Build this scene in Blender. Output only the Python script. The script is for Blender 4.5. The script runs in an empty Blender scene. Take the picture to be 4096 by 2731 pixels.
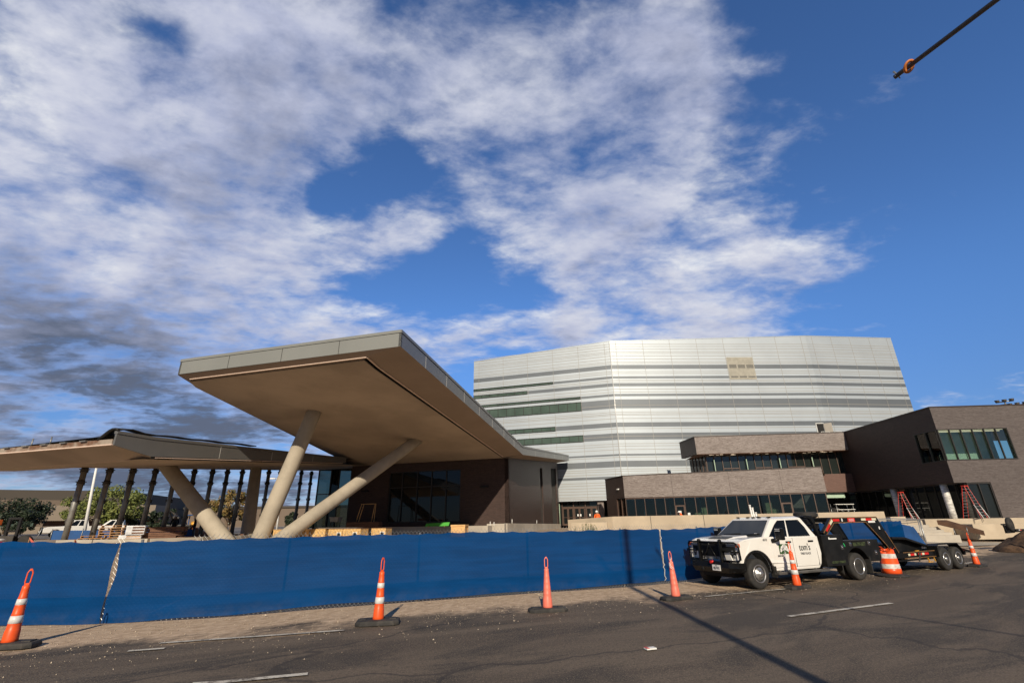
import bpy, bmesh, math, random
from mathutils import Vector, Matrix, noise
import numpy as np
R = math.radians
sc = bpy.context.scene
col = sc.collection

# ------------------------------------------------------------------ camera
cam_d = bpy.data.cameras.new("camera")
cam_d.sensor_width = 36.0
cam_d.lens = 16.73
cam_d.clip_start = 0.1
cam_d.clip_end = 6000.0
cam = bpy.data.objects.new("camera", cam_d)
col.objects.link(cam)
cam.matrix_world = Matrix(((0.999864, 0.016515, 0.0, 0.0),
                           (0.005848, -0.354070, -0.935201, 0.0),
                           (-0.015445, 0.935073, -0.354118, 1.9),
                           (0, 0, 0, 1))) 
# columns of the matrix are right, up, backward
cam.matrix_world = Matrix.Translation((0, 0, 1.9)) @ Matrix(((0.999864, 0.016515, 0.0),
                           (0.005848, -0.354070, -0.935201),
                           (-0.015445, 0.935073, -0.354118))).to_4x4()
sc.camera = cam

# ------------------------------------------------------------------ light
SUN_EL, SUN_AZ = 26.0, 178.5      # bearing of the sun, clockwise from +Y (behind the camera)
sun_d = bpy.data.lights.new("sun", 'SUN')
sun_d.energy = 4.6
sun_d.angle = R(0.55)
sun_d.color = (1.0, 0.87, 0.69)
sun = bpy.data.objects.new("sun", sun_d)
col.objects.link(sun)
sv = Vector((math.sin(R(SUN_AZ)) * math.cos(R(SUN_EL)), math.cos(R(SUN_AZ)) * math.cos(R(SUN_EL)), math.sin(R(SUN_EL))))
sun.rotation_euler = sv.to_track_quat('Z', 'Y').to_euler()
sun.location = (0, -30, 30)

sc.view_settings.view_transform = 'Standard'
sc.view_settings.look = 'None'
sc.view_settings.exposure = 0.0
sc.view_settings.gamma = 1.0
sc.cycles.max_bounces = 6
sc.cycles.transparent_max_bounces = 8

# ------------------------------------------------------------------ sky
world = bpy.data.worlds.new("World")
sc.world = world
world.use_nodes = True
W = world.node_tree
W.nodes.clear()


class NT:
    """small helper for writing node trees"""
    def __init__(s, tree):
        s.t = tree

    def n(s, typ, **kw):
        nd = s.t.nodes.new(typ)
        for k, v in kw.items():
            setattr(nd, k, v)
        return nd

    def put(s, sock, val):
        if isinstance(val, bpy.types.NodeSocket):
            s.t.links.new(val, sock)
        else:
            sock.default_value = val

    def m(s, op, a, b=None, c=None, clamp=False):
        nd = s.n('ShaderNodeMath', operation=op)
        nd.use_clamp = clamp
        s.put(nd.inputs[0], a)
        if b is not None:
            s.put(nd.inputs[1], b)
        if c is not None:
            s.put(nd.inputs[2], c)
        return nd.outputs[0]

    def v(s, op, a, b=None):
        nd = s.n('ShaderNodeVectorMath', operation=op)
        s.put(nd.inputs[0], a)
        if b is not None:
            s.put(nd.inputs[1], b)
        return nd.outputs['Value'] if op in ('DOT_PRODUCT', 'LENGTH', 'DISTANCE') else nd.outputs[0]

    def sm(s, x, lo, hi, a=0.0, b=1.0):
        nd = s.n('ShaderNodeMapRange', interpolation_type='SMOOTHSTEP')
        s.put(nd.inputs[0], x)
        s.put(nd.inputs[1], lo)
        s.put(nd.inputs[2], hi)
        s.put(nd.inputs[3], a)
        s.put(nd.inputs[4], b)
        return nd.outputs[0]

    def mix(s, f, a, b, blend='MIX'):
        nd = s.n('ShaderNodeMix', data_type='RGBA', blend_type=blend)
        s.put(nd.inputs[0], f)
        s.put(nd.inputs[6], a)
        s.put(nd.inputs[7], b)
        return nd.outputs[2]

    def noise(s, vec, scale, detail=4.0, rough=0.55, dist=0.0, lac=2.0, dim='3D'):
        nd = s.n('ShaderNodeTexNoise', noise_dimensions=dim)
        if vec is not None:
            s.put(nd.inputs['Vector'], vec)
        s.put(nd.inputs['Scale'], scale)
        s.put(nd.inputs['Detail'], detail)
        s.put(nd.inputs['Roughness'], rough)
        s.put(nd.inputs['Lacunarity'], lac)
        s.put(nd.inputs['Distortion'], dist)
        return nd.outputs[0]


def bearing(az, el):
    return Vector((math.sin(R(az)) * math.cos(R(el)), math.cos(R(az)) * math.cos(R(el)), math.sin(R(el))))


def rgb(r, g, b):
    """sRGB 0-255 to linear"""
    f = lambda c: (c / 255 / 12.92) if c / 255 <= 0.04045 else ((c / 255 + 0.055) / 1.055) ** 2.4
    return (f(r), f(g), f(b), 1.0)


w = NT(W)
out = w.n('ShaderNodeOutputWorld')
bg = w.n('ShaderNodeBackground')
sky = w.n('ShaderNodeTexSky', sky_type='NISHITA')
sky.sun_disc = False
sky.sun_elevation = R(SUN_EL)
sky.sun_rotation = R(SUN_AZ)
sky.altitude = 900.0
sky.air_density = 1.0
sky.dust_density = 0.1
sky.ozone_density = 2.0
tc = w.n('ShaderNodeTexCoord')
dirn = w.v('NORMALIZE', tc.outputs['Generated'])
sep = w.n('ShaderNodeSeparateXYZ')
w.put(sep.inputs[0], dirn)
dz = w.m('MAXIMUM', w.m('ADD', sep.outputs[2], 0.15), 0.05)
px = w.m('DIVIDE', sep.outputs[0], dz)
py = w.m('DIVIDE', sep.outputs[1], dz)
cmb = w.n('ShaderNodeCombineXYZ')
w.put(cmb.inputs[0], px)
w.put(cmb.inputs[1], py)
P = cmb.outputs[0]                       # point on the cloud layer seen in this direction


def lobes(items):
    """sum of soft round patches of sky: (azimuth, elevation, radius in degrees, weight)"""
    tot = None
    for az, el, rad, wt in items:
        c = bearing(az, el)
        k = 1.0 / (1.0 - math.cos(R(rad)))
        dot = w.v('DOT_PRODUCT', dirn, c)
        e = w.m('EXPONENT', w.m('MULTIPLY_ADD', dot, k, -k))
        tot = w.m('MULTIPLY', e, wt) if tot is None else w.m('MULTIPLY_ADD', e, wt, tot)
    return tot


COVER = [(-52, 38, 13, .62), (-37, 43, 13, .60), (-24, 50, 8, .45), (-42, 29, 10, .50), (-33, 35, 7, .38), (-27, 42, 6, .30), (-31, 29, 6, .34), (-48, 19, 9, .58), (-36, 19, 9, .50), (-26, 21, 8, .48),
         (-42, 8, 12, .66), (-28, 5, 11, .66), (-18, 18, 6, .34), (0, 50, 9, .55), (12, 46, 10, .64), (22, 44, 8, .52), (11, 37, 8, .54), (17, 32, 6, .34), (3, 42, 7, .38), (26, 50, 6, .42), (24, 38, 5, .28),
         (-9, 46, 5, .42), (-4, 38.5, 5, .36), (2, 33, 5, .34), (8, 28.5, 4, .28),
         (8, 22, 6, .46), (18, 22.5, 7, .50), (28, 23, 6, .42), (34.5, 23, 3.5, .28), (-2, 20, 6, .48), (12, 15, 9, .50), (-10, 20, 5, .44), (24, 16, 7, .42), (-15.5, 32, 4.5, .54), (-21, 30.5, 3.2, .36), (-11, 34, 2.5, .26),
         (35, 43, 5, .22), (40, 39, 4.5, .24), (47, 37.5, 3.5, .26), (34, 37, 4, .26), (38, 36, 11, .17), (36, 26, 8, .16), (-14, 34, 13, .10), (44, 30, 8, .08), (40, 20, 6, .14), (42, 9.5, 2.2, .44), (47, 8.3, 3, .48), (28, 31, 4, .26), (31, 27.5, 3, .22),
         (-17, 41, 3, -.30), (-24, 36, 3.5, -.40), (-10, 26.5, 4.5, -.4), (47, 47, 9, -.3), (-42, 26, 2.2, -.50), (-37, 25, 1.6, -.4), (-48, 43, 2.5, -.50), (-44, 44, 2, -.4), (-46, 38, 1.6, -.4), (3, 27, 3, -.25), (-6, 31, 2.5, -.3), (-36, 2, 14, .40), (-47, 10, 8, .2)]
DARK = [(-48, 16, 7, .42), (-40, 9, 9, .45), (-30, 4, 12, .45), (-30, 37, 8, .22), (-38, 32, 5, .12), (-44, 22, 3, -.25), (-24, 11, 7, .16), (8, 41, 7, .16), (-12, 2, 12, .25), (12, 35, 5, .14), (20, 46, 6, .08), (-20, 45, 6, .1), (-36, 1, 12, .12)]


def cloud_noise(pt):
    mpn = w.n('ShaderNodeMapping')
    mpn.inputs['Rotation'].default_value = (0, 0, R(-32))
    mpn.inputs['Scale'].default_value = (0.82, 1.18, 1)
    w.put(mpn.inputs[0], pt)
    q = mpn.outputs[0]
    a = w.noise(q, 1.7, 10.0, 0.57, 0.35)
    b = w.noise(q, 6.0, 7.0, 0.6, 0.25)
    c = w.noise(q, 15.0, 4.0, 0.6, 0.2)
    return w.m('ADD', w.m('MULTIPLY', a, 0.52), w.m('ADD', w.m('MULTIPLY', b, 0.32), w.m('MULTIPLY', c, 0.16)))


def amp(x, k):
    return w.m('MULTIPLY_ADD', w.m('SUBTRACT', x, 0.5), k, 0.5)


n0 = cloud_noise(P)
n1 = cloud_noise(w.v('ADD', P, (0.02, -0.10, 0.0)))
big = w.noise(P, 2.3, 3.0, 0.5, 0.3)
cover = w.m('MINIMUM', w.m('MULTIPLY', lobes(COVER), 0.90), 0.74)
dens = w.m('ADD', amp(n0, 2.7), w.m('SUBTRACT', cover, 0.50))
alpha = w.sm(dens, 0.30, 0.92)
relief = w.m('SUBTRACT', n0, n1)
thick = w.sm(dens, 0.55, 1.15)
lum = w.m('ADD', 0.77, w.m('MULTIPLY', relief, 1.7))
lum = w.m('SUBTRACT', lum, w.m('MULTIPLY', thick, 0.18))
lum = w.m('ADD', lum, w.m('MULTIPLY', w.m('SUBTRACT', big, 0.5), 0.6))
dark = lobes(DARK)
lum = w.m('SUBTRACT', lum, w.m('MULTIPLY', dark, w.sm(dens, 0.42, 0.85)))
lum = w.m('MAXIMUM', w.m('MINIMUM', lum, 1.05), 0.0)
ramp = w.n('ShaderNodeValToRGB')
w.put(ramp.inputs[0], lum)
ramp.color_ramp.elements[0].position = 0.10
ramp.color_ramp.elements[0].color = rgb(96, 106, 128)
ramp.color_ramp.elements[1].position = 1.0
ramp.color_ramp.elements[1].color = rgb(240, 241, 243)
for ps, cc in ((0.40, (142, 150, 176)), (0.62, (184, 190, 214)), (0.84, (212, 215, 228))):
    el = ramp.color_ramp.elements.new(ps)
    el.color = rgb(*cc)
skm = w.n('ShaderNodeVectorMath', operation='SCALE')
w.put(skm.inputs[0], w.mix(1.0, sky.outputs[0], w.mix(w.sm(sep.outputs[2], 0.0, 0.42), (0.40, 0.52, 0.80, 1), w.mix(w.sm(sep.outputs[1], -0.2, 0.3), (0.85, 0.9, 0.95, 1), (0.72, 1.08, 1.54, 1))), 'MULTIPLY'))
w.put(skm.inputs[3], w.sm(sep.outputs[1], -0.25, 0.35, 0.045, 0.100))
fin = w.mix(alpha, skm.outputs[0], ramp.outputs[0])
w.put(bg.inputs[0], fin)
bg.inputs[1].default_value = 1.0
w.t.links.new(bg.outputs[0], out.inputs[0])

# ------------------------------------------------------------------ tagging
def tag(o, label=None, cat=None, group=None, kind=None):
    if label:
        o['label'] = label
    if cat:
        o['category'] = cat
    if group:
        o['group'] = group
    if kind:
        o['kind'] = kind
    return o


def thing(name, label, cat, loc=(0, 0, 0), rz=0.0, group=None):
    o = bpy.data.objects.new(name, None)
    col.objects.link(o)
    o.location = loc
    o.rotation_euler = (0, 0, rz)
    o.empty_display_size = 0.2
    return tag(o, label, cat, group)


def copy_tree(o, parent=None):
    c = o.copy()
    col.objects.link(c)
    if parent is not None:
        c.parent = parent
    for ch in list(o.children):
        copy_tree(ch, c)
    return c


# ------------------------------------------------------------------ mesh builder
class MB:
    def __init__(s):
        s.v, s.f, s.mi, s.sm = [], [], [], []
        s.M = Matrix.Identity(4)

    def add(s, pts, faces, mi=0, smooth=False):
        b = len(s.v)
        for p in pts:
            q = s.M @ Vector(p)
            s.v.append((q.x, q.y, q.z))
        for f in faces:
            s.f.append(tuple(b + i for i in f))
            s.mi.append(mi)
            s.sm.append(smooth)

    def box(s, c, d, rz=0.0, mi=0, M=None):
        x, y, z = d[0] / 2, d[1] / 2, d[2] / 2
        m = Matrix.Translation(c) @ (M.to_4x4() if M is not None else Matrix.Rotation(rz, 4, 'Z'))
        pts = [m @ Vector((sx * x, sy * y, sz * z)) for sz in (-1, 1) for sx, sy in ((-1, -1), (1, -1), (1, 1), (-1, 1))]
        s.add(pts, [(3, 2, 1, 0), (4, 5, 6, 7), (0, 1, 5, 4), (1, 2, 6, 5), (2, 3, 7, 6), (3, 0, 4, 7)], mi)

    def loft(s, loops, mi=0, caps=True, smooth=False, closed=True):
        n = len(loops[0])
        pts = [p for l in loops for p in l]
        fs = []
        for k in range(len(loops) - 1):
            for i in range(n if closed else n - 1):
                j = (i + 1) % n
                fs.append((k * n + i, k * n + j, (k + 1) * n + j, (k + 1) * n + i))
        s.add(pts, fs, mi, smooth)
        if caps and n > 2:
            s.add(loops[0], [tuple(reversed(range(n)))], mi)
            s.add(loops[-1], [tuple(range(n))], mi)

    def extr(s, poly, vec, mi=0):
        v = Vector(vec)
        s.loft([poly, [tuple(Vector(p) + v) for p in poly]], mi)

    def quad(s, a, b, c, d, mi=0):
        s.add([a, b, c, d], [(0, 1, 2, 3)], mi)

    def tube(s, path, r, n=10, mi=0, caps=True, smooth=True):
        path = [Vector(p) for p in path]
        rs = r if isinstance(r, (list, tuple)) else [r] * len(path)
        loops = []
        up = None
        for i, p in enumerate(path):
            t = (path[min(i + 1, len(path) - 1)] - path[max(i - 1, 0)]).normalized()
            if up is None:
                up = Vector((0, 0, 1)) if abs(t.z) < 0.9 else Vector((0, 1, 0))
            a = t.cross(up).normalized()
            b = a.cross(t).normalized()
            up = b
            loops.append([tuple(p + a * math.cos(2 * math.pi * k / n) * rs[i] + b * math.sin(2 * math.pi * k / n) * rs[i]) for k in range(n)])
        s.loft(loops, mi, caps, smooth)

    def lathe(s, prof, c=(0, 0, 0), n=20, mi=0, axis='Z', caps=True, smooth=True, a0=0.0):
        loops = []
        for r, z in prof:
            l = []
            for k in range(n):
                a = 2 * math.pi * k / n + a0
                if axis == 'Z':
                    l.append((c[0] + r * math.cos(a), c[1] + r * math.sin(a), c[2] + z))
                elif axis == 'Y':
                    l.append((c[0] + r * math.cos(a), c[1] + z, c[2] - r * math.sin(a)))
                else:
                    l.append((c[0] + z, c[1] + r * math.cos(a), c[2] + r * math.sin(a)))
            loops.append(l)
        s.loft(loops, mi, caps, smooth)

    def build(s, name, mats, parent=None, bevel=0.0, loc=None, recalc=True):
        me = bpy.data.meshes.new(name)
        me.from_pydata(s.v, [], s.f)
        if not isinstance(mats, (list, tuple)):
            mats = [mats]
        for m in mats:
            me.materials.append(m)
        me.polygons.foreach_set('material_index', s.mi)
        me.polygons.foreach_set('use_smooth', s.sm)
        if recalc or bevel:
            bm = bmesh.new()
            bm.from_mesh(me)
            bmesh.ops.remove_doubles(bm, verts=bm.verts, dist=1e-5)
            bmesh.ops.recalc_face_normals(bm, faces=bm.faces)
            if bevel:
                eds = [e for e in bm.edges if len(e.link_faces) == 2 and e.calc_face_angle(0) > 0.6]
                bmesh.ops.bevel(bm, geom=eds, offset=bevel, segments=2, affect='EDGES', profile=0.6)
            bm.to_mesh(me)
            bm.free()
        uvl = me.uv_layers.new(name='UVMap')
        uv = np.zeros(len(me.loops) * 2, dtype=np.float32)
        for p in me.polygons:
            nx, ny, nz = p.normal
            if abs(nz) < 0.6:
                l = math.hypot(nx, ny) or 1.0
                tx, ty = -ny / l, nx / l
                for li in p.loop_indices:
                    c = me.vertices[me.loops[li].vertex_index].co
                    uv[2 * li] = c.x * tx + c.y * ty
                    uv[2 * li + 1] = c.z
            else:
                for li in p.loop_indices:
                    c = me.vertices[me.loops[li].vertex_index].co
                    uv[2 * li] = c.x
                    uv[2 * li + 1] = c.y
        uvl.data.foreach_set('uv', uv)
        o = bpy.data.objects.new(name, me)
        col.objects.link(o)
        if parent is not None:
            o.parent = parent
        if loc is not None:
            o.location = loc
        return o


def text_obj(name, body, size, mat_, parent, M, ext=0.002, align='CENTER', font_scale_x=1.0, bold=0.0, shear=0.0):
    """lettering as a mesh; M places the text plane (x right, y up, z out)"""
    cu = bpy.data.curves.new(name, 'FONT')
    cu.body = body
    cu.size = size
    cu.extrude = ext
    cu.align_x = align
    cu.align_y = 'CENTER'
    cu.offset = bold
    cu.shear = shear
    cu.resolution_u = 3
    ob = bpy.data.objects.new(name, cu)
    col.objects.link(ob)
    dg = bpy.context.evaluated_depsgraph_get()
    me = bpy.data.meshes.new_from_object(ob.evaluated_get(dg))
    bpy.data.objects.remove(ob)
    me.name = name
    me.materials.clear()
    me.materials.append(mat_)
    me.transform(M @ Matrix.Diagonal((font_scale_x, 1, 1, 1)))
    o = bpy.data.objects.new(name, me)
    col.objects.link(o)
    if parent is not None:
        o.parent = parent
    return o


def plane_M(origin, right, up):
    r = Vector(right).normalized()
    u = Vector(up).normalized()
    n = r.cross(u)
    return Matrix(((r.x, u.x, n.x, origin[0]), (r.y, u.y, n.y, origin[1]), (r.z, u.z, n.z, origin[2]), (0, 0, 0, 1)))


# ------------------------------------------------------------------ materials
def mat(name, c, rough=0.6, metal=0.0, var=0.12, scale=3.0, bump=0.0, bscale=None, spec=0.5, coat=0.0, c2=None, detail=5.0, stretch=None, dirt=None):
    m = bpy.data.materials.new(name)
    m.use_nodes = True
    t = NT(m.node_tree)
    bs = m.node_tree.nodes['Principled BSDF']
    tc = t.n('ShaderNodeTexCoord')
    vec = tc.outputs['Object']
    if stretch:
        mp = t.n('ShaderNodeMapping')
        mp.inputs['Scale'].default_value = stretch
        t.put(mp.inputs[0], vec)
        vec = mp.outputs[0]
    c = tuple(c)[:3]
    if var > 0 or c2:
        nz = t.noise(vec, scale, detail, 0.6)
        lo = tuple(x * (1 - var) for x in c) + (1,)
        hi = (tuple(c2)[:3] if c2 else tuple(min(1, x * (1 + var)) for x in c)) + (1,)
        colr = t.mix(t.sm(nz, 0.34, 0.66), lo, hi)
        if dirt:
            dc, amt, dsc = dirt
            colr = t.mix(t.m('MULTIPLY', t.sm(t.noise(vec, dsc, 6.0, 0.65), 0.48, 0.75), amt), colr, tuple(dc)[:3] + (1,))
        t.put(bs.inputs['Base Color'], colr)
        t.put(bs.inputs['Roughness'], t.m('ADD', rough - 0.06, t.m('MULTIPLY', nz, 0.12), clamp=True))
    else:
        bs.inputs['Base Color'].default_value = c + (1,)
        bs.inputs['Roughness'].default_value = rough
    bs.inputs['Metallic'].default_value = metal
    bs.inputs['Specular IOR Level'].default_value = spec
    bs.inputs['Coat Weight'].default_value = coat
    if bump > 0:
        bp = t.n('ShaderNodeBump')
        bp.inputs['Strength'].default_value = bump
        bp.inputs['Distance'].default_value = 0.02
        t.put(bp.inputs['Height'], t.noise(vec, bscale or scale * 6, 5.0, 0.6))
        t.put(bs.inputs['Normal'], bp.outputs[0])
    return m


def brick_mat(name, ca, cb, mortar, rough, bw=0.42, bh=0.075, spec=0.5, bumpy=0.35):
    m = bpy.data.materials.new(name)
    m.use_nodes = True
    t = NT(m.node_tree)
    bs = m.node_tree.nodes['Principled BSDF']
    tc = t.n('ShaderNodeTexCoord')
    br = t.n('ShaderNodeTexBrick')
    t.put(br.inputs['Vector'], tc.outputs['UV'])
    br.offset = 0.37
    br.offset_frequency = 2
    br.inputs['Color1'].default_value = tuple(ca)[:3] + (1,)
    br.inputs['Color2'].default_value = tuple(cb)[:3] + (1,)
    br.inputs['Mortar'].default_value = tuple(mortar)[:3] + (1,)
    br.inputs['Scale'].default_value = 1.0
    br.inputs['Mortar Size'].default_value = 0.006
    br.inputs['Brick Width'].default_value = bw
    br.inputs['Row Height'].default_value = bh
    mp = t.n('ShaderNodeMapping')
    mp.inputs['Scale'].default_value = (2.4, 12.0, 1)
    t.put(mp.inputs[0], tc.outputs['UV'])
    n1 = t.noise(mp.outputs[0], 1.6, 3.0, 0.7)
    n2 = t.noise(tc.outputs['UV'], 0.35, 4.0, 0.6)
    c = t.mix(0.38, br.outputs[0], t.mix(t.sm(n1, 0.36, 0.66), tuple(x * 0.72 for x in ca[:3]) + (1,), tuple(x * 1.22 for x in cb[:3]) + (1,)))
    c = t.mix(t.sm(n2, 0.3, 0.7, 0.0, 0.22), c, tuple(x * 0.8 for x in ca[:3]) + (1,))
    t.put(bs.inputs['Base Color'], c)
    t.put(bs.inputs['Roughness'], t.m('ADD', rough, t.m('MULTIPLY', t.m('SUBTRACT', n1, 0.5), 0.3), clamp=True))
    bs.inputs['Specular IOR Level'].default_value = spec
    bp = t.n('ShaderNodeBump')
    bp.inputs['Strength'].default_value = bumpy
    bp.inputs['Distance'].default_value = 0.02
    t.put(bp.inputs['Height'], t.m('ADD', br.outputs['Fac'] if 'Fac' in br.outputs else 0.0, t.m('MULTIPLY', n1, 0.6)))
    bp.invert = True
    t.put(bs.inputs['Normal'], bp.outputs[0])
    return m


def glass_mat(name, tint=(0.02, 0.03, 0.03), rough=0.03, spec=0.8, wob=0.0):
    """dark reflective architectural glazing"""
    m = bpy.data.materials.new(name)
    m.use_nodes = True
    t = NT(m.node_tree)
    bs = m.node_tree.nodes['Principled BSDF']
    tc = t.n('ShaderNodeTexCoord')
    nz = t.noise(tc.outputs['Object'], 0.6, 3.0, 0.5)
    t.put(bs.inputs['Base Color'], t.mix(nz, tuple(x * 0.5 for x in tint) + (1,), tuple(x * 1.5 for x in tint) + (1,)))
    bs.inputs['Roughness'].default_value = rough
    bs.inputs['Specular IOR Level'].default_value = spec
    bs.inputs['IOR'].default_value = 1.52
    if wob:
        bp = t.n('ShaderNodeBump')
        bp.inputs['Strength'].default_value = wob
        bp.inputs['Distance'].default_value = 0.05
        t.put(bp.inputs['Height'], t.noise(tc.outputs['Object'], 0.9, 2.0, 0.5))
        t.put(bs.inputs['Normal'], bp.outputs[0])
    return m


def clear_glass(name, tint=(0.75, 0.85, 0.82), alpha=0.35):
    """see-through pane: part mirror, part transparent"""
    m = bpy.data.materials.new(name)
    m.use_nodes = True
    nt = m.node_tree
    t = NT(nt)
    nt.nodes.remove(nt.nodes['Principled BSDF'])
    o = nt.nodes['Material Output']
    tr = t.n('ShaderNodeBsdfTransparent')
    tr.inputs[0].default_value = tint + (1,)
    gl = t.n('ShaderNodeBsdfGlossy')
    gl.inputs['Roughness'].default_value = 0.02
    gl.inputs[0].default_value = (0.9, 0.95, 0.95, 1)
    fr = t.n('ShaderNodeFresnel')
    fr.inputs[0].default_value = 1.36
    mx = t.n('ShaderNodeMixShader')
    t.put(mx.inputs[0], t.m('ADD', t.m('MULTIPLY', fr.outputs[0], 1.0), alpha, clamp=True))
    t.t.links.new(tr.outputs[0], mx.inputs[1])
    t.t.links.new(gl.outputs[0], mx.inputs[2])
    t.t.links.new(mx.outputs[0], o.inputs[0])
    return m


M = {}
M['clad_white'] = mat('clad_white', (0.485, 0.54, 0.585), 0.42, 0.35, 0.035, 0.15, spec=0.45)
M['clad_grey'] = mat('clad_grey', (0.165, 0.185, 0.205), 0.42, 0.35, 0.06, 0.15, spec=0.45)
M['joint'] = mat('joint', (0.33, 0.32, 0.30), 0.6, var=0.05)
M['win_green'] = glass_mat('win_green', (0.075, 0.11, 0.09), 0.06, 0.3)
M['mull'] = mat('mull', (0.03, 0.027, 0.025), 0.4, var=0.05)
M['bronze'] = mat('bronze', (0.085, 0.05, 0.036), 0.45, var=0.08)
M['brick_dark_and_shaded'] = brick_mat('brick_dark_and_shaded', (0.052, 0.035, 0.031, 1), (0.085, 0.055, 0.047, 1), (0.03, 0.024, 0.022, 1), 0.48, bumpy=0.5, spec=0.25)  # dark pavilion brick, also the shade painted into the grey buildings' side walls
M['brick_grey'] = brick_mat('brick_grey', (0.17, 0.138, 0.125, 1), (0.34, 0.30, 0.285, 1), (0.15, 0.128, 0.118, 1), 0.55, spec=0.3)
M['brick_grey_r'] = brick_mat('brick_grey_r', (0.092, 0.076, 0.074, 1), (0.145, 0.125, 0.122, 1), (0.08, 0.068, 0.066, 1), 0.55, spec=0.3)
M['brick_red'] = brick_mat('brick_red', (0.12, 0.06, 0.045, 1), (0.17, 0.09, 0.07, 1), (0.08, 0.06, 0.05, 1), 0.5)
M['coping'] = mat('coping', (0.05, 0.035, 0.03), 0.4, var=0.05)
M['glass'] = glass_mat('glass', (0.012, 0.016, 0.017), 0.025, 0.55)
M['glass_clear'] = clear_glass('glass_clear', (0.55, 0.63, 0.61), 0.03)
M['glass_pale'] = clear_glass('glass_pale', (0.7, 0.8, 0.77), 0.12)
M['interior'] = mat('interior', (0.10, 0.10, 0.095), 0.9, var=0.2, scale=0.5)
M['interior_pale'] = mat('interior_pale', (0.42, 0.46, 0.42), 0.9, var=0.1, scale=0.5)
M['soffit'] = mat('soffit', (0.44, 0.36, 0.285), 0.8, var=0.08, scale=0.25, c2=(0.52, 0.43, 0.345), detail=7.0, dirt=((0.30, 0.235, 0.18), 0.35, 0.35), bump=0.08, bscale=6)
M['soffit_edge'] = mat('soffit_edge', (0.34, 0.265, 0.21), 0.75, var=0.06, scale=0.4)
M['fascia'] = mat('fascia', (0.235, 0.245, 0.235), 0.45, 0.0, 0.03, 0.4)
M['fascia_shade'] = mat('fascia_shade', (0.19, 0.19, 0.185), 0.35, 0.35, 0.05, 0.4)  # darker copy of the fascia metal, shade of side edges put into the colour
M['reveal'] = mat('reveal', (0.75, 0.58, 0.48), 0.45, var=0.05)
M['seam'] = mat('seam', (0.05, 0.05, 0.05), 0.7, var=0.05)
M['seam_pale'] = mat('seam_pale', (0.6, 0.6, 0.58), 0.4, var=0.05)
M['membrane'] = mat('membrane', (0.012, 0.012, 0.012), 0.65, var=0.3, scale=4, bump=0.4)
M['rust'] = mat('rust', (0.20, 0.10, 0.06), 0.85, var=0.25, scale=1.2, c2=(0.33, 0.28, 0.23), bump=0.2)
M['steel'] = mat('steel', (0.30, 0.30, 0.285), 0.45, 0.55, 0.2, 1.4, dirt=((0.12, 0.09, 0.07), 0.6, 1.2))
M['galv'] = mat('galv', (0.36, 0.37, 0.37), 0.42, 0.7, 0.12, 6)
M['steel_dk'] = mat('steel_dk', (0.05, 0.045, 0.04), 0.6, 0.2, 0.2, 5)
M['conc_col'] = mat('conc_col', (0.40, 0.355, 0.28), 0.75, var=0.10, scale=0.9, detail=8, bump=0.12, bscale=14, dirt=((0.27, 0.235, 0.18), 0.45, 0.8))
M['conc'] = mat('conc', (0.50, 0.42, 0.315), 0.85, var=0.09, scale=0.6, detail=9, bump=0.15, bscale=9, dirt=((0.35, 0.28, 0.20), 0.4, 0.7))
M['conc_pale'] = mat('conc_pale', (0.44, 0.40, 0.34), 0.85, var=0.12, scale=0.5, detail=9, bump=0.15, bscale=9, dirt=((0.30, 0.22, 0.14), 0.5, 0.4))
M['blue'] = None
M['orange'] = mat('orange', (0.86, 0.105, 0.02), 0.42, var=0.07, scale=4, spec=0.4, dirt=((0.42, 0.07, 0.03), 0.35, 5))
M['pink'] = mat('pink', (0.86, 0.20, 0.135), 0.5, var=0.07, scale=4, dirt=((0.62, 0.13, 0.09), 0.4, 4))
M['refl'] = mat('refl', (0.66, 0.66, 0.65), 0.35, var=0.12, scale=9, dirt=((0.35, 0.34, 0.33), 0.3, 7))
M['rubber'] = mat('rubber', (0.028, 0.027, 0.026), 0.75, var=0.25, scale=6, bump=0.2, dirt=((0.10, 0.085, 0.07), 0.5, 4))
M['tyre'] = mat('tyre', (0.025, 0.024, 0.023), 0.8, var=0.15, scale=8, dirt=((0.09, 0.075, 0.06), 0.5, 3))
M['white_paint'] = mat('white_paint', (0.80, 0.785, 0.745), 0.22, var=0.02, scale=2, coat=0.6, dirt=((0.62, 0.57, 0.49), 0.25, 1.4))
M['black_paint'] = mat('black_paint', (0.008, 0.008, 0.008), 0.25, var=0.25, scale=3, spec=0.3)
M['black_flat'] = mat('black_flat', (0.010, 0.010, 0.010), 0.42, var=0.3, scale=3, spec=0.3, dirt=((0.04, 0.034, 0.028), 0.35, 2.5))
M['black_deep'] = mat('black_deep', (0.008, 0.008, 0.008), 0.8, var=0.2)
M['car_glass'] = glass_mat('car_glass', (0.006, 0.007, 0.008), 0.02, 0.6)
M['chrome'] = mat('chrome', (0.72, 0.72, 0.72), 0.14, 1.0, 0.05, 6)
M['alu'] = mat('alu', (0.52, 0.51, 0.50), 0.32, 0.85, 0.1, 8, dirt=((0.2, 0.18, 0.16), 0.4, 9))
M['lens'] = glass_mat('lens', (0.25, 0.26, 0.27), 0.05, 0.8)
M['amber'] = mat('amber', (0.62, 0.11, 0.03), 0.25, var=0.05)
M['red'] = mat('red', (0.62, 0.02, 0.015), 0.35, var=0.08)
M['sign_white'] = mat('sign_white', (0.80, 0.80, 0.78), 0.5, var=0.03)
M['cream'] = mat('cream', (0.72, 0.68, 0.5), 0.45, var=0.05)
M['ink'] = mat('ink', (0.035, 0.04, 0.045), 0.6, var=0.05)
M['ink_grey'] = mat('ink_grey', (0.16, 0.16, 0.16), 0.6, var=0.05)
M['logo_green'] = mat('logo_green', (0.045, 0.10, 0.035), 0.5, var=0.1)
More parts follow.
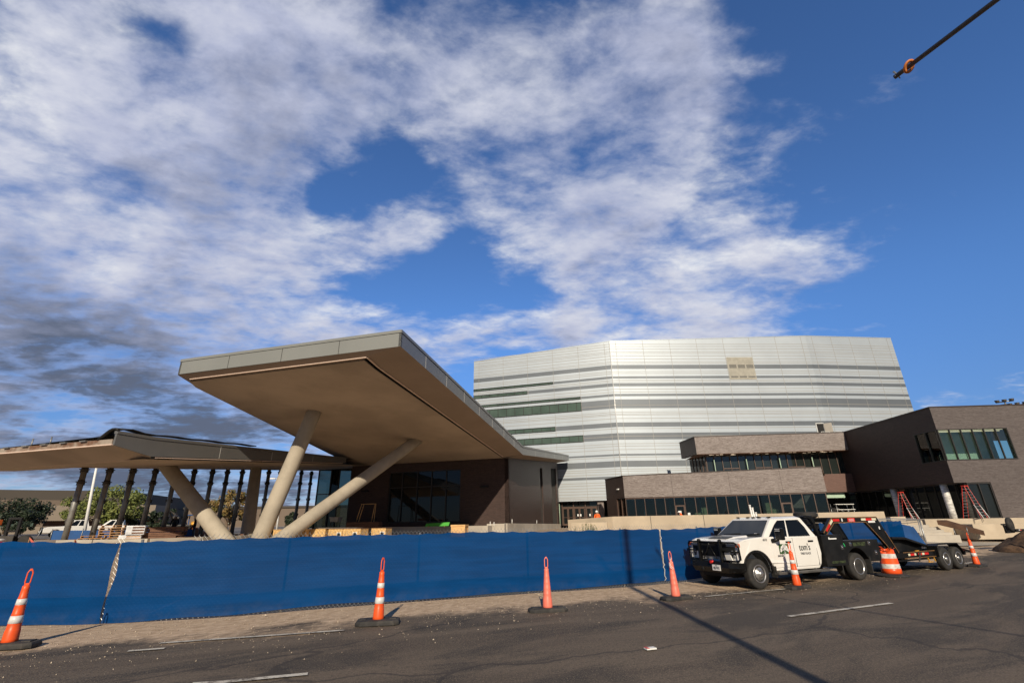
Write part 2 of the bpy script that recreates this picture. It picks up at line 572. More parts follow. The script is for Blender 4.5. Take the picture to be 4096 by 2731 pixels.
M['dec_green'] = mat('dec_green', (0.055, 0.075, 0.03), 0.6, var=0.1)
M['tread_rust'] = mat('tread_rust', (0.17, 0.09, 0.035), 0.65, var=0.4, scale=14)
M['lime'] = mat('lime', (0.02, 0.42, 0.12), 0.5, var=0.05)
M['hivis'] = mat('hivis', (0.92, 0.15, 0.015), 0.7, var=0.06, scale=8)
M['skin'] = mat('skin', (0.32, 0.18, 0.12), 0.6, var=0.05)
M['dark_cloth'] = mat('dark_cloth', (0.02, 0.022, 0.026), 0.9, var=0.2, scale=6)
M['denim'] = mat('denim', (0.05, 0.06, 0.09), 0.9, var=0.2, scale=6)
M['hat'] = mat('hat', (0.82, 0.82, 0.80), 0.35, var=0.03)
M['wood'] = mat('wood', (0.46, 0.26, 0.12), 0.75, var=0.2, scale=3, stretch=(1, 6, 6), bump=0.1)
M['wood_dk'] = mat('wood_dk', (0.15, 0.075, 0.045), 0.8, var=0.25, scale=3, stretch=(1, 6, 6))
M['pine'] = mat('pine', (0.66, 0.40, 0.17), 0.7, var=0.12, scale=2.5, stretch=(1, 5, 5))
M['osb'] = mat('osb', (0.60, 0.36, 0.13), 0.8, var=0.22, scale=9, detail=3, c2=(0.74, 0.50, 0.22))
M['wrap'] = mat('wrap', (0.62, 0.64, 0.67), 0.3, var=0.2, scale=3, bump=0.3)
M['ladder_red'] = mat('ladder_red', (0.60, 0.045, 0.03), 0.45, var=0.1)
M['green_board'] = mat('green_board', (0.06, 0.36, 0.04), 0.55, var=0.06)
M['wh_band'] = mat('wh_band', (0.062, 0.052, 0.042), 0.8, var=0.07, scale=0.08)
M['wh_wall'] = mat('wh_wall', (0.165, 0.125, 0.095), 0.85, var=0.07, scale=0.1)
M['wh_pale'] = mat('wh_pale', (0.22, 0.18, 0.14), 0.85, var=0.06, scale=0.1)
M['red_dirt'] = mat('red_dirt', (0.33, 0.115, 0.045), 0.95, var=0.2, scale=4, bump=0.6)
M['brown_dirt'] = mat('brown_dirt', (0.075, 0.042, 0.024), 0.95, var=0.35, scale=3, bump=0.8, c2=(0.13, 0.075, 0.04))
M['col_wrap'] = mat('col_wrap', (0.66, 0.65, 0.62), 0.4, var=0.3, scale=3.0, stretch=(1, 1, 4), bump=0.5)
M['mint'] = mat('mint', (0.38, 0.52, 0.40), 0.6, var=0.06)
M['bark'] = mat('bark', (0.16, 0.115, 0.08), 0.9, var=0.25, scale=6, bump=0.5)
M['orange_mach'] = mat('orange_mach', (0.55, 0.11, 0.02), 0.4, var=0.15, scale=3, dirt=((0.15, 0.06, 0.03), 0.5, 3))
M['yellow'] = mat('yellow', (0.72, 0.36, 0.03), 0.45, var=0.1)
M['cable'] = mat('cable', (0.10, 0.075, 0.05), 0.55, 0.3, 0.2, 8)
M['clay'] = mat('clay', (0.62, 0.20, 0.05), 0.55, var=0.15, scale=20)
M['tarp_blue'] = mat('tarp_blue', (0.012, 0.075, 0.24), 0.75, var=0.12, scale=1.2, bump=0.2)
M['asph_lot'] = mat('asph_lot', (0.16, 0.145, 0.13), 0.9, var=0.12, scale=0.3)

# ------------------------------------------------------------------ setting: ground, road, markings
FENCE = [(-60, 6.5), (-30, 9.6), (-16, 11.0), (-11, 11.5), (-8.74, 11.57), (-6.67, 12.08), (-5.06, 12.88), (-3.18, 13.72), (0.8, 15.25),
         (3.35, 16.08), (4.73, 16.76), (7.0, 18.0), (12.0, 20.9), (18.0, 25.0), (22.5, 28.4), (30, 33.0), (60, 50), (140, 95), (400, 240)]
EDGE = [(-60, 4.5), (-30, 7.2), (-12, 8.9), (-6.25, 9.62), (-3.31, 10.45), (1.0, 12.18), (4.97, 13.94), (8.03, 15.28), (15.8, 19.95), (25, 25.8), (60, 46), (140, 90)]
LANE = [(-60, 1.5), (-30, 4.2), (-12, 5.9), (-3.84, 7.33), (-2.87, 7.62), (1.5, 9.3), (5.58, 11.1), (8.62, 12.44), (16, 16.7), (25, 22.3), (60, 42.5), (140, 86)]
rng = random.Random(5)


def interp(pl, x):
    if x <= pl[0][0]:
        a, b = pl[0], pl[1]
    elif x >= pl[-1][0]:
        a, b = pl[-2], pl[-1]
    else:
        for a, b in zip(pl, pl[1:]):
            if a[0] <= x <= b[0]:
                break
    return a[1] + (b[1] - a[1]) * (x - a[0]) / (b[0] - a[0])


def sms(x, a, b):
    t = max(0.0, min(1.0, (x - a) / (b - a)))
    return t * t * (3 - 2 * t)


def hgt(x, y):
    d = y - interp(FENCE, x)
    if d <= 0:
        return -0.06
    top = 1.08 - 0.55 * sms(x, 9, 22)
    h = -0.06 + (top + 0.06) * sms(d, 0.6, 9)
    h += 0.55 * sms(y, 60, 140) * (1 - sms(x, -20, 10))
    h += 0.05 * noise.noise(Vector((x * 0.35, y * 0.35, 0))) * sms(d, 1.5, 5)
    return h


def axis(dense0, dense1, step, far0, far1):
    a = list(np.arange(dense0, dense1 + 0.01, step))
    s, v = step, dense0
    lo = []
    while v > far0:
        s *= 1.5
        v -= s
        lo.append(v)
    s, v = step, dense1
    hi = []
    while v < far1:
        s *= 1.5
        v += s
        hi.append(v)
    return lo[::-1] + a + hi


def grid_obj(name, xs, ys, fz, m, uvf=None, kind='structure'):
    nx, ny = len(xs), len(ys)
    vs = []
    for j in range(ny):
        for i in range(nx):
            vs.append(fz(xs[i], ys[j]))
    fs = [(j * nx + i, j * nx + i + 1, (j + 1) * nx + i + 1, (j + 1) * nx + i) for j in range(ny - 1) for i in range(nx - 1)]
    me = bpy.data.meshes.new(name)
    me.from_pydata(vs, [], fs)
    me.materials.append(m)
    me.polygons.foreach_set('use_smooth', [True] * len(fs))
    uvl = me.uv_layers.new(name='UVMap')
    li = np.zeros(len(me.loops), dtype=np.int32)
    me.loops.foreach_get('vertex_index', li)
    if uvf:
        uvv = np.array([uvf(xs[i], ys[j]) for j in range(ny) for i in range(nx)], dtype=np.float32)
        uvl.data.foreach_set('uv', uvv[li].ravel())
    o = bpy.data.objects.new(name, me)
    col.objects.link(o)
    if kind:
        o['kind'] = kind
    return o


# --- ground material: pale caliche dirt with reddish patches
gm = bpy.data.materials.new('dirt_ground')
gm.use_nodes = True
t = NT(gm.node_tree)
bs = gm.node_tree.nodes['Principled BSDF']
tcx = t.n('ShaderNodeTexCoord').outputs['Object']
n1 = t.noise(tcx, 0.22, 8, 0.62)
n2 = t.noise(tcx, 3.5, 7, 0.68)
c = t.mix(t.sm(n1, 0.38, 0.64), (0.33, 0.235, 0.15, 1), (0.43, 0.335, 0.235, 1))
c = t.mix(t.sm(n2, 0.52, 0.78, 0, 0.5), c, (0.25, 0.14, 0.075, 1))
t.put(bs.inputs['Base Color'], c)
bs.inputs['Roughness'].default_value = 0.95
bp = t.n('ShaderNodeBump')
bp.inputs['Strength'].default_value = 0.5
bp.inputs['Distance'].default_value = 0.05
t.put(bp.inputs['Height'], n2)
t.put(bs.inputs['Normal'], bp.outputs[0])
M['dirt'] = gm

gx = axis(-72, 92, 2.0, -3000, 3000)
gy = axis(4, 84, 1.25, -300, 4000)
grid_obj('ground', gx, gy, lambda x, y: (x, y, hgt(x, y)), gm)

# --- asphalt
am = bpy.data.materials.new('asphalt')
am.use_nodes = True
t = NT(am.node_tree)
bs = am.node_tree.nodes['Principled BSDF']
tcn = t.n('ShaderNodeTexCoord')
ob = tcn.outputs['Object']
uv = tcn.outputs['UV']
sp = t.n('ShaderNodeSeparateXYZ')
t.put(sp.inputs[0], uv)
d = sp.outputs[1]                      # metres out from the fence line
mp = t.n('ShaderNodeMapping')
mp.inputs['Scale'].default_value = (0.16, 1.1, 1)
t.put(mp.inputs[0], uv)
streak = t.noise(mp.outputs[0], 1.0, 7, 0.62, 0.4)
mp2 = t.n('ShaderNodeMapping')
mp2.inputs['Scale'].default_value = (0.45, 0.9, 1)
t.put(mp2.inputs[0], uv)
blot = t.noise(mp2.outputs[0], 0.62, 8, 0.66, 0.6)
grain = t.noise(ob, 46.0, 4, 0.75)
grain2 = t.noise(ob, 15.0, 5, 0.7)
c = t.mix(t.sm(streak, 0.36, 0.62), (0.088, 0.068, 0.052, 1), (0.135, 0.105, 0.078, 1))
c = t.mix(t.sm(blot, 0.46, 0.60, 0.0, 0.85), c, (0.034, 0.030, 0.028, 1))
c = t.mix(t.sm(grain, 0.48, 0.66, 0.0, 0.70), c, (0.33, 0.265, 0.185, 1))
c = t.mix(t.sm(grain2, 0.48, 0.70, 0.0, 0.60), c, (0.04, 0.034, 0.030, 1))
# sealed cracks
vc = t.n('ShaderNodeTexVoronoi', feature='DISTANCE_TO_EDGE')
mp3 = t.n('ShaderNodeMapping')
mp3.inputs['Scale'].default_value = (0.11, 0.24, 1)
t.put(mp3.inputs[0], uv)
wr = t.n('ShaderNodeVectorMath', operation='ADD')
nzv = t.n('ShaderNodeTexNoise')
nzv.inputs['Scale'].default_value = 0.9
nzv.inputs['Detail'].default_value = 6
t.put(nzv.inputs['Vector'], uv)
sc3 = t.n('ShaderNodeVectorMath', operation='SCALE')
t.put(sc3.inputs[0], nzv.outputs['Color'])
sc3.inputs[3].default_value = 0.22
t.put(wr.inputs[0], mp3.outputs[0])
t.put(wr.inputs[1], sc3.outputs[0])
t.put(vc.inputs['Vector'], wr.outputs[0])
vc.inputs['Scale'].default_value = 1.0
crk = t.sm(vc.outputs['Distance'], 0.003, 0.010, 0.6, 0.0)
c = t.mix(crk, c, (0.030, 0.027, 0.026, 1))
# dust and gravel washed out from the fence
nd = t.noise(uv, 0.55, 8, 0.62)
nd2 = t.noise(uv, 5.0, 6, 0.7)
reach = t.m('ADD', t.m('MULTIPLY', nd, 5.0), t.m('MULTIPLY', nd2, 1.3))
dustf = t.m('MULTIPLY', t.sm(t.m('SUBTRACT', reach, d), 0.25, 1.55), 0.96)
dc = t.mix(t.sm(nd2, 0.35, 0.65), (0.46, 0.325, 0.21, 1), (0.66, 0.50, 0.345, 1))
dc = t.mix(t.sm(grain, 0.55, 0.7, 0, 0.5), dc, (0.62, 0.54, 0.44, 1))
c = t.mix(dustf, c, dc)
far_d = t.sm(t.noise(uv, 1.6, 8, 0.72), 0.60, 0.78, 0.0, 1.0)
c = t.mix(t.m('MULTIPLY', far_d, t.sm(d, 6.0, 1.5, 0.0, 0.7)), c, (0.40, 0.31, 0.22, 1))
t.put(bs.inputs['Base Color'], c)
t.put(bs.inputs['Roughness'], t.m('ADD', 0.72, t.m('MULTIPLY', grain, 0.25), clamp=True))
bs.inputs['Specular IOR Level'].default_value = 0.35
bp = t.n('ShaderNodeBump')
bp.inputs['Strength'].default_value = 0.55
bp.inputs['Distance'].default_value = 0.012
t.put(bp.inputs['Height'], t.m('ADD', grain, t.m('MULTIPLY', grain2, 0.6)))
t.put(bs.inputs['Normal'], bp.outputs[0])
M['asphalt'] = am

rx = axis(-40, 60, 1.0, -400, 500)
rd = [0.0 - 0.35, 0.0, 0.35, 0.7, 1.1, 1.5, 2, 2.5, 3, 4, 5, 6, 8, 10, 13, 17, 22, 30, 45, 70, 110]


def road_pt(x, dd):
    z = 0.012 * noise.noise(Vector((x * 0.4, dd * 0.7, 3))) - (0.03 if dd < 0 else 0.0)
    return (x, interp(FENCE, x) - dd, z)


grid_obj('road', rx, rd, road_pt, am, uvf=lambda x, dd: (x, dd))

# --- worn white paint
pm = bpy.data.materials.new('road_paint')
pm.use_nodes = True
t = NT(pm.node_tree)
bs = pm.node_tree.nodes['Principled BSDF']
ob = t.n('ShaderNodeTexCoord').outputs['Object']
wear = t.m('ADD', t.m('MULTIPLY', t.noise(ob, 2.2, 8, 0.7), 0.6), t.m('MULTIPLY', t.noise(ob, 30, 4, 0.75), 0.4))
t.put(bs.inputs['Base Color'], t.mix(t.sm(wear, 0.47, 0.60), (0.62, 0.58, 0.50, 1), (0.15, 0.125, 0.10, 1)))
bs.inputs['Roughness'].default_value = 0.8


def stripe(pl, x0, x1, wdt, name='road_marking'):
    n = max(2, int((x1 - x0) / 0.5))
    vs, fs = [], []
    for i in range(n + 1):
        x = x0 + (x1 - x0) * i / n
        y = interp(pl, x)
        dx, dy = 1.0, interp(pl, x + 0.5) - interp(pl, x - 0.5)
        l = math.hypot(dx, dy)
        nx, ny = -dy / l * wdt / 2, dx / l * wdt / 2
        vs += [(x - nx, y - ny, 0.019), (x + nx, y + ny, 0.019)]
    for i in range(n):
        fs.append((2 * i, 2 * i + 2, 2 * i + 3, 2 * i + 1))
    me = bpy.data.meshes.new(name)
    me.from_pydata(vs, [], fs)
    me.materials.append(pm)
    o = bpy.data.objects.new(name, me)
    col.objects.link(o)
    o['kind'] = 'structure'
    return o


stripe(EDGE, -6.25, -3.3, 0.10)
stripe(EDGE, 4.9, 8.15, 0.10)
stripe(EDGE, 15.2, 19.5, 0.10)
stripe(LANE, -3.84, -2.85, 0.12)
stripe(LANE, -4.2, -3.84, 0.12)
stripe(LANE, 5.55, 8.65, 0.12)
stripe([(-8, 8.6), (0, 11.0)], -6.4, -5.9, 0.10)

# left parking lot and pale paving by the stairs, laid on the ground
grid_obj('parking_lot', list(np.arange(-130, -26, 4.0)), list(np.arange(47, 138, 4.0)), lambda x, y: (x, y, hgt(x, y) + 0.035), M['asph_lot'])
grid_obj('pavement', list(np.arange(25.0, 52, 1.0)), [0.0, 0.6, 1.2, 2.0, 2.8], lambda x, q: (x, 33.4 + (x - 27) * 0.17 + q, hgt(x, 33.4 + (x - 27) * 0.17 + q) + 0.05), M['conc_pale'])

# gravel scattered along the kerb line: nobody could count it
gv, gf = [], []
for k in range(7000):
    x = rng.uniform(-14, 22)
    dd = abs(rng.gauss(0, 1.0)) * 1.7 if rng.random() < 0.75 else abs(rng.gauss(2.4, 1.2))
    y = interp(FENCE, x) - 0.1 - dd
    if y < 6:
        continue
    r = 0.005 + 0.011 * rng.random() ** 3 + (0.03 if rng.random() < 0.008 and dd < 0.6 else 0)
    b = len(gv)
    a = rng.random() * 6.28
    for q in range(4):
        gv.append((x + r * math.cos(a + q * 1.57) * rng.uniform(.7, 1.3), y + r * math.sin(a + q * 1.57) * rng.uniform(.7, 1.3), 0.004 + rng.uniform(0, .3) * r))
    gv.append((x + rng.uniform(-.3, .3) * r, y + rng.uniform(-.3, .3) * r, 0.006 + r * rng.uniform(.8, 1.4)))
    gf += [(b, b + 1, b + 4), (b + 1, b + 2, b + 4), (b + 2, b + 3, b + 4), (b + 3, b, b + 4)]
me = bpy.data.meshes.new('gravel')
me.from_pydata(gv, [], gf)
me.materials.append(mat('gravel', (0.42, 0.33, 0.24), 0.9, var=0.35, scale=3, c2=(0.56, 0.47, 0.36)))
o = bpy.data.objects.new('gravel', me)
col.objects.link(o)
tag(o, 'pale crushed gravel strewn over the asphalt along the blue fence', 'gravel', kind='stuff')

# ------------------------------------------------------------------ construction fence
bmx = bpy.data.materials.new('blue_screen')
bmx.use_nodes = True
t = NT(bmx.node_tree)
nt = bmx.node_tree
nt.nodes.remove(nt.nodes['Principled BSDF'])
tcn = t.n('ShaderNodeTexCoord')
uv, ob = tcn.outputs['UV'], tcn.outputs['Object']
sp = t.n('ShaderNodeSeparateXYZ')
t.put(sp.inputs[0], uv)
mp = t.n('ShaderNodeMapping')
mp.inputs['Scale'].default_value = (0.4, 5.0, 1)
t.put(mp.inputs[0], uv)
nn = t.noise(mp.outputs[0], 1.0, 6, 0.6)
nb = t.noise(uv, 0.5, 6, 0.6)
# weave of the mesh and the chain link pressed through it
a = t.m('MULTIPLY', t.m('ADD', sp.outputs[0], sp.outputs[1]), 62.8)
b = t.m('MULTIPLY', t.m('SUBTRACT', sp.outputs[0], sp.outputs[1]), 62.8)
dia = t.m('MAXIMUM', t.m('SINE', a), t.m('SINE', b))
c = t.mix(t.sm(nn, 0.35, 0.65), (0.0016, 0.046, 0.165, 1), (0.0022, 0.058, 0.21, 1))
c = t.mix(t.sm(nb, 0.45, 0.7, 0, 0.45), c, (0.003, 0.070, 0.24, 1))
c = t.mix(t.sm(dia, 0.93, 1.0, 0, 0.18), c, (0.0015, 0.034, 0.12, 1))
dust = t.m('MULTIPLY', t.sm(sp.outputs[1], 0.40, 0.0, 0.0, 0.16), t.sm(t.noise(uv, 2.5, 6, 0.7), 0.35, 0.7))
c = t.mix(dust, c, (0.16, 0.15, 0.15, 1))
df = t.n('ShaderNodeBsdfDiffuse')
t.put(df.inputs[0], c)
gl = t.n('ShaderNodeBsdfGlossy')
gl.inputs['Roughness'].default_value = 0.45
gl.inputs[0].default_value = (0.4, 0.5, 0.6, 1)
tl = t.n('ShaderNodeBsdfTranslucent')
t.put(tl.inputs[0], c)
tr = t.n('ShaderNodeBsdfTransparent')
bp = t.n('ShaderNodeBump')
bp.inputs['Strength'].default_value = 0.25
bp.inputs['Distance'].default_value = 0.03
t.put(bp.inputs['Height'], t.m('ADD', nn, t.m('MULTIPLY', dia, 0.08)))
for s in (df, gl, tl):
    t.put(s.inputs['Normal'], bp.outputs[0])


def mixs(f, x, y):
    k = t.n('ShaderNodeMixShader')
    t.put(k.inputs[0], f)
    t.t.links.new(x, k.inputs[1])
    t.t.links.new(y, k.inputs[2])
    return k.outputs[0]


s1 = mixs(0.16, df.outputs[0], tl.outputs[0])
s1 = mixs(0.012, s1, gl.outputs[0])
s1 = mixs(0.025, s1, tr.outputs[0])
t.t.links.new(s1, nt.nodes['Material Output'].inputs[0])
M['blue'] = bmx


def along(pl, x0, x1, step):
    pts = [(x0, interp(pl, x0))] + [p for p in pl if x0 < p[0] < x1] + [(x1, interp(pl, x1))]
    res, acc = [], 0.0
    for a, b in zip(pts, pts[1:]):
        L = math.hypot(b[0] - a[0], b[1] - a[1])
        k = max(1, round(L / step))
        for i in range(k):
            f = i / k
            res.append((a[0] + (b[0] - a[0]) * f, a[1] + (b[1] - a[1]) * f, acc + L * f))
        acc += L
    res.append((pts[-1][0], pts[-1][1], acc))
    return res


def fsm(pl, x):                       # smoothed fence line
    return (interp(pl, x - 0.9) + interp(pl, x) * 2 + interp(pl, x + 0.9)) / 4


fence = thing('construction_fence', 'long chain link fence hung with blue privacy mesh between road and building site', 'fence', (0, 13, 0))


def screen(x0, x1, top, bot, parent, seed=0, jag0=0.0, jag1=0.0):
    cols = along(FENCE, x0, x1, 0.12)
    nz = 15
    vs, fs, uvs = [], [], []
    for i, (x, y, s) in enumerate(cols):
        y = fsm(FENCE, x) - 0.03
        e0 = math.exp(-s / 0.25)
        e1 = math.exp(-(cols[-1][2] - s) / 0.25)
        for k in range(nz + 1):
            f = k / nz
            sag = 0.034 * abs(math.sin(s * math.pi / 0.62 + seed)) + 0.03 * noise.noise(Vector((s * 0.5, 0, seed)))
            zt = top(x) - sag * 0.9
            zb = bot(x) + 0.045 * noise.noise(Vector((s * 0.7, 9, seed)))
            z = zb + (zt - zb) * f
            bil = 0.045 * noise.noise(Vector((s * 0.55, f * 1.2, seed))) + 0.012 * noise.noise(Vector((s * 2.2, f * 3.0, seed + 4)))
            jx = (e0 * jag0 - e1 * jag1) * (0.5 + 0.5 * math.sin(f * 9 + seed)) * math.sin(f * math.pi) ** 0.5
            vs.append((x + jx, y + bil, z))
            uvs.append((s + x0, z))
    n = nz + 1
    for i in range(len(cols) - 1):
        for k in range(nz):
            fs.append((i * n + k, (i + 1) * n + k, (i + 1) * n + k + 1, i * n + k + 1))
    me = bpy.data.meshes.new('privacy_screen')
    me.from_pydata(vs, [], fs)
    me.materials.append(M['blue'])
    me.polygons.foreach_set('use_smooth', [True] * len(fs))
    u = me.uv_layers.new(name='UVMap')
    li = np.zeros(len(me.loops), dtype=np.int32)
    me.loops.foreach_get('vertex_index', li)
    u.data.foreach_set('uv', np.array(uvs, dtype=np.float32)[li].ravel())
    o = bpy.data.objects.new('privacy_screen', me)
    col.objects.link(o)
    o.parent = parent
    o.matrix_parent_inverse = parent.matrix_world.inverted() if parent.matrix_world != Matrix.Identity(4) else Matrix.Translation(-parent.location)
    return o


TOPZ = [(-60, 1.7), (-11.6, 1.68), (-9.0, 1.62), (-6.95, 1.64), (-5.2, 1.66), (-3.3, 1.66), (0.8, 1.645), (3.4, 1.63), (4.73, 1.61), (9, 1.66), (30, 1.66)]
BOTZ = [(-60, 0.02), (-9, 0.02), (-7, 0.03), (-4.5, 0.10), (-3.2, 0.05), (0.8, 0.07), (4.7, 0.08), (9, 0.06), (30, 0.06)]
topf = lambda x: interp(TOPZ, x)
botf = lambda x: interp(BOTZ, x)
screen(-40, -8.90, topf, botf, fence, 1.0, 0, 0.05)
screen(-8.885, 4.70, topf, botf, fence, 2.3, 0.07, 0.02)
screen(4.73, 20.0, topf, botf, fence, 3.1, 0.02, 0.02)


def to_parent(o, parent):
    o.parent = parent
    o.matrix_parent_inverse = Matrix.Translation(-parent.location)
    return o


# chain link mesh: crossing wires showing above and below the screen
cl = MB()


def wire(a, b, r=0.004):
    a, b = Vector(a), Vector(b)
    tt = (b - a).normalized()
    u = tt.cross(Vector((0, 1, 0))).normalized() * r
    vv = tt.cross(u).normalized() * r
    l = [[tuple(p + u * math.cos(q) + vv * math.sin(q)) for q in (0, 2.094, 4.189)] for p in (a, b)]
    cl.loft(l, 0, False)


pts = along(FENCE, -14.0, 22.0, 0.10)
for (x0, y0, s0), (x1, y1, s1) in zip(pts, pts[1:]):
    yy0, yy1 = fsm(FENCE, x0) + 0.005, fsm(FENCE, x1) + 0.005
    zt0, zt1 = 1.715, 1.715
    if x0 > -7.5:
        for za, zb in ((1.60, zt1), (zt0, 1.60)):
            wire((x0, yy0, za), (x1, yy1, zb))
        wire((x1, yy1, zt1), (x1 + 0.012, yy1, zt1 + 0.035))
    for za, zb in ((0.015, 0.115), (0.115, 0.015)):
        wire((x0, yy0, za), (x1, yy1, zb))
for zz in np.arange(0.1, 1.7, 0.1):
    for dx in (-0.1, 0.0):
        for a, b in ((0, 0.1), (0.1, 0)):
            wire((-8.93 + dx, fsm(FENCE, -8.93) + 0.02, zz + a), (-8.83 + dx, fsm(FENCE, -8.83) + 0.02, zz + b), 0.0025)
to_parent(cl.build('chain_link', M['galv'], recalc=False), fence)
for i, x in enumerate(np.arange(-38, 21, 2.95)):
    pb = MB()
    pb.tube([(x, fsm(FENCE, x) + 0.05, -0.1), (x, fsm(FENCE, x) + 0.05, 1.66)], 0.03, 8)
    to_parent(pb.build('post', M['galv']), fence)
# twine lacing at the joint beside the truck
tw = MB()
pth = []
for k in range(24):
    f = k / 23
    pth.append((4.70 + 0.02 * math.sin(k * 2.1) + (0.0 if k % 2 else 0.025), fsm(FENCE, 4.7) - 0.06, 1.60 - 1.5 * f))
tw.tube(pth, 0.008, 5)
to_parent(tw.build('lacing_twine', M['sign_white']), fence)
# plastic cap on a stake in front of the mesh

# ------------------------------------------------------------------ buildings
B0 = Vector((-5.38, 21.5, 0.0))
D1 = Vector((math.sin(R(106.7)), math.cos(R(106.7)), 0))      # along the front edge, to the right and nearer
D2 = Vector((math.sin(R(16.7)), math.cos(R(16.7)), 0))        # into the site


def UT(u, t_, z):
    p = B0 + D1 * u + D2 * t_
    return (p.x, p.y, z)


def wall_frame(origin, az):
    """frame for a wall: s metres along the bearing az, z up, outward normal to the left-hand... see out()"""
    d = Vector((math.sin(R(az)), math.cos(R(az)), 0))
    o = Vector(origin)
    nrm = Vector((d.y, -d.x, 0))
    if nrm.y > 0:
        nrm = -nrm

    def f(s, z, off=0.0):
        p = o + d * s + nrm * off
        return (p.x, p.y, z)
    f.d, f.n, f.o = d, nrm, o
    return f


def slab_box(mb, f, s0, s1, z0, z1, o0, o1, mi=0):
    """box in a wall frame between offsets o0 and o1 (outward positive)"""
    a = [f(s0, z0, o0), f(s1, z0, o0), f(s1, z0, o1), f(s0, z0, o1)]
    b = [f(s0, z1, o0), f(s1, z1, o0), f(s1, z1, o1), f(s0, z1, o1)]
    mb.loft([a, b], mi)


GZ = 1.35          # ground floor level
# ================================================================= clad tower
tower = thing('arena_tower', 'tall pale panelled building with grey stripes and ribbon windows', 'building', (20, 64, GZ))
F1 = Vector((13.66, 62.76, 0))
F2 = Vector((42.21, 64.06, 0))
RE = Vector((55.79, 65.73, 0))
LE = F1 - D1 * 20.34
BANDS = [(21.96, 21.37), (20.33, 20.00), (19.37, 18.90), (17.86, 17.52), (17.10, 15.87), (13.98, 13.38), (12.58, 11.71), (9.90, 9.67), (9.03, 8.26), (7.13, 6.81)]
tops = {'L': (24.66, 25.43), 'M': (25.43, 26.24), 'R': (26.24, 26.28)}


def tower_face(mb, a, b, ta, tb, zb):
    zs = [zb]
    cols_ = []
    for hi, lo in reversed(BANDS):
        if lo > zb:
            zs += [lo, hi]
    for i in range(len(zs) - 1):
        g = 1 if i % 2 == 1 else 0
        mb.quad((a.x, a.y, zs[i]), (b.x, b.y, zs[i]), (b.x, b.y, zs[i + 1]), (a.x, a.y, zs[i + 1]), g)
    mb.quad((a.x, a.y, zs[-1]), (b.x, b.y, zs[-1]), (b.x, b.y, tb), (a.x, a.y, ta), 0)


mb = MB()
ClL = F1 - D1 * 8.75      # left end of the low cladding at the entrance
tower_face(mb, LE, F1, 24.66, 25.43, 4.26)
tower_face(mb, F1, F2, 25.43, 26.24, 1.0)
tower_face(mb, F2, RE, 26.24, 26.28, 1.0)
back = 30
LB, RB_ = LE + Vector((0, back, 0)), RE + Vector((3, back, 0))
mb.quad((LE.x, LE.y, 1), (LB.x, LB.y, 1), (LB.x, LB.y, 24.66), (LE.x, LE.y, 24.66))
mb.quad((RE.x, RE.y, 1), (RB_.x, RB_.y, 1), (RB_.x, RB_.y, 26.28), (RE.x, RE.y, 26.28))
mb.quad((LB.x, LB.y, 1), (RB_.x, RB_.y, 1), (RB_.x, RB_.y, 26.2), (LB.x, LB.y, 24.66))
mb.add([(LE.x, LE.y, 24.6), (F1.x, F1.y, 25.37), (F2.x, F2.y, 26.18), (RE.x, RE.y, 26.2), (RB_.x, RB_.y, 26.2), (LB.x, LB.y, 24.6)], [(0, 1, 2, 3, 4, 5)])
e0 = Vector(LE)
mb.quad((LE.x, LE.y, 4.26), (F1.x, F1.y, 4.26), (F1.x, F1.y + 3.5, 4.26), (LE.x, LE.y + 3.5, 4.26), 0)
mb.build('cladding', [M['clad_white'], M['clad_grey']], tower, loc=(-20, -64, -GZ), recalc=False)

fL = wall_frame(F1, 106.7)          # s negative towards the left
fM = wall_frame(F1, 87.4)
fR = wall_frame(F2, 83.0)
# panel joints
JZ = [25.00, 24.66, 24.26, 23.88, 23.63, 23.26, 22.80, 22.42, 22.18, 20.99, 20.72, 19.78, 19.57, 18.50, 18.10, 16.30, 15.37, 15.14, 14.97, 14.51, 13.15, 12.16,
      11.2, 10.9, 10.45, 9.5, 8.0, 7.75, 7.4, 6.4, 6.1, 5.75, 5.4, 5.05, 4.7, 4.5]
jm = MB()
for z in JZ:
    h = 0.028
    slab_box(jm, fL, -20.34, -0.03, z - h, z + h, 0.002, 0.010)
    slab_box(jm, fM, 0.03, 28.55, z - h, z + h, 0.002, 0.010)
    slab_box(jm, fR, 0.03, 13.65, z - h, z + h, 0.002, 0.010)
jm.build('horizontal_joints', M['joint'], tower, loc=(-20, -64, -GZ), recalc=False)
jm = MB()
for s in (-19.5, -15.7, -11.98, -8.2, -4.49, -0.74):
    slab_box(jm, fL, s - 0.02, s + 0.02, 4.3, 24.6 + (s + 20) * 0.035, 0.011, 0.016)
for s in (0.89, 4.73, 8.58, 12.44, 16.31, 20.16, 23.98, 27.8):
    slab_box(jm, fM, s - 0.022, s + 0.022, 1.4, 25.4 + s * 0.028, 0.011, 0.016)
for s in (0.91, 3.91, 6.89, 10.01, 12.9):
    slab_box(jm, fR, s - 0.02, s + 0.02, 1.4, 26.2, 0.011, 0.016)
jm.build('vertical_joints', M['joint'], tower, loc=(-20, -64, -GZ), recalc=False)
jm = MB()
jm.tube([(F1.x, F1.y - 0.02, 4.3), (F1.x, F1.y - 0.02, 25.4)], 0.05, 8)
jm.build('corner_trim', mat('corner_trim', (0.74, 0.74, 0.72), 0.25, 0.2, 0.03), tower, loc=(-20, -64, -GZ))
jm = MB()
for f, s0, s1, za, zb in ((fL, -20.36, 0, 24.66, 25.43), (fM, 0, 28.6, 25.43, 26.24), (fR, 0, 13.7, 26.24, 26.28)):
    a = [f(s0, za, 0.03), f(s1, zb, 0.03), f(s1, zb, -0.4), f(s0, za, -0.4)]
    b = [(p[0], p[1], p[2] + 0.09) for p in a]
    jm.loft([a, b])
jm.build('coping', M['clad_white'], tower, loc=(-20, -64, -GZ))

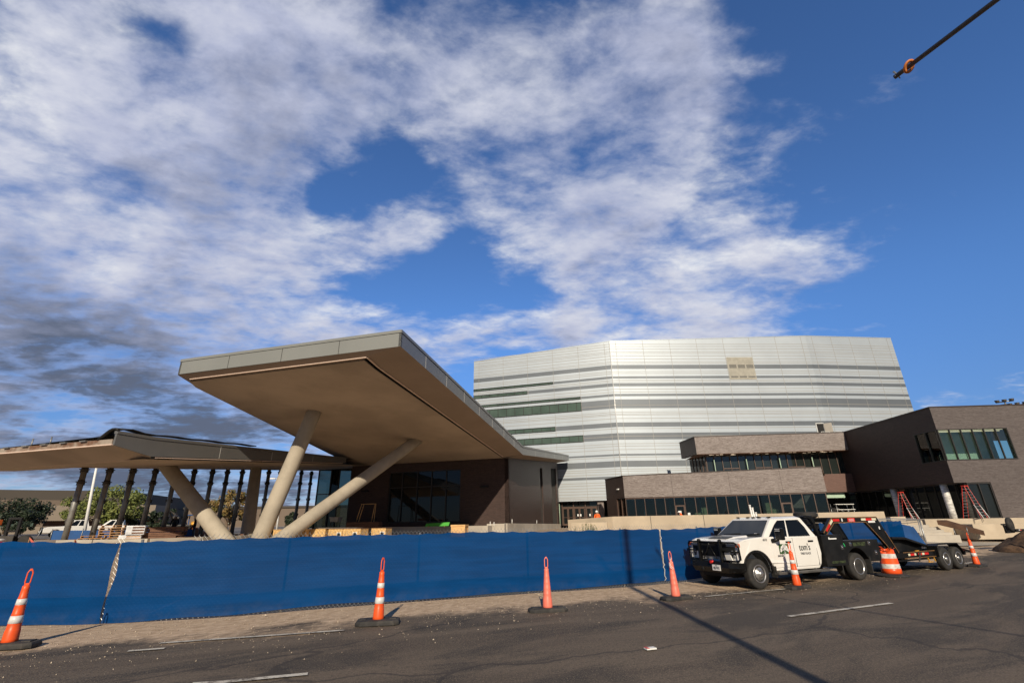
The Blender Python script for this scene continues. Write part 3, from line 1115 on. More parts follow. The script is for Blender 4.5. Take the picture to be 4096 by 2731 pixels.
# ribbon windows on the left face: (right end, band)
for s1, bi in ((-8.30, 1), (-12.10, 2), (-4.55, 3), (-4.50, 4), (-8.25, 5), (-4.52, 6)):
    hi, lo = BANDS[bi]
    g = MB()
    slab_box(g, fL, -20.30, s1, lo + 0.03, hi - 0.03, 0.012, 0.02)
    wo = g.build('ribbon_window', M['win_green'], tower, loc=(-20, -64, -GZ))
    g = MB()
    s = -20.3
    while s < s1 - 0.2:
        slab_box(g, fL, s - 0.03, s + 0.03, lo, hi, 0.021, 0.06)
        s += 1.262
    slab_box(g, fL, s1 - 0.06, s1, lo, hi, 0.022, 0.07)
    slab_box(g, fL, -20.3, s1, lo - 0.02, lo + 0.05, 0.023, 0.07)
    slab_box(g, fL, -20.3, s1, hi - 0.05, hi + 0.02, 0.023, 0.07)
    fr = g.build('frame', M['mull'], wo)

# louvre high on the middle face
lv = MB()
slab_box(lv, fM, 16.38, 20.16, 19.80, 23.05, 0.017, 0.03, 0)
for k in range(3):
    for z0, z1 in ((20.05, 20.30), (21.42, 21.93)):
        slab_box(lv, fM, 16.6 + k * 1.22, 17.62 + k * 1.22, z0, z1, 0.031, 0.036, 1)
for k in range(20):
    slab_box(lv, fM, 16.45, 20.1, 19.88 + k * 0.158, 19.92 + k * 0.158, 0.037, 0.06, 0)
lv.build('louvre', [mat('louvre', (0.40, 0.385, 0.33), 0.6, var=0.1, scale=2), mat('louvre_dark', (0.10, 0.10, 0.095), 0.6, var=0.1)], tower, loc=(-20, -64, -GZ))
# roof-access door standing open
dz = 11.3
dm = MB()
slab_box(dm, fM, 27.02, 27.98, dz, dz + 2.3, 0.018, 0.03, 0)
dd = dm.build('door', M['black_deep'], tower, loc=(-20, -64, -GZ))
dm = MB()
slab_box(dm, fM, 26.94, 27.02, dz, dz + 2.36, 0.018, 0.08)
slab_box(dm, fM, 26.94, 28.04, dz + 2.3, dz + 2.37, 0.019, 0.081)
dm.build('frame', M['sign_white'], dd)
dm = MB()
pp = [fM(28.02, dz, 0.05), fM(28.62, dz, 0.75)]
dm.loft([[pp[0], pp[1], (pp[1][0] + 0.05, pp[1][1] + .03, dz), (pp[0][0] + 0.05, pp[0][1] + .03, dz)],
         [(p[0], p[1], dz + 2.3) for p in (pp[0], pp[1], (pp[1][0] + 0.05, pp[1][1] + .03, dz), (pp[0][0] + 0.05, pp[0][1] + .03, dz))]])
dm.build('door_leaf', mat('door_leaf', (0.5, 0.46, 0.40), 0.5, var=0.04), dd)
dm = MB()
for a, b in ((26.8, 27.9), (28.6, 29.6)):
    for z in (0.55, 1.05):
        dm.tube([fM(a, dz + z, 1.0), fM(b, dz + z, 1.0)], 0.03, 6)
    for s in (a, b):
        dm.tube([fM(s, dz - 0.3, 1.0), fM(s, dz + 1.05, 1.0)], 0.03, 6)
dm.build('guard_rail', M['sign_white'], tower, loc=(-20, -64, -GZ))

# entrance doors under the cladding
fE = wall_frame(F1 + D2 * 0.9, 106.7)
eg = MB()
slab_box(eg, fE, -8.4, -2.9, GZ, 4.2, -0.05, 0.0)
eo = eg.build('entrance_glazing', M['glass'], tower, loc=(-20, -64, -GZ))
eg = MB()
for s in (-8.05, -6.55, -5.0, -3.45):
    slab_box(eg, fE, s - 0.05, s + 0.05, GZ, 4.2, 0.001, 0.08)
slab_box(eg, fE, -8.1, -3.4, 3.50, 3.62, 0.002, 0.09)
eg.build('frame', M['bronze'], eo)
for s in (-8.0, -6.5, -4.95):
    for k in (0, 1):
        x0 = s + k * 0.70 + 0.02
        g = MB()
        slab_box(g, fE, x0, x0 + 0.11, GZ, 3.5, 0.02, 0.07)
        slab_box(g, fE, x0 + 0.57, x0 + 0.68, GZ, 3.5, 0.02, 0.07)
        slab_box(g, fE, x0 + 0.11, x0 + 0.57, GZ, GZ + 0.22, 0.02, 0.07)
        slab_box(g, fE, x0 + 0.11, x0 + 0.57, 3.36, 3.5, 0.02, 0.07)
        slab_box(g, fE, x0 + 0.11, x0 + 0.57, GZ + 0.95, GZ + 1.0, 0.03, 0.06)
        g.build('door', M['bronze'], eo)
g = MB()
for s in (-4.55, -6.1, -5.75):
    slab_box(g, fE, s, s + 0.17, GZ + 1.1, GZ + 1.36, 0.09, 0.095)
g.build('paper_notice', M['sign_white'], eo)
# wrapped drainpipe and brick pier beside the doors
g = MB()
g.tube([fE(-8.45, GZ, 0.35), fE(-8.45, 4.0, 0.35)], [0.17, 0.15], 10)
g.build('wrapped_pipe', M['mint'], tower, loc=(-20, -64, -GZ))
g = MB()
slab_box(g, fE, -3.35, -2.6, GZ, 4.22, 0.0, 0.5)
g.build('brick_pier', M['brick_grey'], tower, loc=(-20, -64, -GZ))

# ================================================================= brick pavilion under the canopy
pav = thing('brick_pavilion', 'dark brick entrance block with tall dark windows beneath the folded canopy', 'building', (-0.5, 43, 1.6))
off = (0.5, -43, -1.6)
CW = Vector((-0.50, 43.0, 0))
fPL = wall_frame(CW, 106.7)            # s negative to the left
fPR = wall_frame(CW, 16.7)             # s into the site; outward should face right
if fPR.n.x < 0:
    pass


def fpr(s, z, o=0.0):
    p = CW + D2 * s + D1 * o
    return (p.x, p.y, z)


zt = lambda s: 7.18 + 0.0843 * s       # wall top follows the rising roof
pb = MB()
wl, wr = -11.75, -4.50                  # big window opening in the left wall
for s0, s1, z0, z1 in ((-15.9, wl, 1.2, 7.2), (wr, 0.0, 1.2, 7.2), (wl, wr, 6.45, 7.2), (wl, wr, 1.2, 1.98)):
    slab_box(pb, fPL, s0, s1, z0, z1, -0.35, 0.0)
# right wall with two slots
segs = [(0.0, 11.6), (12.75, 17.1), (20.1, 21.1)]
for s0, s1 in segs:
    pb.loft([[fpr(s0, 1.2, 0), fpr(s1, 1.2, 0), fpr(s1, 1.2, -0.35), fpr(s0, 1.2, -0.35)],
             [fpr(s0, zt(s0), 0), fpr(s1, zt(s1), 0), fpr(s1, zt(s1), -0.35), fpr(s0, zt(s0), -0.35)]])
for s0, s1 in ((11.6, 12.75), (17.1, 20.1)):
    pb.loft([[fpr(s0, zt(s0) - 0.75, -0.002), fpr(s1, zt(s1) - 0.75, -0.002), fpr(s1, zt(s1) - 0.75, -0.35), fpr(s0, zt(s0) - 0.75, -0.35)],
             [fpr(s0, zt(s0), -0.002), fpr(s1, zt(s1), -0.002), fpr(s1, zt(s1), -0.35), fpr(s0, zt(s0), -0.35)]])
pb.build('brick_wall', M['brick_dark_and_shaded'], pav, loc=off)
g = MB()
slab_box(g, fPL, wl, wr, 1.98, 6.45, -0.20, -0.16)
go = g.build('window', glass_mat('pav_glass', (0.008, 0.010, 0.011), 0.03, 0.45), pav, loc=off)
g = MB()
for s in (wl + 0.04, -10.4, -8.85, -7.4, -5.95, wr - 0.04):
    slab_box(g, fPL, s - 0.04, s + 0.04, 1.98, 6.45, -0.158, -0.06)
slab_box(g, fPL, wl, wr, 5.0, 5.07, -0.157, -0.065)
slab_box(g, fPL, wl, wr, 1.98, 2.06, -0.156, -0.066)
slab_box(g, fPL, wl, wr, 6.37, 6.45, -0.156, -0.066)
g.build('frame', M['mull'], go)
M['glass_end'] = clear_glass('glass_end', (0.28, 0.33, 0.32), 0.02)
# glazed left end bay
g = MB()
slab_box(g, fPL, -19.8, -15.95, 1.3, 7.05, -0.22, -0.18)
go = g.build('window', M['glass_end'], pav, loc=off)
g = MB()
for s in (-19.75, -18.3, -17.35, -16.0):
    slab_box(g, fPL, s - 0.05, s + 0.05, 1.3, 7.05, -0.178, -0.08)
for z in (4.7, 1.35, 7.0):
    slab_box(g, fPL, -19.8, -15.95, z - 0.04, z + 0.04, -0.177, -0.085)
slab_box(g, fPL, -18.35, -17.9, 1.3, 7.0, -0.9, -0.3)
g.build('frame', M['mull'], go)
# shell of the interior and the far walls
g = MB()
g.quad(fPL(-19.9, 1.25, -14), fPL(-0.4, 1.25, -14), fPL(-0.4, 7.2, -14), fPL(-19.9, 7.2, -14))
g.quad(fPL(-19.9, 1.3, -0.4), fPL(-0.4, 1.3, -0.4), fPL(-0.4, 1.3, -14), fPL(-19.9, 1.3, -14))
g.quad(fPL(-15.8, 1.3, -0.4), fPL(-15.8, 1.3, -9), fPL(-15.8, 7.2, -9), fPL(-15.8, 7.2, -0.4))
g.build('interior_shell', M['interior'], pav, loc=off)
# slot glazing on the right wall
for s0, s1, n in ((11.6, 12.75, 1), (17.1, 20.1, 4)):
    g = MB()
    g.loft([[fpr(s0, 1.6, -0.30), fpr(s1, 1.6, -0.30), fpr(s1, 1.6, -0.33), fpr(s0, 1.6, -0.33)],
            [fpr(s0, zt(s0) - 0.75, -0.30), fpr(s1, zt(s1) - 0.75, -0.30), fpr(s1, zt(s1) - 0.75, -0.33), fpr(s0, zt(s0) - 0.75, -0.33)]])
    so = g.build('slot_window', M['glass_pale'], pav, loc=off)
    g = MB()
    for k in range(n + 1):
        s = s0 + (s1 - s0) * k / n
        s = min(max(s, s0 + 0.04), s1 - 0.04)
        g.loft([[fpr(s - .04, 1.6, -0.29), fpr(s + .04, 1.6, -0.29), fpr(s + .04, 1.6, -0.12), fpr(s - .04, 1.6, -0.12)],
                [fpr(s - .04, zt(s) - 0.75, -0.29), fpr(s + .04, zt(s) - 0.75, -0.29), fpr(s + .04, zt(s) - 0.75, -0.12), fpr(s - .04, zt(s) - 0.75, -0.12)]])
    g.build('frame', M['mull'], so)
g = MB()
for u in (-14.2, -2.2):
    slab_box(g, fPL, u - 0.35, u + 0.35, 4.75, 4.9, 0.0, 0.18)
g.build('wall_light', M['black_flat'], pav, loc=off)
# concrete apron
g = MB()
slab_box(g, fPL, -16.5, -0.75, 0.6, 1.65, 0.0, 3.2)
tag(g.build('pavement', M['conc_pale']), kind='structure')
g = MB()
g.loft([[fpr(-1.6, 0.5, 0.05), fpr(20, 0.5, 0.05), fpr(20, 0.5, 0.35), fpr(-1.6, 0.5, 0.35)],
        [fpr(-1.6, 1.80, 0.05), fpr(20, 1.58, 0.05), fpr(20, 1.58, 0.35), fpr(-1.6, 1.80, 0.35)]])
g.box((-1.5, 41.3, 1.2), (1.5, 0.5, 1.17), R(-16.7))
tag(g.build('low_retaining_wall', M['conc_pale'], bevel=0.015), 'low grey concrete kerb wall running along the foot of the pavilion', 'wall')

# ================================================================= folded canopy roof
can = thing('entrance_canopy', 'huge folded canopy with tan soffit and grey metal edge on slanting concrete columns', 'canopy', (-10, 27, 1.1))
coff = (10, -27, -1.1)
TC = 21.5
zf = lambda t_: 9.89 - 0.1193 * t_           # edge underside, front fold
zr = lambda t_: 7.325 + 0.0843 * (t_ - TC)   # rear fold
uLf = lambda t_: -14.0 - 0.14 * t_           # left edge of the front fold in plan

# soffit of the front fold (dropped panel) with bevelled border
sof = MB()
dr = 0.16
inn = [(-2.15, 0.55), (-2.4, 1.9), (-1.85, TC)]
inl = [(-13.75, 0.55), (-14.25, 1.3), (-16.9, TC)]
ring_in = [(-13.75, 0.55)] + [(-2.35, 0.55), (-2.42, 1.75), (-1.85, TC), (-16.9, TC), (-14.25, 1.45)]
sof.add([UT(u, t_, zf(t_) - dr) for u, t_ in ring_in], [tuple(range(6))], 0)
# border: front strip, right strip, left strip
def pz(u, t_, d_):
    return UT(u, t_, zf(t_) - d_)
O = [(-14.0, 0.0), (0.0, 0.0), (0.0, TC), (-17.0, TC)]
sof.add([pz(-14.0, 0, 0), pz(0, 0, 0), pz(-2.15, 0.35, dr - 0.03), pz(-13.6, 0.35, dr - 0.03)], [(0, 1, 2, 3)], 1)
sof.add([pz(0, 0, 0), pz(0, TC, 0), pz(-1.72, TC, dr - 0.03), pz(-2.2, 1.72, dr - 0.03), pz(-2.15, 0.35, dr - 0.03)], [(0, 1, 2, 3, 4)], 1)
sof.add([pz(-14.0, 0, 0), pz(-13.6, 0.35, dr - 0.03), pz(-14.25, 1.45, dr), pz(-16.95, TC, dr), pz(-17.05, TC, 0), pz(-14.4, 1.3, 0)], [(0, 1, 2, 3, 4, 5)], 1)
# rear fold
UL = -25.2
def pr(u, t_, d_):
    return UT(u, t_, zr(t_) - d_)
sof.add([pr(-17.0, TC, dr), pr(-1.5, TC, dr), pr(-1.5, 43.6, dr), pr(-17.0, 43.6, dr)], [(0, 1, 2, 3)], 0)
sof.add([pr(0, TC, 0), pr(0, 43.6, 0), pr(-1.5, 43.6, dr), pr(-1.5, TC, dr)], [(0, 1, 2, 3)], 1)
# left wing carried forward on the rear fold's plane
sof.add([pr(-15.35, 0.2, dr), pr(-15.35, 17.6, dr), pr(-15.35, 33, dr), pr(-26.5, 33, dr), pr(-24.6, 3.0, dr), pr(-24.4, 0.2, dr)], [(0, 1, 2, 3, 4, 5)], 0)
sof.add([pr(-26.6, 36, dr), pr(-26.5, 33, dr), pr(-15.35, 33, dr), pr(-15.35, 36, dr)], [(0, 1, 2, 3)], 0)
# its front border, tipped up to the edge
ze = 5.93
sof.add([UT(-15.2, -1.5, ze), UT(-15.2, 0.5, zr(0.5) - 0.02), pr(-15.6, 0.9, dr), pr(-16.6, 0.2, dr), pr(-24.4, 0.2, dr), UT(-30.0, 0.0, zr(0) - dr), UT(-30.0, -1.5, ze)], [(0, 1, 2, 3, 4, 5, 6)], 0)
sof.add([pr(-24.4, 0.2, dr), pr(-24.6, 3.0, dr), UT(-30, 2.6, zr(2.6) - dr), UT(-30.0, 0.0, zr(0) - dr)], [(0, 1, 2, 3)], 0)
sof.build('soffit', [M['soffit'], M['soffit_edge']], can, loc=coff, recalc=False)

# linear reveals in the soffit
rv = MB()
def strip(a, b, wd, zfun, d_):
    a, b = Vector((a[0], a[1], 0)), Vector((b[0], b[1], 0))
    n_ = Vector((-(b - a).y, (b - a).x, 0)).normalized() * wd / 2
    q = [a - n_, b - n_, b + n_, a + n_]
    rv.loft([[UT(p.x, p.y, zfun(p.y) - d_) for p in q], [UT(p.x, p.y, zfun(p.y) - d_ - 0.035) for p in q]])
strip((-13.5, 0.40), (-2.10, 0.40), 0.10, zf, dr - 0.02)
strip((-2.08, 0.42), (-2.18, 1.72), 0.10, zf, dr - 0.02)
strip((-2.18, 1.78), (-1.72, 21.2), 0.10, zf, dr - 0.02)
strip((-15.26, 0.8), (-15.26, 17.4), 0.10, zr, dr - 0.10)
strip((-24.45, 0.4), (-26.4, 32.0), 0.07, zr, dr - 0.02)
strip((-16.4, 0.3), (-24.4, 0.3), 0.08, zr, dr - 0.02)
rv.loft([[UT(-15.3, -1.56, ze - 0.05), UT(-30, -1.56, ze - 0.05), UT(-30, -1.40, ze - 0.05), UT(-15.3, -1.40, ze - 0.05)], [UT(-15.3, -1.56, ze + 0.0), UT(-30, -1.56, ze + 0.0), UT(-30, -1.40, ze + 0.0), UT(-15.3, -1.40, ze + 0.0)]])
rv.build('light_reveal', M['reveal'], can, loc=coff)
rv = MB()
strip((-13.7, 0.62), (-2.36, 0.62), 0.05, zf, dr - 0.02)
strip((-2.36, 0.62), (-2.44, 1.75), 0.05, zf, dr - 0.02)
strip((-2.44, 1.75), (-1.87, 21.3), 0.05, zf, dr - 0.02)
rv.build('shadow_groove', M['seam'], can, loc=coff)

# fascia and roof skin
def fascia(name, p0, p1, z0, z1, h0, h1, out_, m_, seams=0, th=0.12, seam_m='seam', cap=0.16):
    """edge board between plan points p0 and p1; out_ is the outward plan direction"""
    g = MB()
    o = Vector(out_)
    def q(p, z, k):
        b = Vector(UT(p[0], p[1], z)) + o * k
        return tuple(b)
    g.loft([[q(p0, z0, 0), q(p1, z1, 0), q(p1, z1, -th), q(p0, z0, -th)],
            [q(p0, z0 + h0 - cap, 0), q(p1, z1 + h1 - cap, 0), q(p1, z1 + h1 - cap, -th), q(p0, z0 + h0 - cap, -th)]], 0)
    g.loft([[q(p0, z0 + h0 - cap + 0.012, 0.035), q(p1, z1 + h1 - cap + 0.012, 0.035), q(p1, z1 + h1 - cap + 0.012, -th - .1), q(p0, z0 + h0 - cap + 0.012, -th - .1)],
            [q(p0, z0 + h0, 0.035), q(p1, z1 + h1, 0.035), q(p1, z1 + h1, -th - .1), q(p0, z0 + h0, -th - .1)]], 0)
    fo = g.build('fascia', m_, can, loc=coff)
    if seams:
        s_ = MB()
        for k in range(1, seams + 1):
            f = k / (seams + 1)
            pm_ = (p0[0] + (p1[0] - p0[0]) * f, p0[1] + (p1[1] - p0[1]) * f)
            dv = Vector((p1[0] - p0[0], p1[1] - p0[1])).normalized() * 0.015
            zz, hh = z0 + (z1 - z0) * f, h0 + (h1 - h0) * f
            a_ = (pm_[0] - dv.x, pm_[1] - dv.y)
            b_ = (pm_[0] + dv.x, pm_[1] + dv.y)
            s_.loft([[q(a_, zz + 0.01, 0.003), q(b_, zz + 0.01, 0.003), q(b_, zz + 0.01, 0.008), q(a_, zz + 0.01, 0.008)],
                     [q(a_, zz + hh - cap, 0.003), q(b_, zz + hh - cap, 0.003), q(b_, zz + hh - cap, 0.008), q(a_, zz + hh - cap, 0.008)]])
        so_ = s_.build('panel_seam', M[seam_m], fo)
    return fo


fascia('fascia', (-14.0, 0), (0, 0), 9.92, 9.89, 0.88, 0.86, -D2, M['fascia'], 3)
fascia('fascia', (0, 0), (0, TC), 9.89, 7.325, 0.86, 0.76, D1, M['fascia_shade'], 7, seam_m='seam_pale')
fascia('fascia', (0, TC), (0, 43.5), 7.325, 9.18, 0.76, 0.72, D1, M['fascia'], 4, seam_m='seam_pale')
fascia('fascia', (-14.0, 0), (-17.05, TC), 9.92, 7.325, 0.88, 0.76, -D1, M['fascia_shade'], 5)
fascia('fascia', (-15.2, -1.5), (-15.2, 0.5), ze - 0.05, zr(0.5) - 0.02, 0.72, 1.05, D1, M['fascia_shade'], 0)
fascia('fascia', (-15.2, 0.5), (-15.2, 17.8), zr(0.5) - 0.02, zr(17.8) - 0.02, 1.05, 0.45, D1, M['fascia_shade'], 3, seam_m='seam_pale')
# unfinished front edge of the left wing: bare rusty steel
g = MB()
g.loft([[UT(-15.4, -1.5, ze), UT(-30, -1.5, ze), UT(-30, -1.36, ze), UT(-15.4, -1.36, ze)],
        [UT(-15.4, -1.5, ze + 0.26), UT(-30, -1.5, ze + 0.26), UT(-30, -1.36, ze + 0.26), UT(-15.4, -1.36, ze + 0.26)]])
rs = g.build('bare_steel_edge', M['rust'], can, loc=coff)
g = MB()
for k in range(9):
    u = -17.2 - k * 1.5
    g.loft([[UT(u, -1.62, ze + 0.22), UT(u - 0.45, -1.62, ze + 0.22), UT(u - 0.45, -1.1, ze + 0.26), UT(u, -1.1, ze + 0.26)],
            [UT(u, -1.62, ze + 0.29), UT(u - 0.45, -1.62, ze + 0.29), UT(u - 0.45, -1.1, ze + 0.33), UT(u, -1.1, ze + 0.33)]])
for u in (-20.6, -22.1):
    g.tube([UT(u, -1.2, ze + 0.2), UT(u, -1.2, ze + 0.75)], 0.035, 6)
g.build('bracket', M['steel'], rs)
# roof skins
g = MB()
g.add([UT(-14.0, 0.1, 10.72), UT(0, 0.1, 10.68), UT(0, TC, 8.02), UT(-17, TC, 8.02)], [(0, 1, 2, 3)])
g.add([UT(0, TC, 8.02), UT(0, 43.5, 9.86), UT(-17, 43.5, 9.86), UT(-17, TC, 8.02)], [(0, 1, 2, 3)])
g.add([UT(-15.3, -1.3, 6.45), UT(-15.3, 18, 7.35), UT(-15.3, 36, 8.9), UT(-30, 36, 8.9), UT(-30, -1.3, 6.15)], [(0, 1, 2, 3, 4)])
g.build('roof_membrane', M['membrane'], can, loc=coff, recalc=False)
# loose membrane edge rolled over the wing's corner
g = MB()
loops = []
for k in range(15):
    f = k / 14
    t_ = -1.45 + 9.0 * f
    zb = 6.585 + (0.0843 * (t_ + 1.5)) * 0.62 + 0.022 * math.sin(k * 1.7) + (0.14 * math.exp(-((k - 0.6) / 1.0) ** 2))
    loops.append([UT(-15.14, t_, zb - 0.03), UT(-15.12, t_, zb + 0.03), UT(-15.3, t_, zb + 0.05), UT(-15.7, t_, zb - 0.0)])
g.loft(loops, 0, True, True)
loops = []
for k in range(7):
    f = k / 6
    u = -15.15 - 1.3 * f
    zb = 6.62 + 0.30 * math.sin(f * 2.6) * (1 - f) - 0.42 * f ** 1.5
    loops.append([UT(u, -1.56, zb - 0.04), UT(u, -1.56, zb + 0.06), UT(u, -1.0, zb + 0.1)])
g.loft(loops, 0, True, True)
g.build('loose_membrane', M['membrane'], can, loc=coff)

# columns
def column(b_, t_, r0, r1):
    g = MB()
    n_ = 9
    path = [tuple(Vector(b_).lerp(Vector(t_), k / n_)) for k in range(n_ + 1)]
    g.tube(path, [r0 + (r1 - r0) * k / n_ for k in range(n_ + 1)], 28)
    return g.build('column', M['conc_col'], can, loc=coff)


column((-15.55, 30.9, 0.6), (-13.15, 31.1, 9.05), 0.50, 0.46)
column((-13.6, 28.9, 0.9), (-7.55, 37.9, 8.12), 0.40, 0.43)
column((-17.25, 31.4, 0.6), (-24.75, 34.3, 6.25), 0.50, 0.47)
column((-19.45, 37.2, 0.6), (-22.4, 42.4, 7.0), 0.47, 0.44)

# ================================================================= two-storey brick wing
wing = thing('brick_wing', 'low grey-brown brick wing of two stepped storeys with long rows of glazing', 'building', (20, 52, GZ))
woff = (-20, -52, -GZ)
LC = Vector((11.87, 54.0, 0))
fW = wall_frame(LC, 109.4)
LEN = 19.0
LEFT = Vector((10.75, 58.6, 0))
fWl = lambda s, z, o=0.0: tuple((LC + (LEFT - LC).normalized() * s + Vector((-0.97, -0.24, 0)) * o) + Vector((0, 0, z)))
g = MB()
slab_box(g, fW, 0, LEN, 4.14, 6.40, -0.4, 0.0)
bw_ = g.build('brick_band', M['brick_grey'], wing, loc=woff)
g = MB()
dlt = (LEFT - LC)
g.loft([[tuple(LC + Vector((0, 0, 4.14))), tuple(LEFT + Vector((0, 0, 4.14))), tuple(LEFT + Vector((0.4, 0.1, 4.14))), tuple(LC + Vector((0.35, 0.25, 4.14)))],
        [tuple(LC + Vector((0, 0, 6.40))), tuple(LEFT + Vector((0, 0, 6.40))), tuple(LEFT + Vector((0.4, 0.1, 6.40))), tuple(LC + Vector((0.35, 0.25, 6.40)))]])
pz0 = fWl(2.3, 0)
g.loft([[fWl(2.1, 1.2), fWl(4.73, 1.2), fWl(4.73, 1.2, -0.3), fWl(2.1, 1.2, -0.3)], [fWl(2.1, 4.139), fWl(4.73, 4.139), fWl(4.73, 4.139, -0.3), fWl(2.1, 4.139, -0.3)]])
g.build('side_wall', M['brick_dark_and_shaded'], wing, loc=woff)  # same brick as the front band, its shade put into the darker colour
g = MB()
slab_box(g, fW, -0.05, LEN + 0.02, 6.402, 6.47, -0.45, 0.05)
g.loft([[fWl(-0.02, 6.401, .05), fWl(4.75, 6.401, .05), fWl(4.75, 6.401, -.4), fWl(-0.02, 6.401, -.4)], [fWl(-0.02, 6.468, .05), fWl(4.75, 6.468, .05), fWl(4.75, 6.468, -.4), fWl(-0.02, 6.468, -.4)]])
g.build('coping', M['coping'], wing, loc=woff)
g = MB()
slab_box(g, fW, 0.0, LEN, 4.10, 4.139, -4.5, -0.02)
for s in (5.0, 10.6, 15.3):
    slab_box(g, fW, s - 0.012, s + 0.012, 4.15, 6.40, 0.001, 0.004)
g.build('soffit_trim', M['coping'], wing, loc=woff)
# roof deck
g = MB()
g.add([fW(0, 6.1, -0.3), fW(LEN, 6.1, -0.3), (35.5, 56, 6.1), (13, 62, 6.1)], [(0, 1, 2, 3)])
g.build('roof', M['conc_pale'], wing, loc=woff)
# ground floor storefront
g = MB()
slab_box(g, fW, 0.05, LEN - 0.1, GZ, 4.1, -0.16, -0.12)
g.loft([[fWl(0.1, GZ, -.15), fWl(2.1, GZ, -.15), fWl(2.1, GZ, -.19), fWl(0.1, GZ, -.19)], [fWl(0.1, 4.1, -.15), fWl(2.1, 4.1, -.15), fWl(2.1, 4.1, -.19), fWl(0.1, 4.1, -.19)]])
sf = g.build('storefront_glazing', M['glass_clear'], wing, loc=woff)
g = MB()
ms = [0.07, 1.05, 2.05, 3.1, 4.1, 5.05, 6.05, 7.1, 8.1, 9.1, 10.05, 11.05, 12.0, 13.0, 13.95, 14.9, 15.85, 16.85, 17.85, LEN - 0.14]
for s in ms:
    slab_box(g, fW, s - 0.035, s + 0.035, GZ, 4.1, -0.119, -0.03)
for z in (GZ + 0.04, 4.05):
    slab_box(g, fW, 0.05, LEN - 0.1, z - 0.05, z + 0.05, -0.118, -0.035)
for s in (1.0, 2.06):
    g.loft([[fWl(s - .04, GZ, -.03), fWl(s + .04, GZ, -.03), fWl(s + .04, GZ, -.14), fWl(s - .04, GZ, -.14)], [fWl(s - .04, 4.1, -.03), fWl(s + .04, 4.1, -.03), fWl(s + .04, 4.1, -.14), fWl(s - .04, 4.1, -.14)]])
g.build('frame', M['bronze'], sf)
for s0 in (5.05, 14.9):
    g = MB()
    for a in (s0 + 0.03, s0 + 0.83):
        slab_box(g, fW, a, a + 0.12, GZ, 3.25, -0.10, -0.02)
    slab_box(g, fW, s0 + 0.03, s0 + 0.95, 3.12, 3.25, -0.099, -0.021)
    slab_box(g, fW, s0 + 0.03, s0 + 0.95, GZ, GZ + 0.2, -0.099, -0.021)
    g.build('door', M['bronze'], sf)
g = MB()
slab_box(g, fW, 5.35, 5.6, 2.35, 2.7, -0.118, -0.110)
slab_box(g, fW, 6.2, 6.45, 2.2, 2.5, -0.118, -0.110)
slab_box(g, fW, 5.25, 5.8, 1.95, 2.15, -0.118, -0.110)
g.build('paper_notice', M['sign_white'], sf)
M['stored'] = mat('stored', (0.42, 0.40, 0.26), 0.8, var=0.25, scale=2)
# room behind the glass
g = MB()
g.quad(fW(-0.6, GZ, -7), fW(LEN, GZ, -7), fW(LEN, 4.1, -7), fW(-0.6, 4.1, -7))
g.quad(fW(0, GZ + .01, -0.2), fW(LEN, GZ + .01, -0.2), fW(LEN, GZ + .01, -7), fW(-0.6, GZ + .01, -7))
g.quad(fW(LEN - 0.05, GZ, -0.2), fW(LEN - 0.05, GZ, -7), fW(LEN - 0.05, 4.1, -7), fW(LEN - 0.05, 4.1, -0.2))
g.build('interior_shell', M['interior'], wing, loc=woff)
g = MB()
for s in (1.7, 4.4, 7.6, 10.9, 14.2, 17.4):
    g.tube([fW(s, GZ, -2.6), fW(s, 4.1, -2.6)], 0.09, 8)
for s in np.arange(7.5, 15.5, 1.35):
    g.tube([fW(s, GZ + 0.1, -1.9), fW(s + 1.3, 3.0, -1.9)], 0.018, 5)
    g.tube([fW(s + 1.3, GZ + 0.1, -1.9), fW(s, 3.0, -1.9)], 0.018, 5)
g.build('interior_bracing', mat('brace_blue', (0.05, 0.11, 0.17), 0.5, var=0.1), wing, loc=woff)
for s0, s1, h, lab in ((6.9, 7.5, 1.1, 'short pale carton inside the storefront, left of the taller one'), (7.6, 8.1, 1.6, 'taller pale carton inside the storefront, right of the short one'),
                       (9.6, 12.2, 0.85, 'long low pale carton inside the middle of the storefront'), (13.6, 14.2, 1.9, 'tallest pale carton inside the storefront, left of its right door'),
                       (14.22, 14.7, 1.3, 'pale carton beside the tallest one at the right storefront door')):
    g = MB()
    slab_box(g, fW, s0, s1, GZ + .02, GZ + h, -1.6, -1.0)
    slab_box(g, fW, s0 - .015, s1 + .015, GZ + h, GZ + h + .04, -1.62, -0.98)
    tag(g.build('carton', M['stored']), lab, 'carton', 'cartons inside the storefront')

# upper storey
UC = Vector((20.1, 53.4, 0))
PP = Vector((35.8, 51.9, 0))
fU = wall_frame(UC, math.degrees(math.atan2((PP - UC).x, (PP - UC).y)))
UL_ = (PP - UC).length
g = MB()
slab_box(g, fU, 0, UL_, 8.55, 10.40, -0.4, 0.0)
g.build('brick_band', M['brick_grey'], wing, loc=woff)
g = MB()
ULf = UC + Vector((-0.30, 4.2, 0))
g.loft([[tuple(UC + Vector((0, 0.02, 8.55))), tuple(ULf + Vector((0, 0, 8.55))), tuple(ULf + Vector((0.4, 0, 8.55))), tuple(UC + Vector((0.4, 0.3, 8.55)))],
        [tuple(UC + Vector((0, 0.02, 10.40))), tuple(ULf + Vector((0, 0, 10.40))), tuple(ULf + Vector((0.4, 0, 10.40))), tuple(UC + Vector((0.4, 0.3, 10.40)))]])
g.build('side_wall', M['brick_dark_and_shaded'], wing, loc=woff)  # upper side in darker brick, the shade painted in
g = MB()
slab_box(g, fU, -0.05, UL_, 10.402, 10.47, -0.45, 0.05)
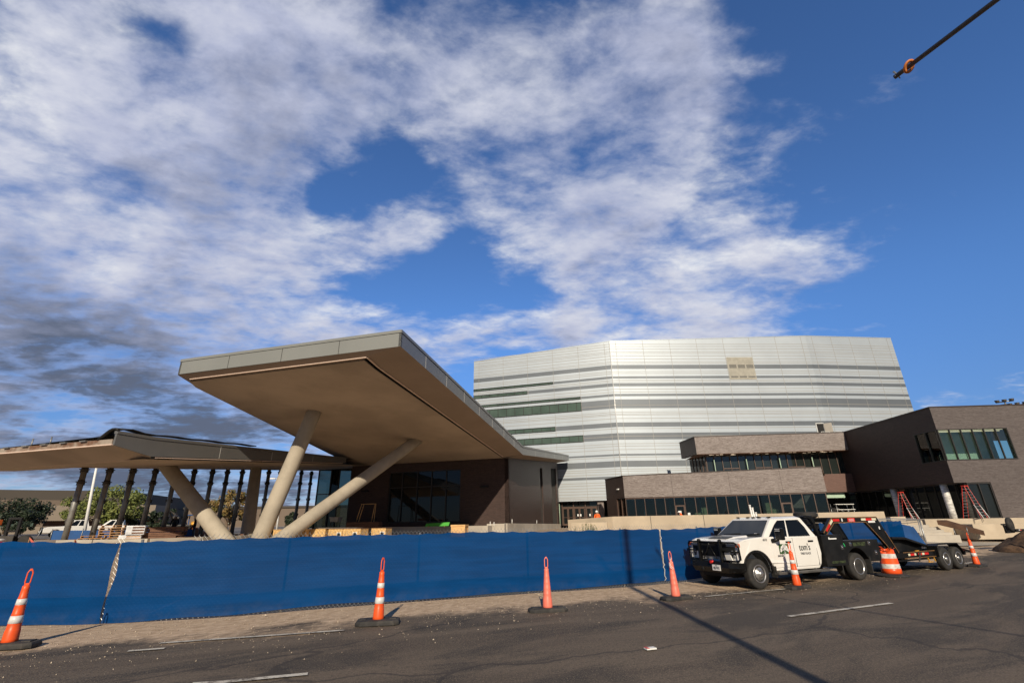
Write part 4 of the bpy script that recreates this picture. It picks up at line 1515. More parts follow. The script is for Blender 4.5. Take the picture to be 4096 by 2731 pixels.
g.loft([[tuple(UC + Vector((-.05, 0, 10.401))), tuple(ULf + Vector((-.05, 0, 10.401))), tuple(ULf + Vector((0.4, 0, 10.401))), tuple(UC + Vector((0.4, 0.3, 10.401)))],
        [tuple(UC + Vector((-.05, 0, 10.468))), tuple(ULf + Vector((-.05, 0, 10.468))), tuple(ULf + Vector((0.4, 0, 10.468))), tuple(UC + Vector((0.4, 0.3, 10.468)))]])
g.build('coping', M['coping'], wing, loc=woff)
g = MB()
slab_box(g, fU, 0.02, UL_, 8.50, 8.549, -5.0, -0.02)
g.build('soffit', mat('wood_soffit', (0.12, 0.055, 0.03), 0.5, var=0.15, stretch=(1, 8, 1)), wing, loc=woff)
g = MB()
for k in range(26):
    s = 0.8 + rng.random() * 14
    o_ = -0.25 - 0.95 * rng.random()
    slab_box(g, fU, s, s + 0.32, 8.485, 8.499, o_ - 0.03, o_ + 0.03)
lm = bpy.data.materials.new('soffit_lamp')
lm.use_nodes = True
lm.node_tree.nodes['Principled BSDF'].inputs['Emission Color'].default_value = (1, 0.75, 0.5, 1)
lm.node_tree.nodes['Principled BSDF'].inputs['Emission Strength'].default_value = 0.9
g.build('soffit_lights', lm, wing, loc=woff)
g = MB()
slab_box(g, fU, 1.25, UL_, 6.1, 8.5, -1.45, -1.41)
ug = g.build('upper_glazing', glass_mat('upper_glass', (0.02, 0.026, 0.024), 0.025, 0.85), wing, loc=woff)
g = MB()
for k in range(18):
    s = 1.28 + k * 0.86
    slab_box(g, fU, s - 0.035, s + 0.035, 6.1, 8.5, -1.409, -1.30)
for s in (3.0, 6.45, 9.9):
    slab_box(g, fU, s, s + 1.72, 7.0, 7.1, -1.408, -1.30)
g.build('frame', M['bronze'], ug)
g = MB()
for s in (2.05, 5.5, 9.0, 12.4):
    g.tube([fU(s, 6.1, -1.1), fU(s, 8.0, -1.1)], 0.05, 8)
g.build('interior_column', M['mint'], ug)
g = MB()
a, b = fU(1.25, 0, -1.42), (20.95, 58.3, 0)
g.quad((a[0], a[1], 6.1), (b[0], b[1], 6.1), (b[0], b[1], 8.5), (a[0], a[1], 8.5))
sg = g.build('side_glazing', M['glass'], wing, loc=woff)
g = MB()
for k in range(5):
    f = k / 5
    xx, yy = a[0] + (b[0] - a[0]) * f, a[1] + (b[1] - a[1]) * f
    g.box((xx - 0.03, yy, 7.3), (0.08, 0.06, 2.4))
g.build('frame', M['bronze'], sg)
# brick return under the upper glazing, beside the corner block
g = MB()
slab_box(g, fU, UL_ - 3.2, UL_ - 0.02, 4.3, 6.15, -0.9, -0.5)
g.build('brick_return', M['brick_red'], wing, loc=woff)
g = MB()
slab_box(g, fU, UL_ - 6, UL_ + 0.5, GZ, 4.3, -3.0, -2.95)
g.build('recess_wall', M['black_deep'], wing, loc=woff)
g = MB()
slab_box(g, fU, UL_ - 3.1, UL_ - 1.0, 3.75, 4.25, -1.2, -1.0)
g.build('mint_sheathing', M['mint'], wing, loc=woff)
g = MB()
slab_box(g, fW, 0.55, 0.80, 5.0, 5.12, 0.0, 0.0)
lamp = MB()
lamp.loft([[fWl(1.2, 5.05, 0.0), fWl(1.6, 5.05, 0.0), fWl(1.6, 5.05, 0.16), fWl(1.2, 5.05, 0.16)], [fWl(1.2, 5.18, 0.0), fWl(1.6, 5.18, 0.0), fWl(1.6, 5.15, 0.16), fWl(1.2, 5.15, 0.16)]])
lamp.build('wall_light', M['sign_white'], wing, loc=woff)

# ================================================================= corner block on the right
blk = thing('corner_block', 'tall dark brick corner building with a wraparound corner window and open ground floor', 'building', (40, 44, 1.6))
boff = (-40, -44, -1.6)
RC = Vector((35.26, 39.9, 0))
fB = wall_frame(RC, 93.0)
sd = (PP - RC).normalized()
SL = (PP - RC).length


def fS(s, z, o=0.0):
    p = RC + sd * s + Vector((-sd.y, sd.x, 0)) * o
    return (p.x, p.y, z)


ZT, ZS = 10.40, 4.29
ww, wz0, wz1 = 5.57, 6.02, 8.56
g = MB()
slab_box(g, fB, 0, 40, wz1, ZT, -0.4, 0.0)
slab_box(g, fB, 0, 40, ZS, wz0, -0.4, 0.0)
slab_box(g, fB, ww, 40, wz0, wz1, -0.4, 0.0)
slab_box(g, fB, 2.78, 40, 1.5, ZS, -0.4, 0.0)
g.build('front_wall', M['brick_grey_r'] if 'brick_grey_r' in M else M['brick_grey'], blk, loc=boff)
g = MB()
for s0, s1, z0, z1 in ((0.42, SL + 6, wz1, ZT), (0.42, SL + 6, ZS, wz0), (2.62, SL + 6, wz0, wz1)):
    g.loft([[fS(s0, z0), fS(s1, z0), fS(s1, z0, -0.4), fS(s0, z0, -0.4)], [fS(s0, z1), fS(s1, z1), fS(s1, z1, -0.4), fS(s0, z1, -0.4)]])
for z0, z1 in ((wz1, ZT), (ZS, wz0)):
    g.quad(fS(0.0, z0, 0.001), fS(0.42, z0, 0.001), fS(0.42, z1, 0.001), fS(0.0, z1, 0.001))
g.build('side_wall', M['brick_dark_and_shaded'], blk, loc=boff, recalc=False)  # side turned from the sun, its shade painted as darker brick
g = MB()
slab_box(g, fB, -0.05, 40, ZT + .002, ZT + 0.08, -0.45, 0.05)
g.loft([[fS(0, ZT + .001, .05), fS(SL + 6, ZT + .001, .05), fS(SL + 6, ZT + .001, -.45), fS(0, ZT + .001, -.45)], [fS(0, ZT + .078, .05), fS(SL + 6, ZT + .078, .05), fS(SL + 6, ZT + .078, -.45), fS(0, ZT + .078, -.45)]])
g.build('coping', M['coping'], blk, loc=boff)
g = MB()
g.add([fB(0.1, ZT - 0.3, -.3), fB(40, ZT - .3, -.3), (75, 58, ZT - .3), (36.2, 58, ZT - .3)], [(0, 1, 2, 3)])
g.add([fB(0.02, ZS - 0.012, -.02), fB(2.78, ZS - .012, -.02), fS(SL + 3, ZS - .012, -4.0), fS(SL + 3, ZS - .012, -.02)], [(0, 1, 2, 3)])
g.build('roof', M['coping'], blk, loc=boff, recalc=False)
# corner window
g = MB()
slab_box(g, fB, 0.10, ww, wz0, wz1, -0.14, -0.10)
g.loft([[fS(0.12, wz0, -.10), fS(2.62, wz0, -.10), fS(2.62, wz0, -.14), fS(0.12, wz0, -.14)], [fS(0.12, wz1, -.10), fS(2.62, wz1, -.10), fS(2.62, wz1, -.14), fS(0.12, wz1, -.14)]])
cg = g.build('corner_window', clear_glass('corner_glass', (0.78, 0.88, 0.83), 0.05), blk, loc=boff)
g = MB()
for k in range(7):
    s = 0.06 + k * (ww - 0.1) / 6
    slab_box(g, fB, s - 0.035, s + 0.035, wz0, wz1, -0.099, 0.02)
for z in (wz0, wz1 - 0.08):
    slab_box(g, fB, 0.02, ww, z, z + 0.08, -0.098, 0.022)
for s in (0.16, 1.35, 2.58):
    g.loft([[fS(s - .04, wz0, .02), fS(s + .04, wz0, .02), fS(s + .04, wz0, -.099), fS(s - .04, wz0, -.099)], [fS(s - .04, wz1, .02), fS(s + .04, wz1, .02), fS(s + .04, wz1, -.099), fS(s - .04, wz1, -.099)]])
for z in (wz0, wz1 - 0.08):
    g.loft([[fS(0.1, z, .022), fS(2.62, z, .022), fS(2.62, z, -.098), fS(0.1, z, -.098)], [fS(0.1, z + .08, .022), fS(2.62, z + .08, .022), fS(2.62, z + .08, -.098), fS(0.1, z + .08, -.098)]])
g.build('frame', M['mull'], cg)
g = MB()
g.quad(fB(0.2, wz0, -3.2), fB(7, wz0, -3.2), fB(7, 9.6, -3.2), fB(0.2, 9.6, -3.2))
g.quad(fB(0.2, wz0 - .02, -.2), fB(7, wz0 - .02, -.2), fB(7, wz0 - .02, -3.2), fB(0.2, wz0 - .02, -3.2))
g.quad(fB(0.2, 9.4, -.45), fB(7, 9.4, -.45), fB(7, 9.4, -3.2), fB(0.2, 9.4, -3.2))
g.build('interior_shell', M['interior_pale'], blk, loc=boff, recalc=False)
g = MB()
for o_ in (-0.8, -1.3, -2.1):
    slab_box(g, fB, 0.3, 6.8, 8.62, 8.70, o_, o_ + 0.07)
g.build('interior_lights', lm, blk, loc=boff)
# ground floor: shop window at the corner, recessed glazing along the side
g = MB()
slab_box(g, fB, 0.98, 2.74, 1.6, ZS - 0.05, -0.16, -0.12)
p0, p1 = fB(0.98, 0, -0.14), None
g.loft([[fS(0.15, 1.6, -1.05), fS(SL + 4, 1.6, -1.05), fS(SL + 4, 1.6, -1.09), fS(0.15, 1.6, -1.09)], [fS(0.15, ZS - .05, -1.05), fS(SL + 4, ZS - .05, -1.05), fS(SL + 4, ZS - .05, -1.09), fS(0.15, ZS - .05, -1.09)]])
gg = g.build('ground_glazing', glass_mat('ground_glass', (0.012, 0.014, 0.014), 0.02, 0.75), blk, loc=boff)
g = MB()
for s in (1.0, 1.85, 2.72):
    slab_box(g, fB, s - 0.035, s + 0.035, 1.6, ZS - 0.05, -0.119, -0.02)
slab_box(g, fB, 0.96, 2.76, ZS - 0.13, ZS - 0.02, -0.118, -0.021)
slab_box(g, fB, 0.96, 2.76, 1.6, 1.68, -0.118, -0.021)
for k in range(14):
    s = 0.2 + k * 1.1
    g.loft([[fS(s - .04, 1.6, -.99), fS(s + .04, 1.6, -.99), fS(s + .04, 1.6, -1.049), fS(s - .04, 1.6, -1.049)], [fS(s - .04, ZS - .05, -.99), fS(s + .04, ZS - .05, -.99), fS(s + .04, ZS - .05, -1.049), fS(s - .04, ZS - .05, -1.049)]])
g.build('frame', M['mull'], gg)
for s_, r_ in ((1.6, 0.25), (7.6, 0.25)):
    g = MB()
    c_ = fS(s_, 0, -0.36)
    g.tube([(c_[0], c_[1], 1.55), (c_[0], c_[1], 2.4), (c_[0], c_[1], 3.3), (c_[0], c_[1], ZS - 0.02)], r_, 20)
    g.build('wrapped_column', M['col_wrap'], blk, loc=boff)
g = MB()
g.box((36.0, 56.3, 3.9), (0.1, 3, 0.4))
g.build('mint_sheathing', M['mint'], blk, loc=boff)

# ================================================================= plinths, retaining walls, stairs
g = MB()
slab_box(g, wall_frame((27.4, 39.2, 0), 93), 3.9, 34, 0.2, 1.60, -9, 0.0)
tag(g.build('concrete_plinth', M['conc'], bevel=0.02), 'tan concrete plinth carrying the brick corner building', 'wall')
g = MB()
fq = wall_frame((33.1, 37.1, 0), 95)
slab_box(g, fq, 0.0, 22, 0.2, 1.235, -0.45, 0.0)
slab_box(g, fq, 0.0, 0.4, 0.2, 1.234, -2.0, -0.46)
tag(g.build('planter_wall', M['conc'], bevel=0.03), 'waist high tan concrete planter wall in front of the corner building plinth', 'wall')
g = MB()
fr_ = wall_frame((8.43, 44.0, 0), 109.4)
slab_box(g, fr_, 0.0, 19.9, 0.5, 2.20, -0.35, 0.0)
a = Vector((8.43, 44.0, 0))
b = Vector((4.9, 47.2, 0))
g.loft([[(a.x, a.y + .01, 0.9), (b.x, b.y, 0.9), (b.x + .3, b.y + .2, 0.9), (a.x + .3, a.y + .25, .9)], [(a.x, a.y + .01, 2.195), (b.x, b.y, 2.0), (b.x + .3, b.y + .2, 2.0), (a.x + .3, a.y + .25, 2.195)]])
rw_ = g.build('retaining_wall', M['conc'], bevel=0.02)
tag(rw_, 'long tan concrete retaining wall in front of the ground floor storefront', 'wall')
g = MB()
for s in (3.2, 7.4, 11.4, 15.6):
    slab_box(g, fr_, s - 0.02, s + 0.02, 0.5, 2.19, 0.001, 0.006)
g.build('control_joint', M['seam'], rw_)
g = MB()
fk = wall_frame((4.9, 44.6, 0), 104)
slab_box(g, fk, 0.0, 3.1, 0.6, 1.75, -0.5, 0.0)
tag(g.build('low_planter_wall', M['conc'], bevel=0.02), 'short tan concrete block wall behind the weeds left of the retaining wall', 'wall')
g = MB()
fk2 = wall_frame((27.6, 37.6, 0), 100)
slab_box(g, fk2, 0.1, 1.1, 0.4, 1.82, -1.2, 0.0)
slab_box(g, fk2, 1.11, 2.1, 0.4, 1.55, -1.2, 0.0)
tag(g.build('step_wall', M['conc'], bevel=0.02), 'stepped end of tan concrete beside the retaining wall and the stairs', 'wall')
# stairs
g = MB()
fs_ = wall_frame((28.4, 35.9, 0), 97)
for k in range(6):
    slab_box(g, fs_, 0.0, 2.3 - 0.22 * k, 0.1, 0.58 + 0.165 * k, -3.6, -0.36 * k)
st = tag(g.build('concrete_staircase', M['conc_pale'], bevel=0.015), 'unfinished pale concrete steps rising toward the corner building', 'stairs')
# rust brown form panel lying beside the steps
g = MB()
g.loft([[(31.2, 37.8, 1.54), (32.1, 38.0, 1.54), (33.4, 36.7, 0.80), (33.1, 36.4, 0.76)], [(31.2, 37.8, 1.22), (32.1, 38.0, 1.22), (33.4, 36.7, 0.52), (33.1, 36.4, 0.48)]])
tag(g.build('form_panel', mat('form_panel', (0.09, 0.045, 0.025), 0.85, var=0.25, scale=2)), 'rust brown formwork panel sloping down beside the concrete steps', 'formwork')
for (x, y, z, h, lean, lab) in ((30.75, 36.0, 0.35, 0.62, 0.03, 'thin grey steel stake at the foot of the concrete steps'), (31.6, 36.0, 0.6, 0.45, -0.02, 'thin grey steel stake beside the rust brown form panel')):
    g = MB()
    g.tube([(0, 0, 0), (-lean * 2, 0, h)], 0.022, 6)
    g.box((0, 0, 0.02), (0.07, 0.07, 0.04))
    tag(g.build('survey_stake', M['galv'], loc=(x, y, z)), lab, 'stake')
# white pipes standing behind the truck, in front of the retaining wall
for (x, y, h, dx, lab) in ((17.0, 36.3, 2.0, -0.10, 'tallest white pipe standing above the white truck roof'), (17.15, 36.3, 1.82, -0.09, 'second white pipe just right of the tallest pipe above the truck'), (17.35, 36.4, 1.5, -0.06, 'shortest white pipe right of the two taller pipes above the truck')):
    g = MB()
    g.tube([(0, 0, 0), (dx, 0, h)], 0.06, 8)
    g.lathe([(0.075, -0.02), (0.075, 0.06)], (dx, 0, h - 0.03), 10)
    tag(g.build('white_pipe', M['sign_white'], loc=(x, y, 0.75)), lab, 'pipe', 'white pipes behind the truck')
# short conduit stubs along the pavilion kerb
for i, (x, y, z, h, lab) in enumerate(((-2.0, 41.0, 1.6, 0.34, 'white conduit stub leftmost of the pair on the kerb block by the pavilion corner'), (-1.7, 41.1, 1.6, 0.3, 'white conduit stub right beside the leftmost stub on the kerb block'),
                                       (-0.25, 42.6, 1.75, 0.35, 'white conduit stub just right of the pavilion corner'), (2.2, 51.5, 1.7, 0.3, 'white conduit stub midway along the pavilion side wall'))):
    g = MB()
    g.tube([(0, 0, 0), (0.01, 0, h)], 0.03, 7)
    g.lathe([(0.036, 0), (0.036, 0.05)], (0.01, 0, h - 0.04), 8)
    tag(g.build('conduit_stub', M['sign_white'], loc=(x, y, z)), lab, 'pipe', 'conduit stubs by the pavilion')

# ================================================================= traffic channelizers
def channelizer(label, kind, loc, rz, base_rot=0.0, base='bar', lean=(0, 0), h=1.0, group='traffic cones along the road edge'):
    body_m = M['orange'] if kind == 'striped' else M['pink']
    t_ = thing('traffic_cone', label, 'traffic cone', loc, rz, group)
    bm_ = MB()
    L_, Wd = (0.44, 0.19) if base == 'bar' else (0.43, 0.24)
    c = 0.10
    oct_ = [(-L_ + c, -Wd), (L_ - c, -Wd), (L_, -Wd + c * .7), (L_, Wd - c * .7), (L_ - c, Wd), (-L_ + c, Wd), (-L_, Wd - c * .7), (-L_, -Wd + c * .7)]
    bm_.loft([[(x, y, 0.0) for x, y in oct_], [(x, y, 0.045) for x, y in oct_], [(x * .95, y * .92, 0.075) for x, y in oct_], [(x * .55, y * .75, 0.085) for x, y in oct_]])
    for sx in (-1, 1):
        bm_.box((sx * 0.30, 0, 0.085), (0.14, 0.16, 0.02))
    bo = bm_.build('base', M['rubber'], t_, bevel=0.006)
    bo.rotation_euler = (0, 0, base_rot)
    prof = [(0.118, 0.075), (0.116, 0.12), (0.110, 0.24), (0.106, 0.243), (0.100, 0.36)]
    z, r = 0.24, 0.106
    prof = [(0.114, 0.07), (0.110, 0.12), (0.104, 0.24)]
    for k in range(5):
        r2 = 0.098 - k * 0.0095
        prof += [(r2 + 0.004, 0.245 + k * 0.115), (r2, 0.25 + k * 0.115), (r2 - 0.006, 0.355 + k * 0.115)]
    prof += [(0.054, 0.82), (0.052, 0.87), (0.030, 0.885)]
    b_ = MB()
    b_.lathe(prof, n=24)
    bod = b_.build('body', body_m, t_)
    if kind == 'striped':
        for z0, z1 in ((0.34, 0.445), (0.60, 0.685)):
            s_ = MB()
            f = lambda z: 0.0985 - (z - 0.25) * 0.083 + 0.007
            s_.lathe([(f(z0) - .004, z0 - .001), (f(z0), z0), (f(z1), z1), (f(z1) - .004, z1 + .001)], n=24, caps=False)
            s_.build('reflective_band', M['refl'], t_)
    elif kind == 'label':
        s_ = MB()
        for k in range(4):
            a = math.pi * (1.32 + 0.09 * k)
            a2 = a + math.pi * 0.09
            s_.quad((0.052 * math.cos(a), 0.052 * math.sin(a), .74), (0.052 * math.cos(a2), 0.052 * math.sin(a2), .74), (0.049 * math.cos(a2), 0.049 * math.sin(a2), .83), (0.049 * math.cos(a), 0.049 * math.sin(a), .83))
        s_.build('paper_label', M['sign_white'], t_)
    hd = MB()
    w_ = 0.036
    hp = [(-w_ * .6, 0, .87), (-w_, 0, .93), (-w_, 0, 1.06), (-w_ * .55, 0, 1.10), (w_ * .55, 0, 1.10), (w_, 0, 1.06), (w_, 0, .93), (w_ * .6, 0, .87)]
    hd.tube(hp, 0.0105, 7)
    hd.box((0, 0, 1.115), (0.035, 0.02, 0.02))
    hd.box((0, 0, 0.895), (0.05, 0.022, 0.03))
    hd.build('handle', body_m, t_)
    if kind == 'striped':
        t_.scale = (1.0, 1.0, 1.09)
    if lean != (0, 0):
        for ch in t_.children:
            if ch.name.split('.')[0] != 'base':
                ch.rotation_euler = (lean[0], lean[1], 0)
    return t_


channelizer('orange cone with two white bands at the far left edge of the road', 'striped', (-8.74, 9.44, 0.02), 0.5, -0.35)
channelizer('orange cone with two white bands standing below the canopy corner, second from the left', 'striped', (-2.82, 11.05, 0.01), 0.9, -0.75, base='hex', lean=(0.0, 0.015))
channelizer('faded pink cone with a paper label near its top, standing alone by the fence', 'label', (0.71, 12.22, 0.0), 0.05, 0.12)
c4 = channelizer('faded pink cone with twine hanging from its handle beside the truck nose', 'plain', (4.06, 13.62, 0.0), 0.3, 0.15, lean=(0, -0.035))
channelizer('orange cone with two white bands in front of the white truck door', 'striped', (8.03, 15.22, 0.0), 0.35, 0.15)
channelizer('orange cone with two white bands behind the trailer wheels, farthest right', 'striped', (17.95, 20.5, 0.0), 0.4, 0.2, base='hex')
g = MB()
pth = [(-0.05 + 0.03 * math.sin(k * 1.9), -0.03, 0.97 - 0.025 * k) for k in range(14)]
g.tube(pth, 0.008, 5)
for q in (0.5, 2.0):
    g.tube([(-0.06 + 0.05 * math.cos(k * .8 + q), -0.05 + .02 * math.sin(k), 0.86 - 0.03 * k) for k in range(7)], 0.006, 5)
g.build('twine', M['sign_white'], c4)

# ================================================================= battered traffic drum
dr_ = thing('traffic_drum', 'battered orange and white traffic drum with a torn top beside the trailer', 'traffic barrel', (12.62, 17.75, 0.0), 0.0)
g = MB()
g.lathe([(0.02, 0.0), (0.44, 0.0), (0.47, 0.025), (0.45, 0.05), (0.36, 0.075), (0.30, 0.10), (0.02, 0.10)], n=32)
g.build('base', M['rubber'], dr_)
prof = [(0.285, .08), (0.282, .24), (0.272, .25), (0.268, .39), (0.258, .40), (0.252, .55), (0.242, .56), (0.235, .70), (0.222, .71), (0.205, .84)]
n = 40
vs, fs, ids = [], [], []
for i, (r, z) in enumerate(prof):
    for k in range(n):
        a = 2 * math.pi * k / n
        dent = 0.0
        da = math.atan2(math.sin(a - R(232)), math.cos(a - R(232)))
        dent = 0.085 * math.exp(-(da / 0.62) ** 2) * math.exp(-((z - 0.70) / 0.16) ** 2)
        rr = r - dent + 0.006 * noise.noise(Vector((a * 2, z * 5, 1)))
        zz = z + (0.05 * noise.noise(Vector((a * 3.3, 4, 2))) - (0.06 if abs(da) < 0.5 else 0) if i == len(prof) - 1 else 0)
        vs.append((rr * math.cos(a), rr * math.sin(a), zz))
for i in range(len(prof) - 1):
    for k in range(n):
        fs.append((i * n + k, i * n + (k + 1) % n, (i + 1) * n + (k + 1) % n, (i + 1) * n + k))
        band = i in (2, 6)
        ids.append(1 if band else 0)
me = bpy.data.meshes.new('body')
me.from_pydata(vs, [], fs)
me.materials.append(mat('drum_orange', (0.88, 0.10, 0.018), 0.35, var=0.12, scale=4, dirt=((0.25, 0.03, 0.015), 0.75, 3.2)))
me.materials.append(mat('drum_white', (0.62, 0.61, 0.58), 0.4, var=0.15, scale=7, dirt=((0.30, 0.12, 0.07), 0.8, 6)))
me.polygons.foreach_set('material_index', ids)
me.polygons.foreach_set('use_smooth', [True] * len(fs))
o = bpy.data.objects.new('body', me)
col.objects.link(o)
o.parent = dr_
sol = o.modifiers.new('thickness', 'SOLIDIFY')
sol.thickness = 0.008
g = MB()
for k, (a, l, ud) in enumerate(((3.6, .17, .10), (4.0, .13, -.02), (4.25, .12, .05), (4.6, .10, .06), (3.2, .13, .02), (5.2, .09, .05), (2.4, .1, .06))):
    c_, s_ = math.cos(a), math.sin(a)
    g.loft([[(0.19 * c_, .19 * s_, .80), (.19 * c_ - .05 * s_, .19 * s_ + .05 * c_, .82), (.18 * c_ - .05 * s_, .18 * s_ + .05 * c_, .83)],
            [((0.2 + l * .5) * c_, (.2 + l * .5) * s_, .82 + ud * .7), ((.2 + l * .5) * c_ - .04 * s_, (.2 + l * .5) * s_ + .04 * c_, .84 + ud * .7), ((.2 + l * .5) * c_ - .03 * s_, (.2 + l * .5) * s_ + .04 * c_, .85 + ud * .7)],
            [((0.2 + l) * c_, (.2 + l) * s_, .83 + ud), ((.2 + l) * c_ - .015 * s_, (.2 + l) * s_ + .015 * c_, .84 + ud), ((.2 + l) * c_ - .01 * s_, (.2 + l) * s_ + .01 * c_, .845 + ud)]])
g.lathe([(0.01, .76), (.19, .77), (.2, .80)], n=24, caps=False)
g.build('torn_flap', me.materials[0], dr_)


# ================================================================= wheels
def wheel(parent, c, side, r=0.40, w_=0.24, style='convex', name='wheel', rimr=0.225):
    """c: wheel centre of the outer face plane; side +1 faces +y"""
    root = MB()
    s = side
    pr_ = [(rimr, -0.01), (rimr + .03, 0.0), (r - .07, 0.0), (r - .03, -0.012), (r - .008, -0.035), (r, -0.06), (r, -w_ + .06), (r - .01, -w_ + .03), (r - .06, -w_), (rimr, -w_)]
    root.lathe([(q, z * s) for q, z in pr_], c, 36, axis='Y')
    for k in range(36):
        a = k / 36 * 2 * math.pi
    ty = root.build('tyre', M['tyre'], parent)
    rm = MB()
    if style == 'convex':
        p2 = [(rimr + .012, -0.03), (rimr + .010, 0.008), (rimr - .012, 0.010), (rimr - .03, -0.03), (rimr - .05, -0.022), (rimr - .09, 0.012), (0.085, 0.04), (0.075, 0.075), (0.04, 0.085), (0.001, 0.085)]
    elif style == 'dish':
        p2 = [(rimr + .012, -0.03), (rimr + .010, 0.008), (rimr - .015, 0.008), (rimr - .03, -0.06), (rimr - .05, -0.13), (0.12, -0.15), (0.10, -0.12), (0.07, -0.115), (0.06, -0.08), (0.001, -0.078)]
    else:
        p2 = [(rimr + .012, -0.03), (rimr + .010, 0.006), (rimr - .015, 0.006), (rimr - .035, -0.05), (rimr - .07, -0.035), (0.09, -0.03), (0.07, -0.01), (0.05, 0.015), (0.001, 0.018)]
    rm.lathe([(q, z * s) for q, z in p2], c, 30, axis='Y')
    hh = rm
    nh = 8 if style != 'convex' else 6
    rh = 0.155 if style != 'dish' else 0.15
    yh = {'convex': -0.012, 'dish': -0.138, 'spoke': -0.03}[style]
    for k in range(nh):
        a = 2 * math.pi * (k + 0.3) / nh
        cc = (c[0] + rh * math.cos(a), c[1] + (yh + .006) * s, c[2] + rh * math.sin(a))
        hh.lathe([(0.001, 0.004 * s), (0.026, 0.004 * s), (0.028, -0.01 * s)], cc, 10, 1, axis='Y')
    if style != 'convex':
        for k in range(8):
            a = 2 * math.pi * k / 8
            cc = (c[0] + .085 * math.cos(a), c[1] + (-.11 if style == 'dish' else -.02) * s, c[2] + .085 * math.sin(a))
            hh.lathe([(0.001, 0.012 * s), (0.010, 0.012 * s), (0.010, -0.01 * s)], cc, 6, 1, axis='Y')
    rm.build('rim', [M['alu'], M['black_deep']], parent)
    return ty


# ================================================================= white work truck
TR = math.atan2(-0.398, -0.917)
truck = thing('pickup_truck', 'white crew cab work truck with black grille guard and black flatbed toolboxes', 'truck', (6.59, 16.06, 0.0), TR)


def arc(cx, cz, r, a0, a1, n):
    return [(cx + r * math.cos(R(a0 + (a1 - a0) * k / n)), cz + r * math.sin(R(a0 + (a1 - a0) * k / n))) for k in range(n + 1)]


side = [(0.60, 0.66), (0.52, 0.62)] + arc(0, 0.44, 0.53, 18, 178, 14) + [(-0.54, 0.43), (-2.62, 0.43), (-2.75, 0.55), (-2.80, 0.85), (-2.76, 1.34), (-0.42, 1.37), (0.10, 1.345), (0.36, 1.315), (0.54, 1.26), (0.61, 1.12), (0.615, 0.80)]
g = MB()
g.loft([[(x, 0.985 - (0.03 if z < .6 else 0) - (0.04 if x > .55 else 0), z) for x, z in side], [(x, -0.985 + (0.04 if x > .55 else 0), z) for x, z in side]])
g.box((-1.0, 0, 0.75), (3.2, 1.3, 0.5))
body = g.build('body', M['white_paint'], truck, bevel=0.035)
# greenhouse
bl = [(-0.45, 0.93, 1.33), (-2.75, 0.96, 1.33), (-2.75, -0.96, 1.33), (-0.45, -0.93, 1.33)]
rf_ = [(-1.14, 0.74, 1.86), (-2.46, 0.76, 1.88), (-2.46, -0.76, 1.88), (-1.14, -0.74, 1.86)]
rf2 = [(-1.32, 0.60, 1.915), (-2.36, 0.62, 1.93), (-2.36, -0.62, 1.93), (-1.32, -0.60, 1.915)]
g = MB()
g.loft([bl, rf_, rf2])
gh = g.build('cab_roof', M['white_paint'], truck, bevel=0.03)


def onface(a, b, c, d, uvs, off):
    """points on the quad a-b-c-d (a,b lower edge; d,c upper edge), pushed out along the normal"""
    a, b, c, d = map(Vector, (a, b, c, d))
    nrm = (b - a).cross(d - a).normalized()
    if nrm.dot((a + b + c + d) / 4 - Vector((-1.6, 0, 1.5))) < 0:
        nrm = -nrm
    return [tuple((a.lerp(b, u)).lerp(d.lerp(c, u), v_) + nrm * off) for u, v_ in uvs]


def panel(mb, pts, off_vec, mi=0):
    mb.loft([pts, [tuple(Vector(p) + off_vec) for p in pts]], mi)


g = MB()
for s in (1, -1):
    A_, B_, C_, D_ = [(p[0], p[1] * s, p[2]) for p in (bl[0], bl[1], rf_[1], rf_[0])]
    for uvs in ([(0.10, .04), (.44, .04), (.44, .90), (.22, .90), (.16, .70)], [(.475, .04), (.885, .04), (.90, .5), (.86, .90), (.475, .90)]):
        p0 = onface(A_, B_, C_, D_, uvs, 0.004)
        p1 = onface(A_, B_, C_, D_, uvs, 0.014)
        g.loft([p0, p1])
g.build('side_window', M['car_glass'], truck)
g = MB()
p0 = onface(bl[3], bl[0], rf_[0], rf_[3], [(.03, .06), (.97, .06), (.95, .92), (.05, .92)], 0.004)
p1 = onface(bl[3], bl[0], rf_[0], rf_[3], [(.03, .06), (.97, .06), (.95, .92), (.05, .92)], 0.013)
g.loft([p0, p1])
ws = g.build('windshield', glass_mat('windshield', (0.02, 0.024, 0.022), 0.02, 0.42), truck)
g = MB()
q = onface(bl[3], bl[0], rf_[0], rf_[3], [(.80, .16), (.86, .16), (.86, .22), (.80, .22)], 0.017)
g.add(q, [(0, 1, 2, 3)])
g.build('sticker', M['sign_white'], ws)
# doors with handles
for x0, x1, nm in ((-0.66, -1.60, 'front'), (-1.62, -2.58, 'rear')):
    g = MB()
    pts = [(x0, 0.52), (x1, 0.52), (x1 - (0.10 if nm == 'rear' else 0), 0.80), (x1 - (0.06 if nm == 'rear' else 0), 1.325), (x0 + (.0), 1.325)]
    g.loft([[(x, 0.955 if z < .6 else 0.983, z) for x, z in pts], [(x, 0.978 if z < .6 else 0.999, z) for x, z in pts]])
    dd_ = g.build('door', M['white_paint'], truck, bevel=0.006)
    g = MB()
    hx = x1 + 0.20
    g.box((hx, 1.008, 1.205), (0.22, 0.03, 0.045))
    g.build('handle', M['black_paint'], dd_, bevel=0.01)
    for s in (0,):
        g = MB()
        g.box((x1 - .012 - (0.02 if nm == 'rear' else 0), 0.985, 0.92), (0.012, 0.012, 0.8))
        g.build('seam', M['seam'], dd_)
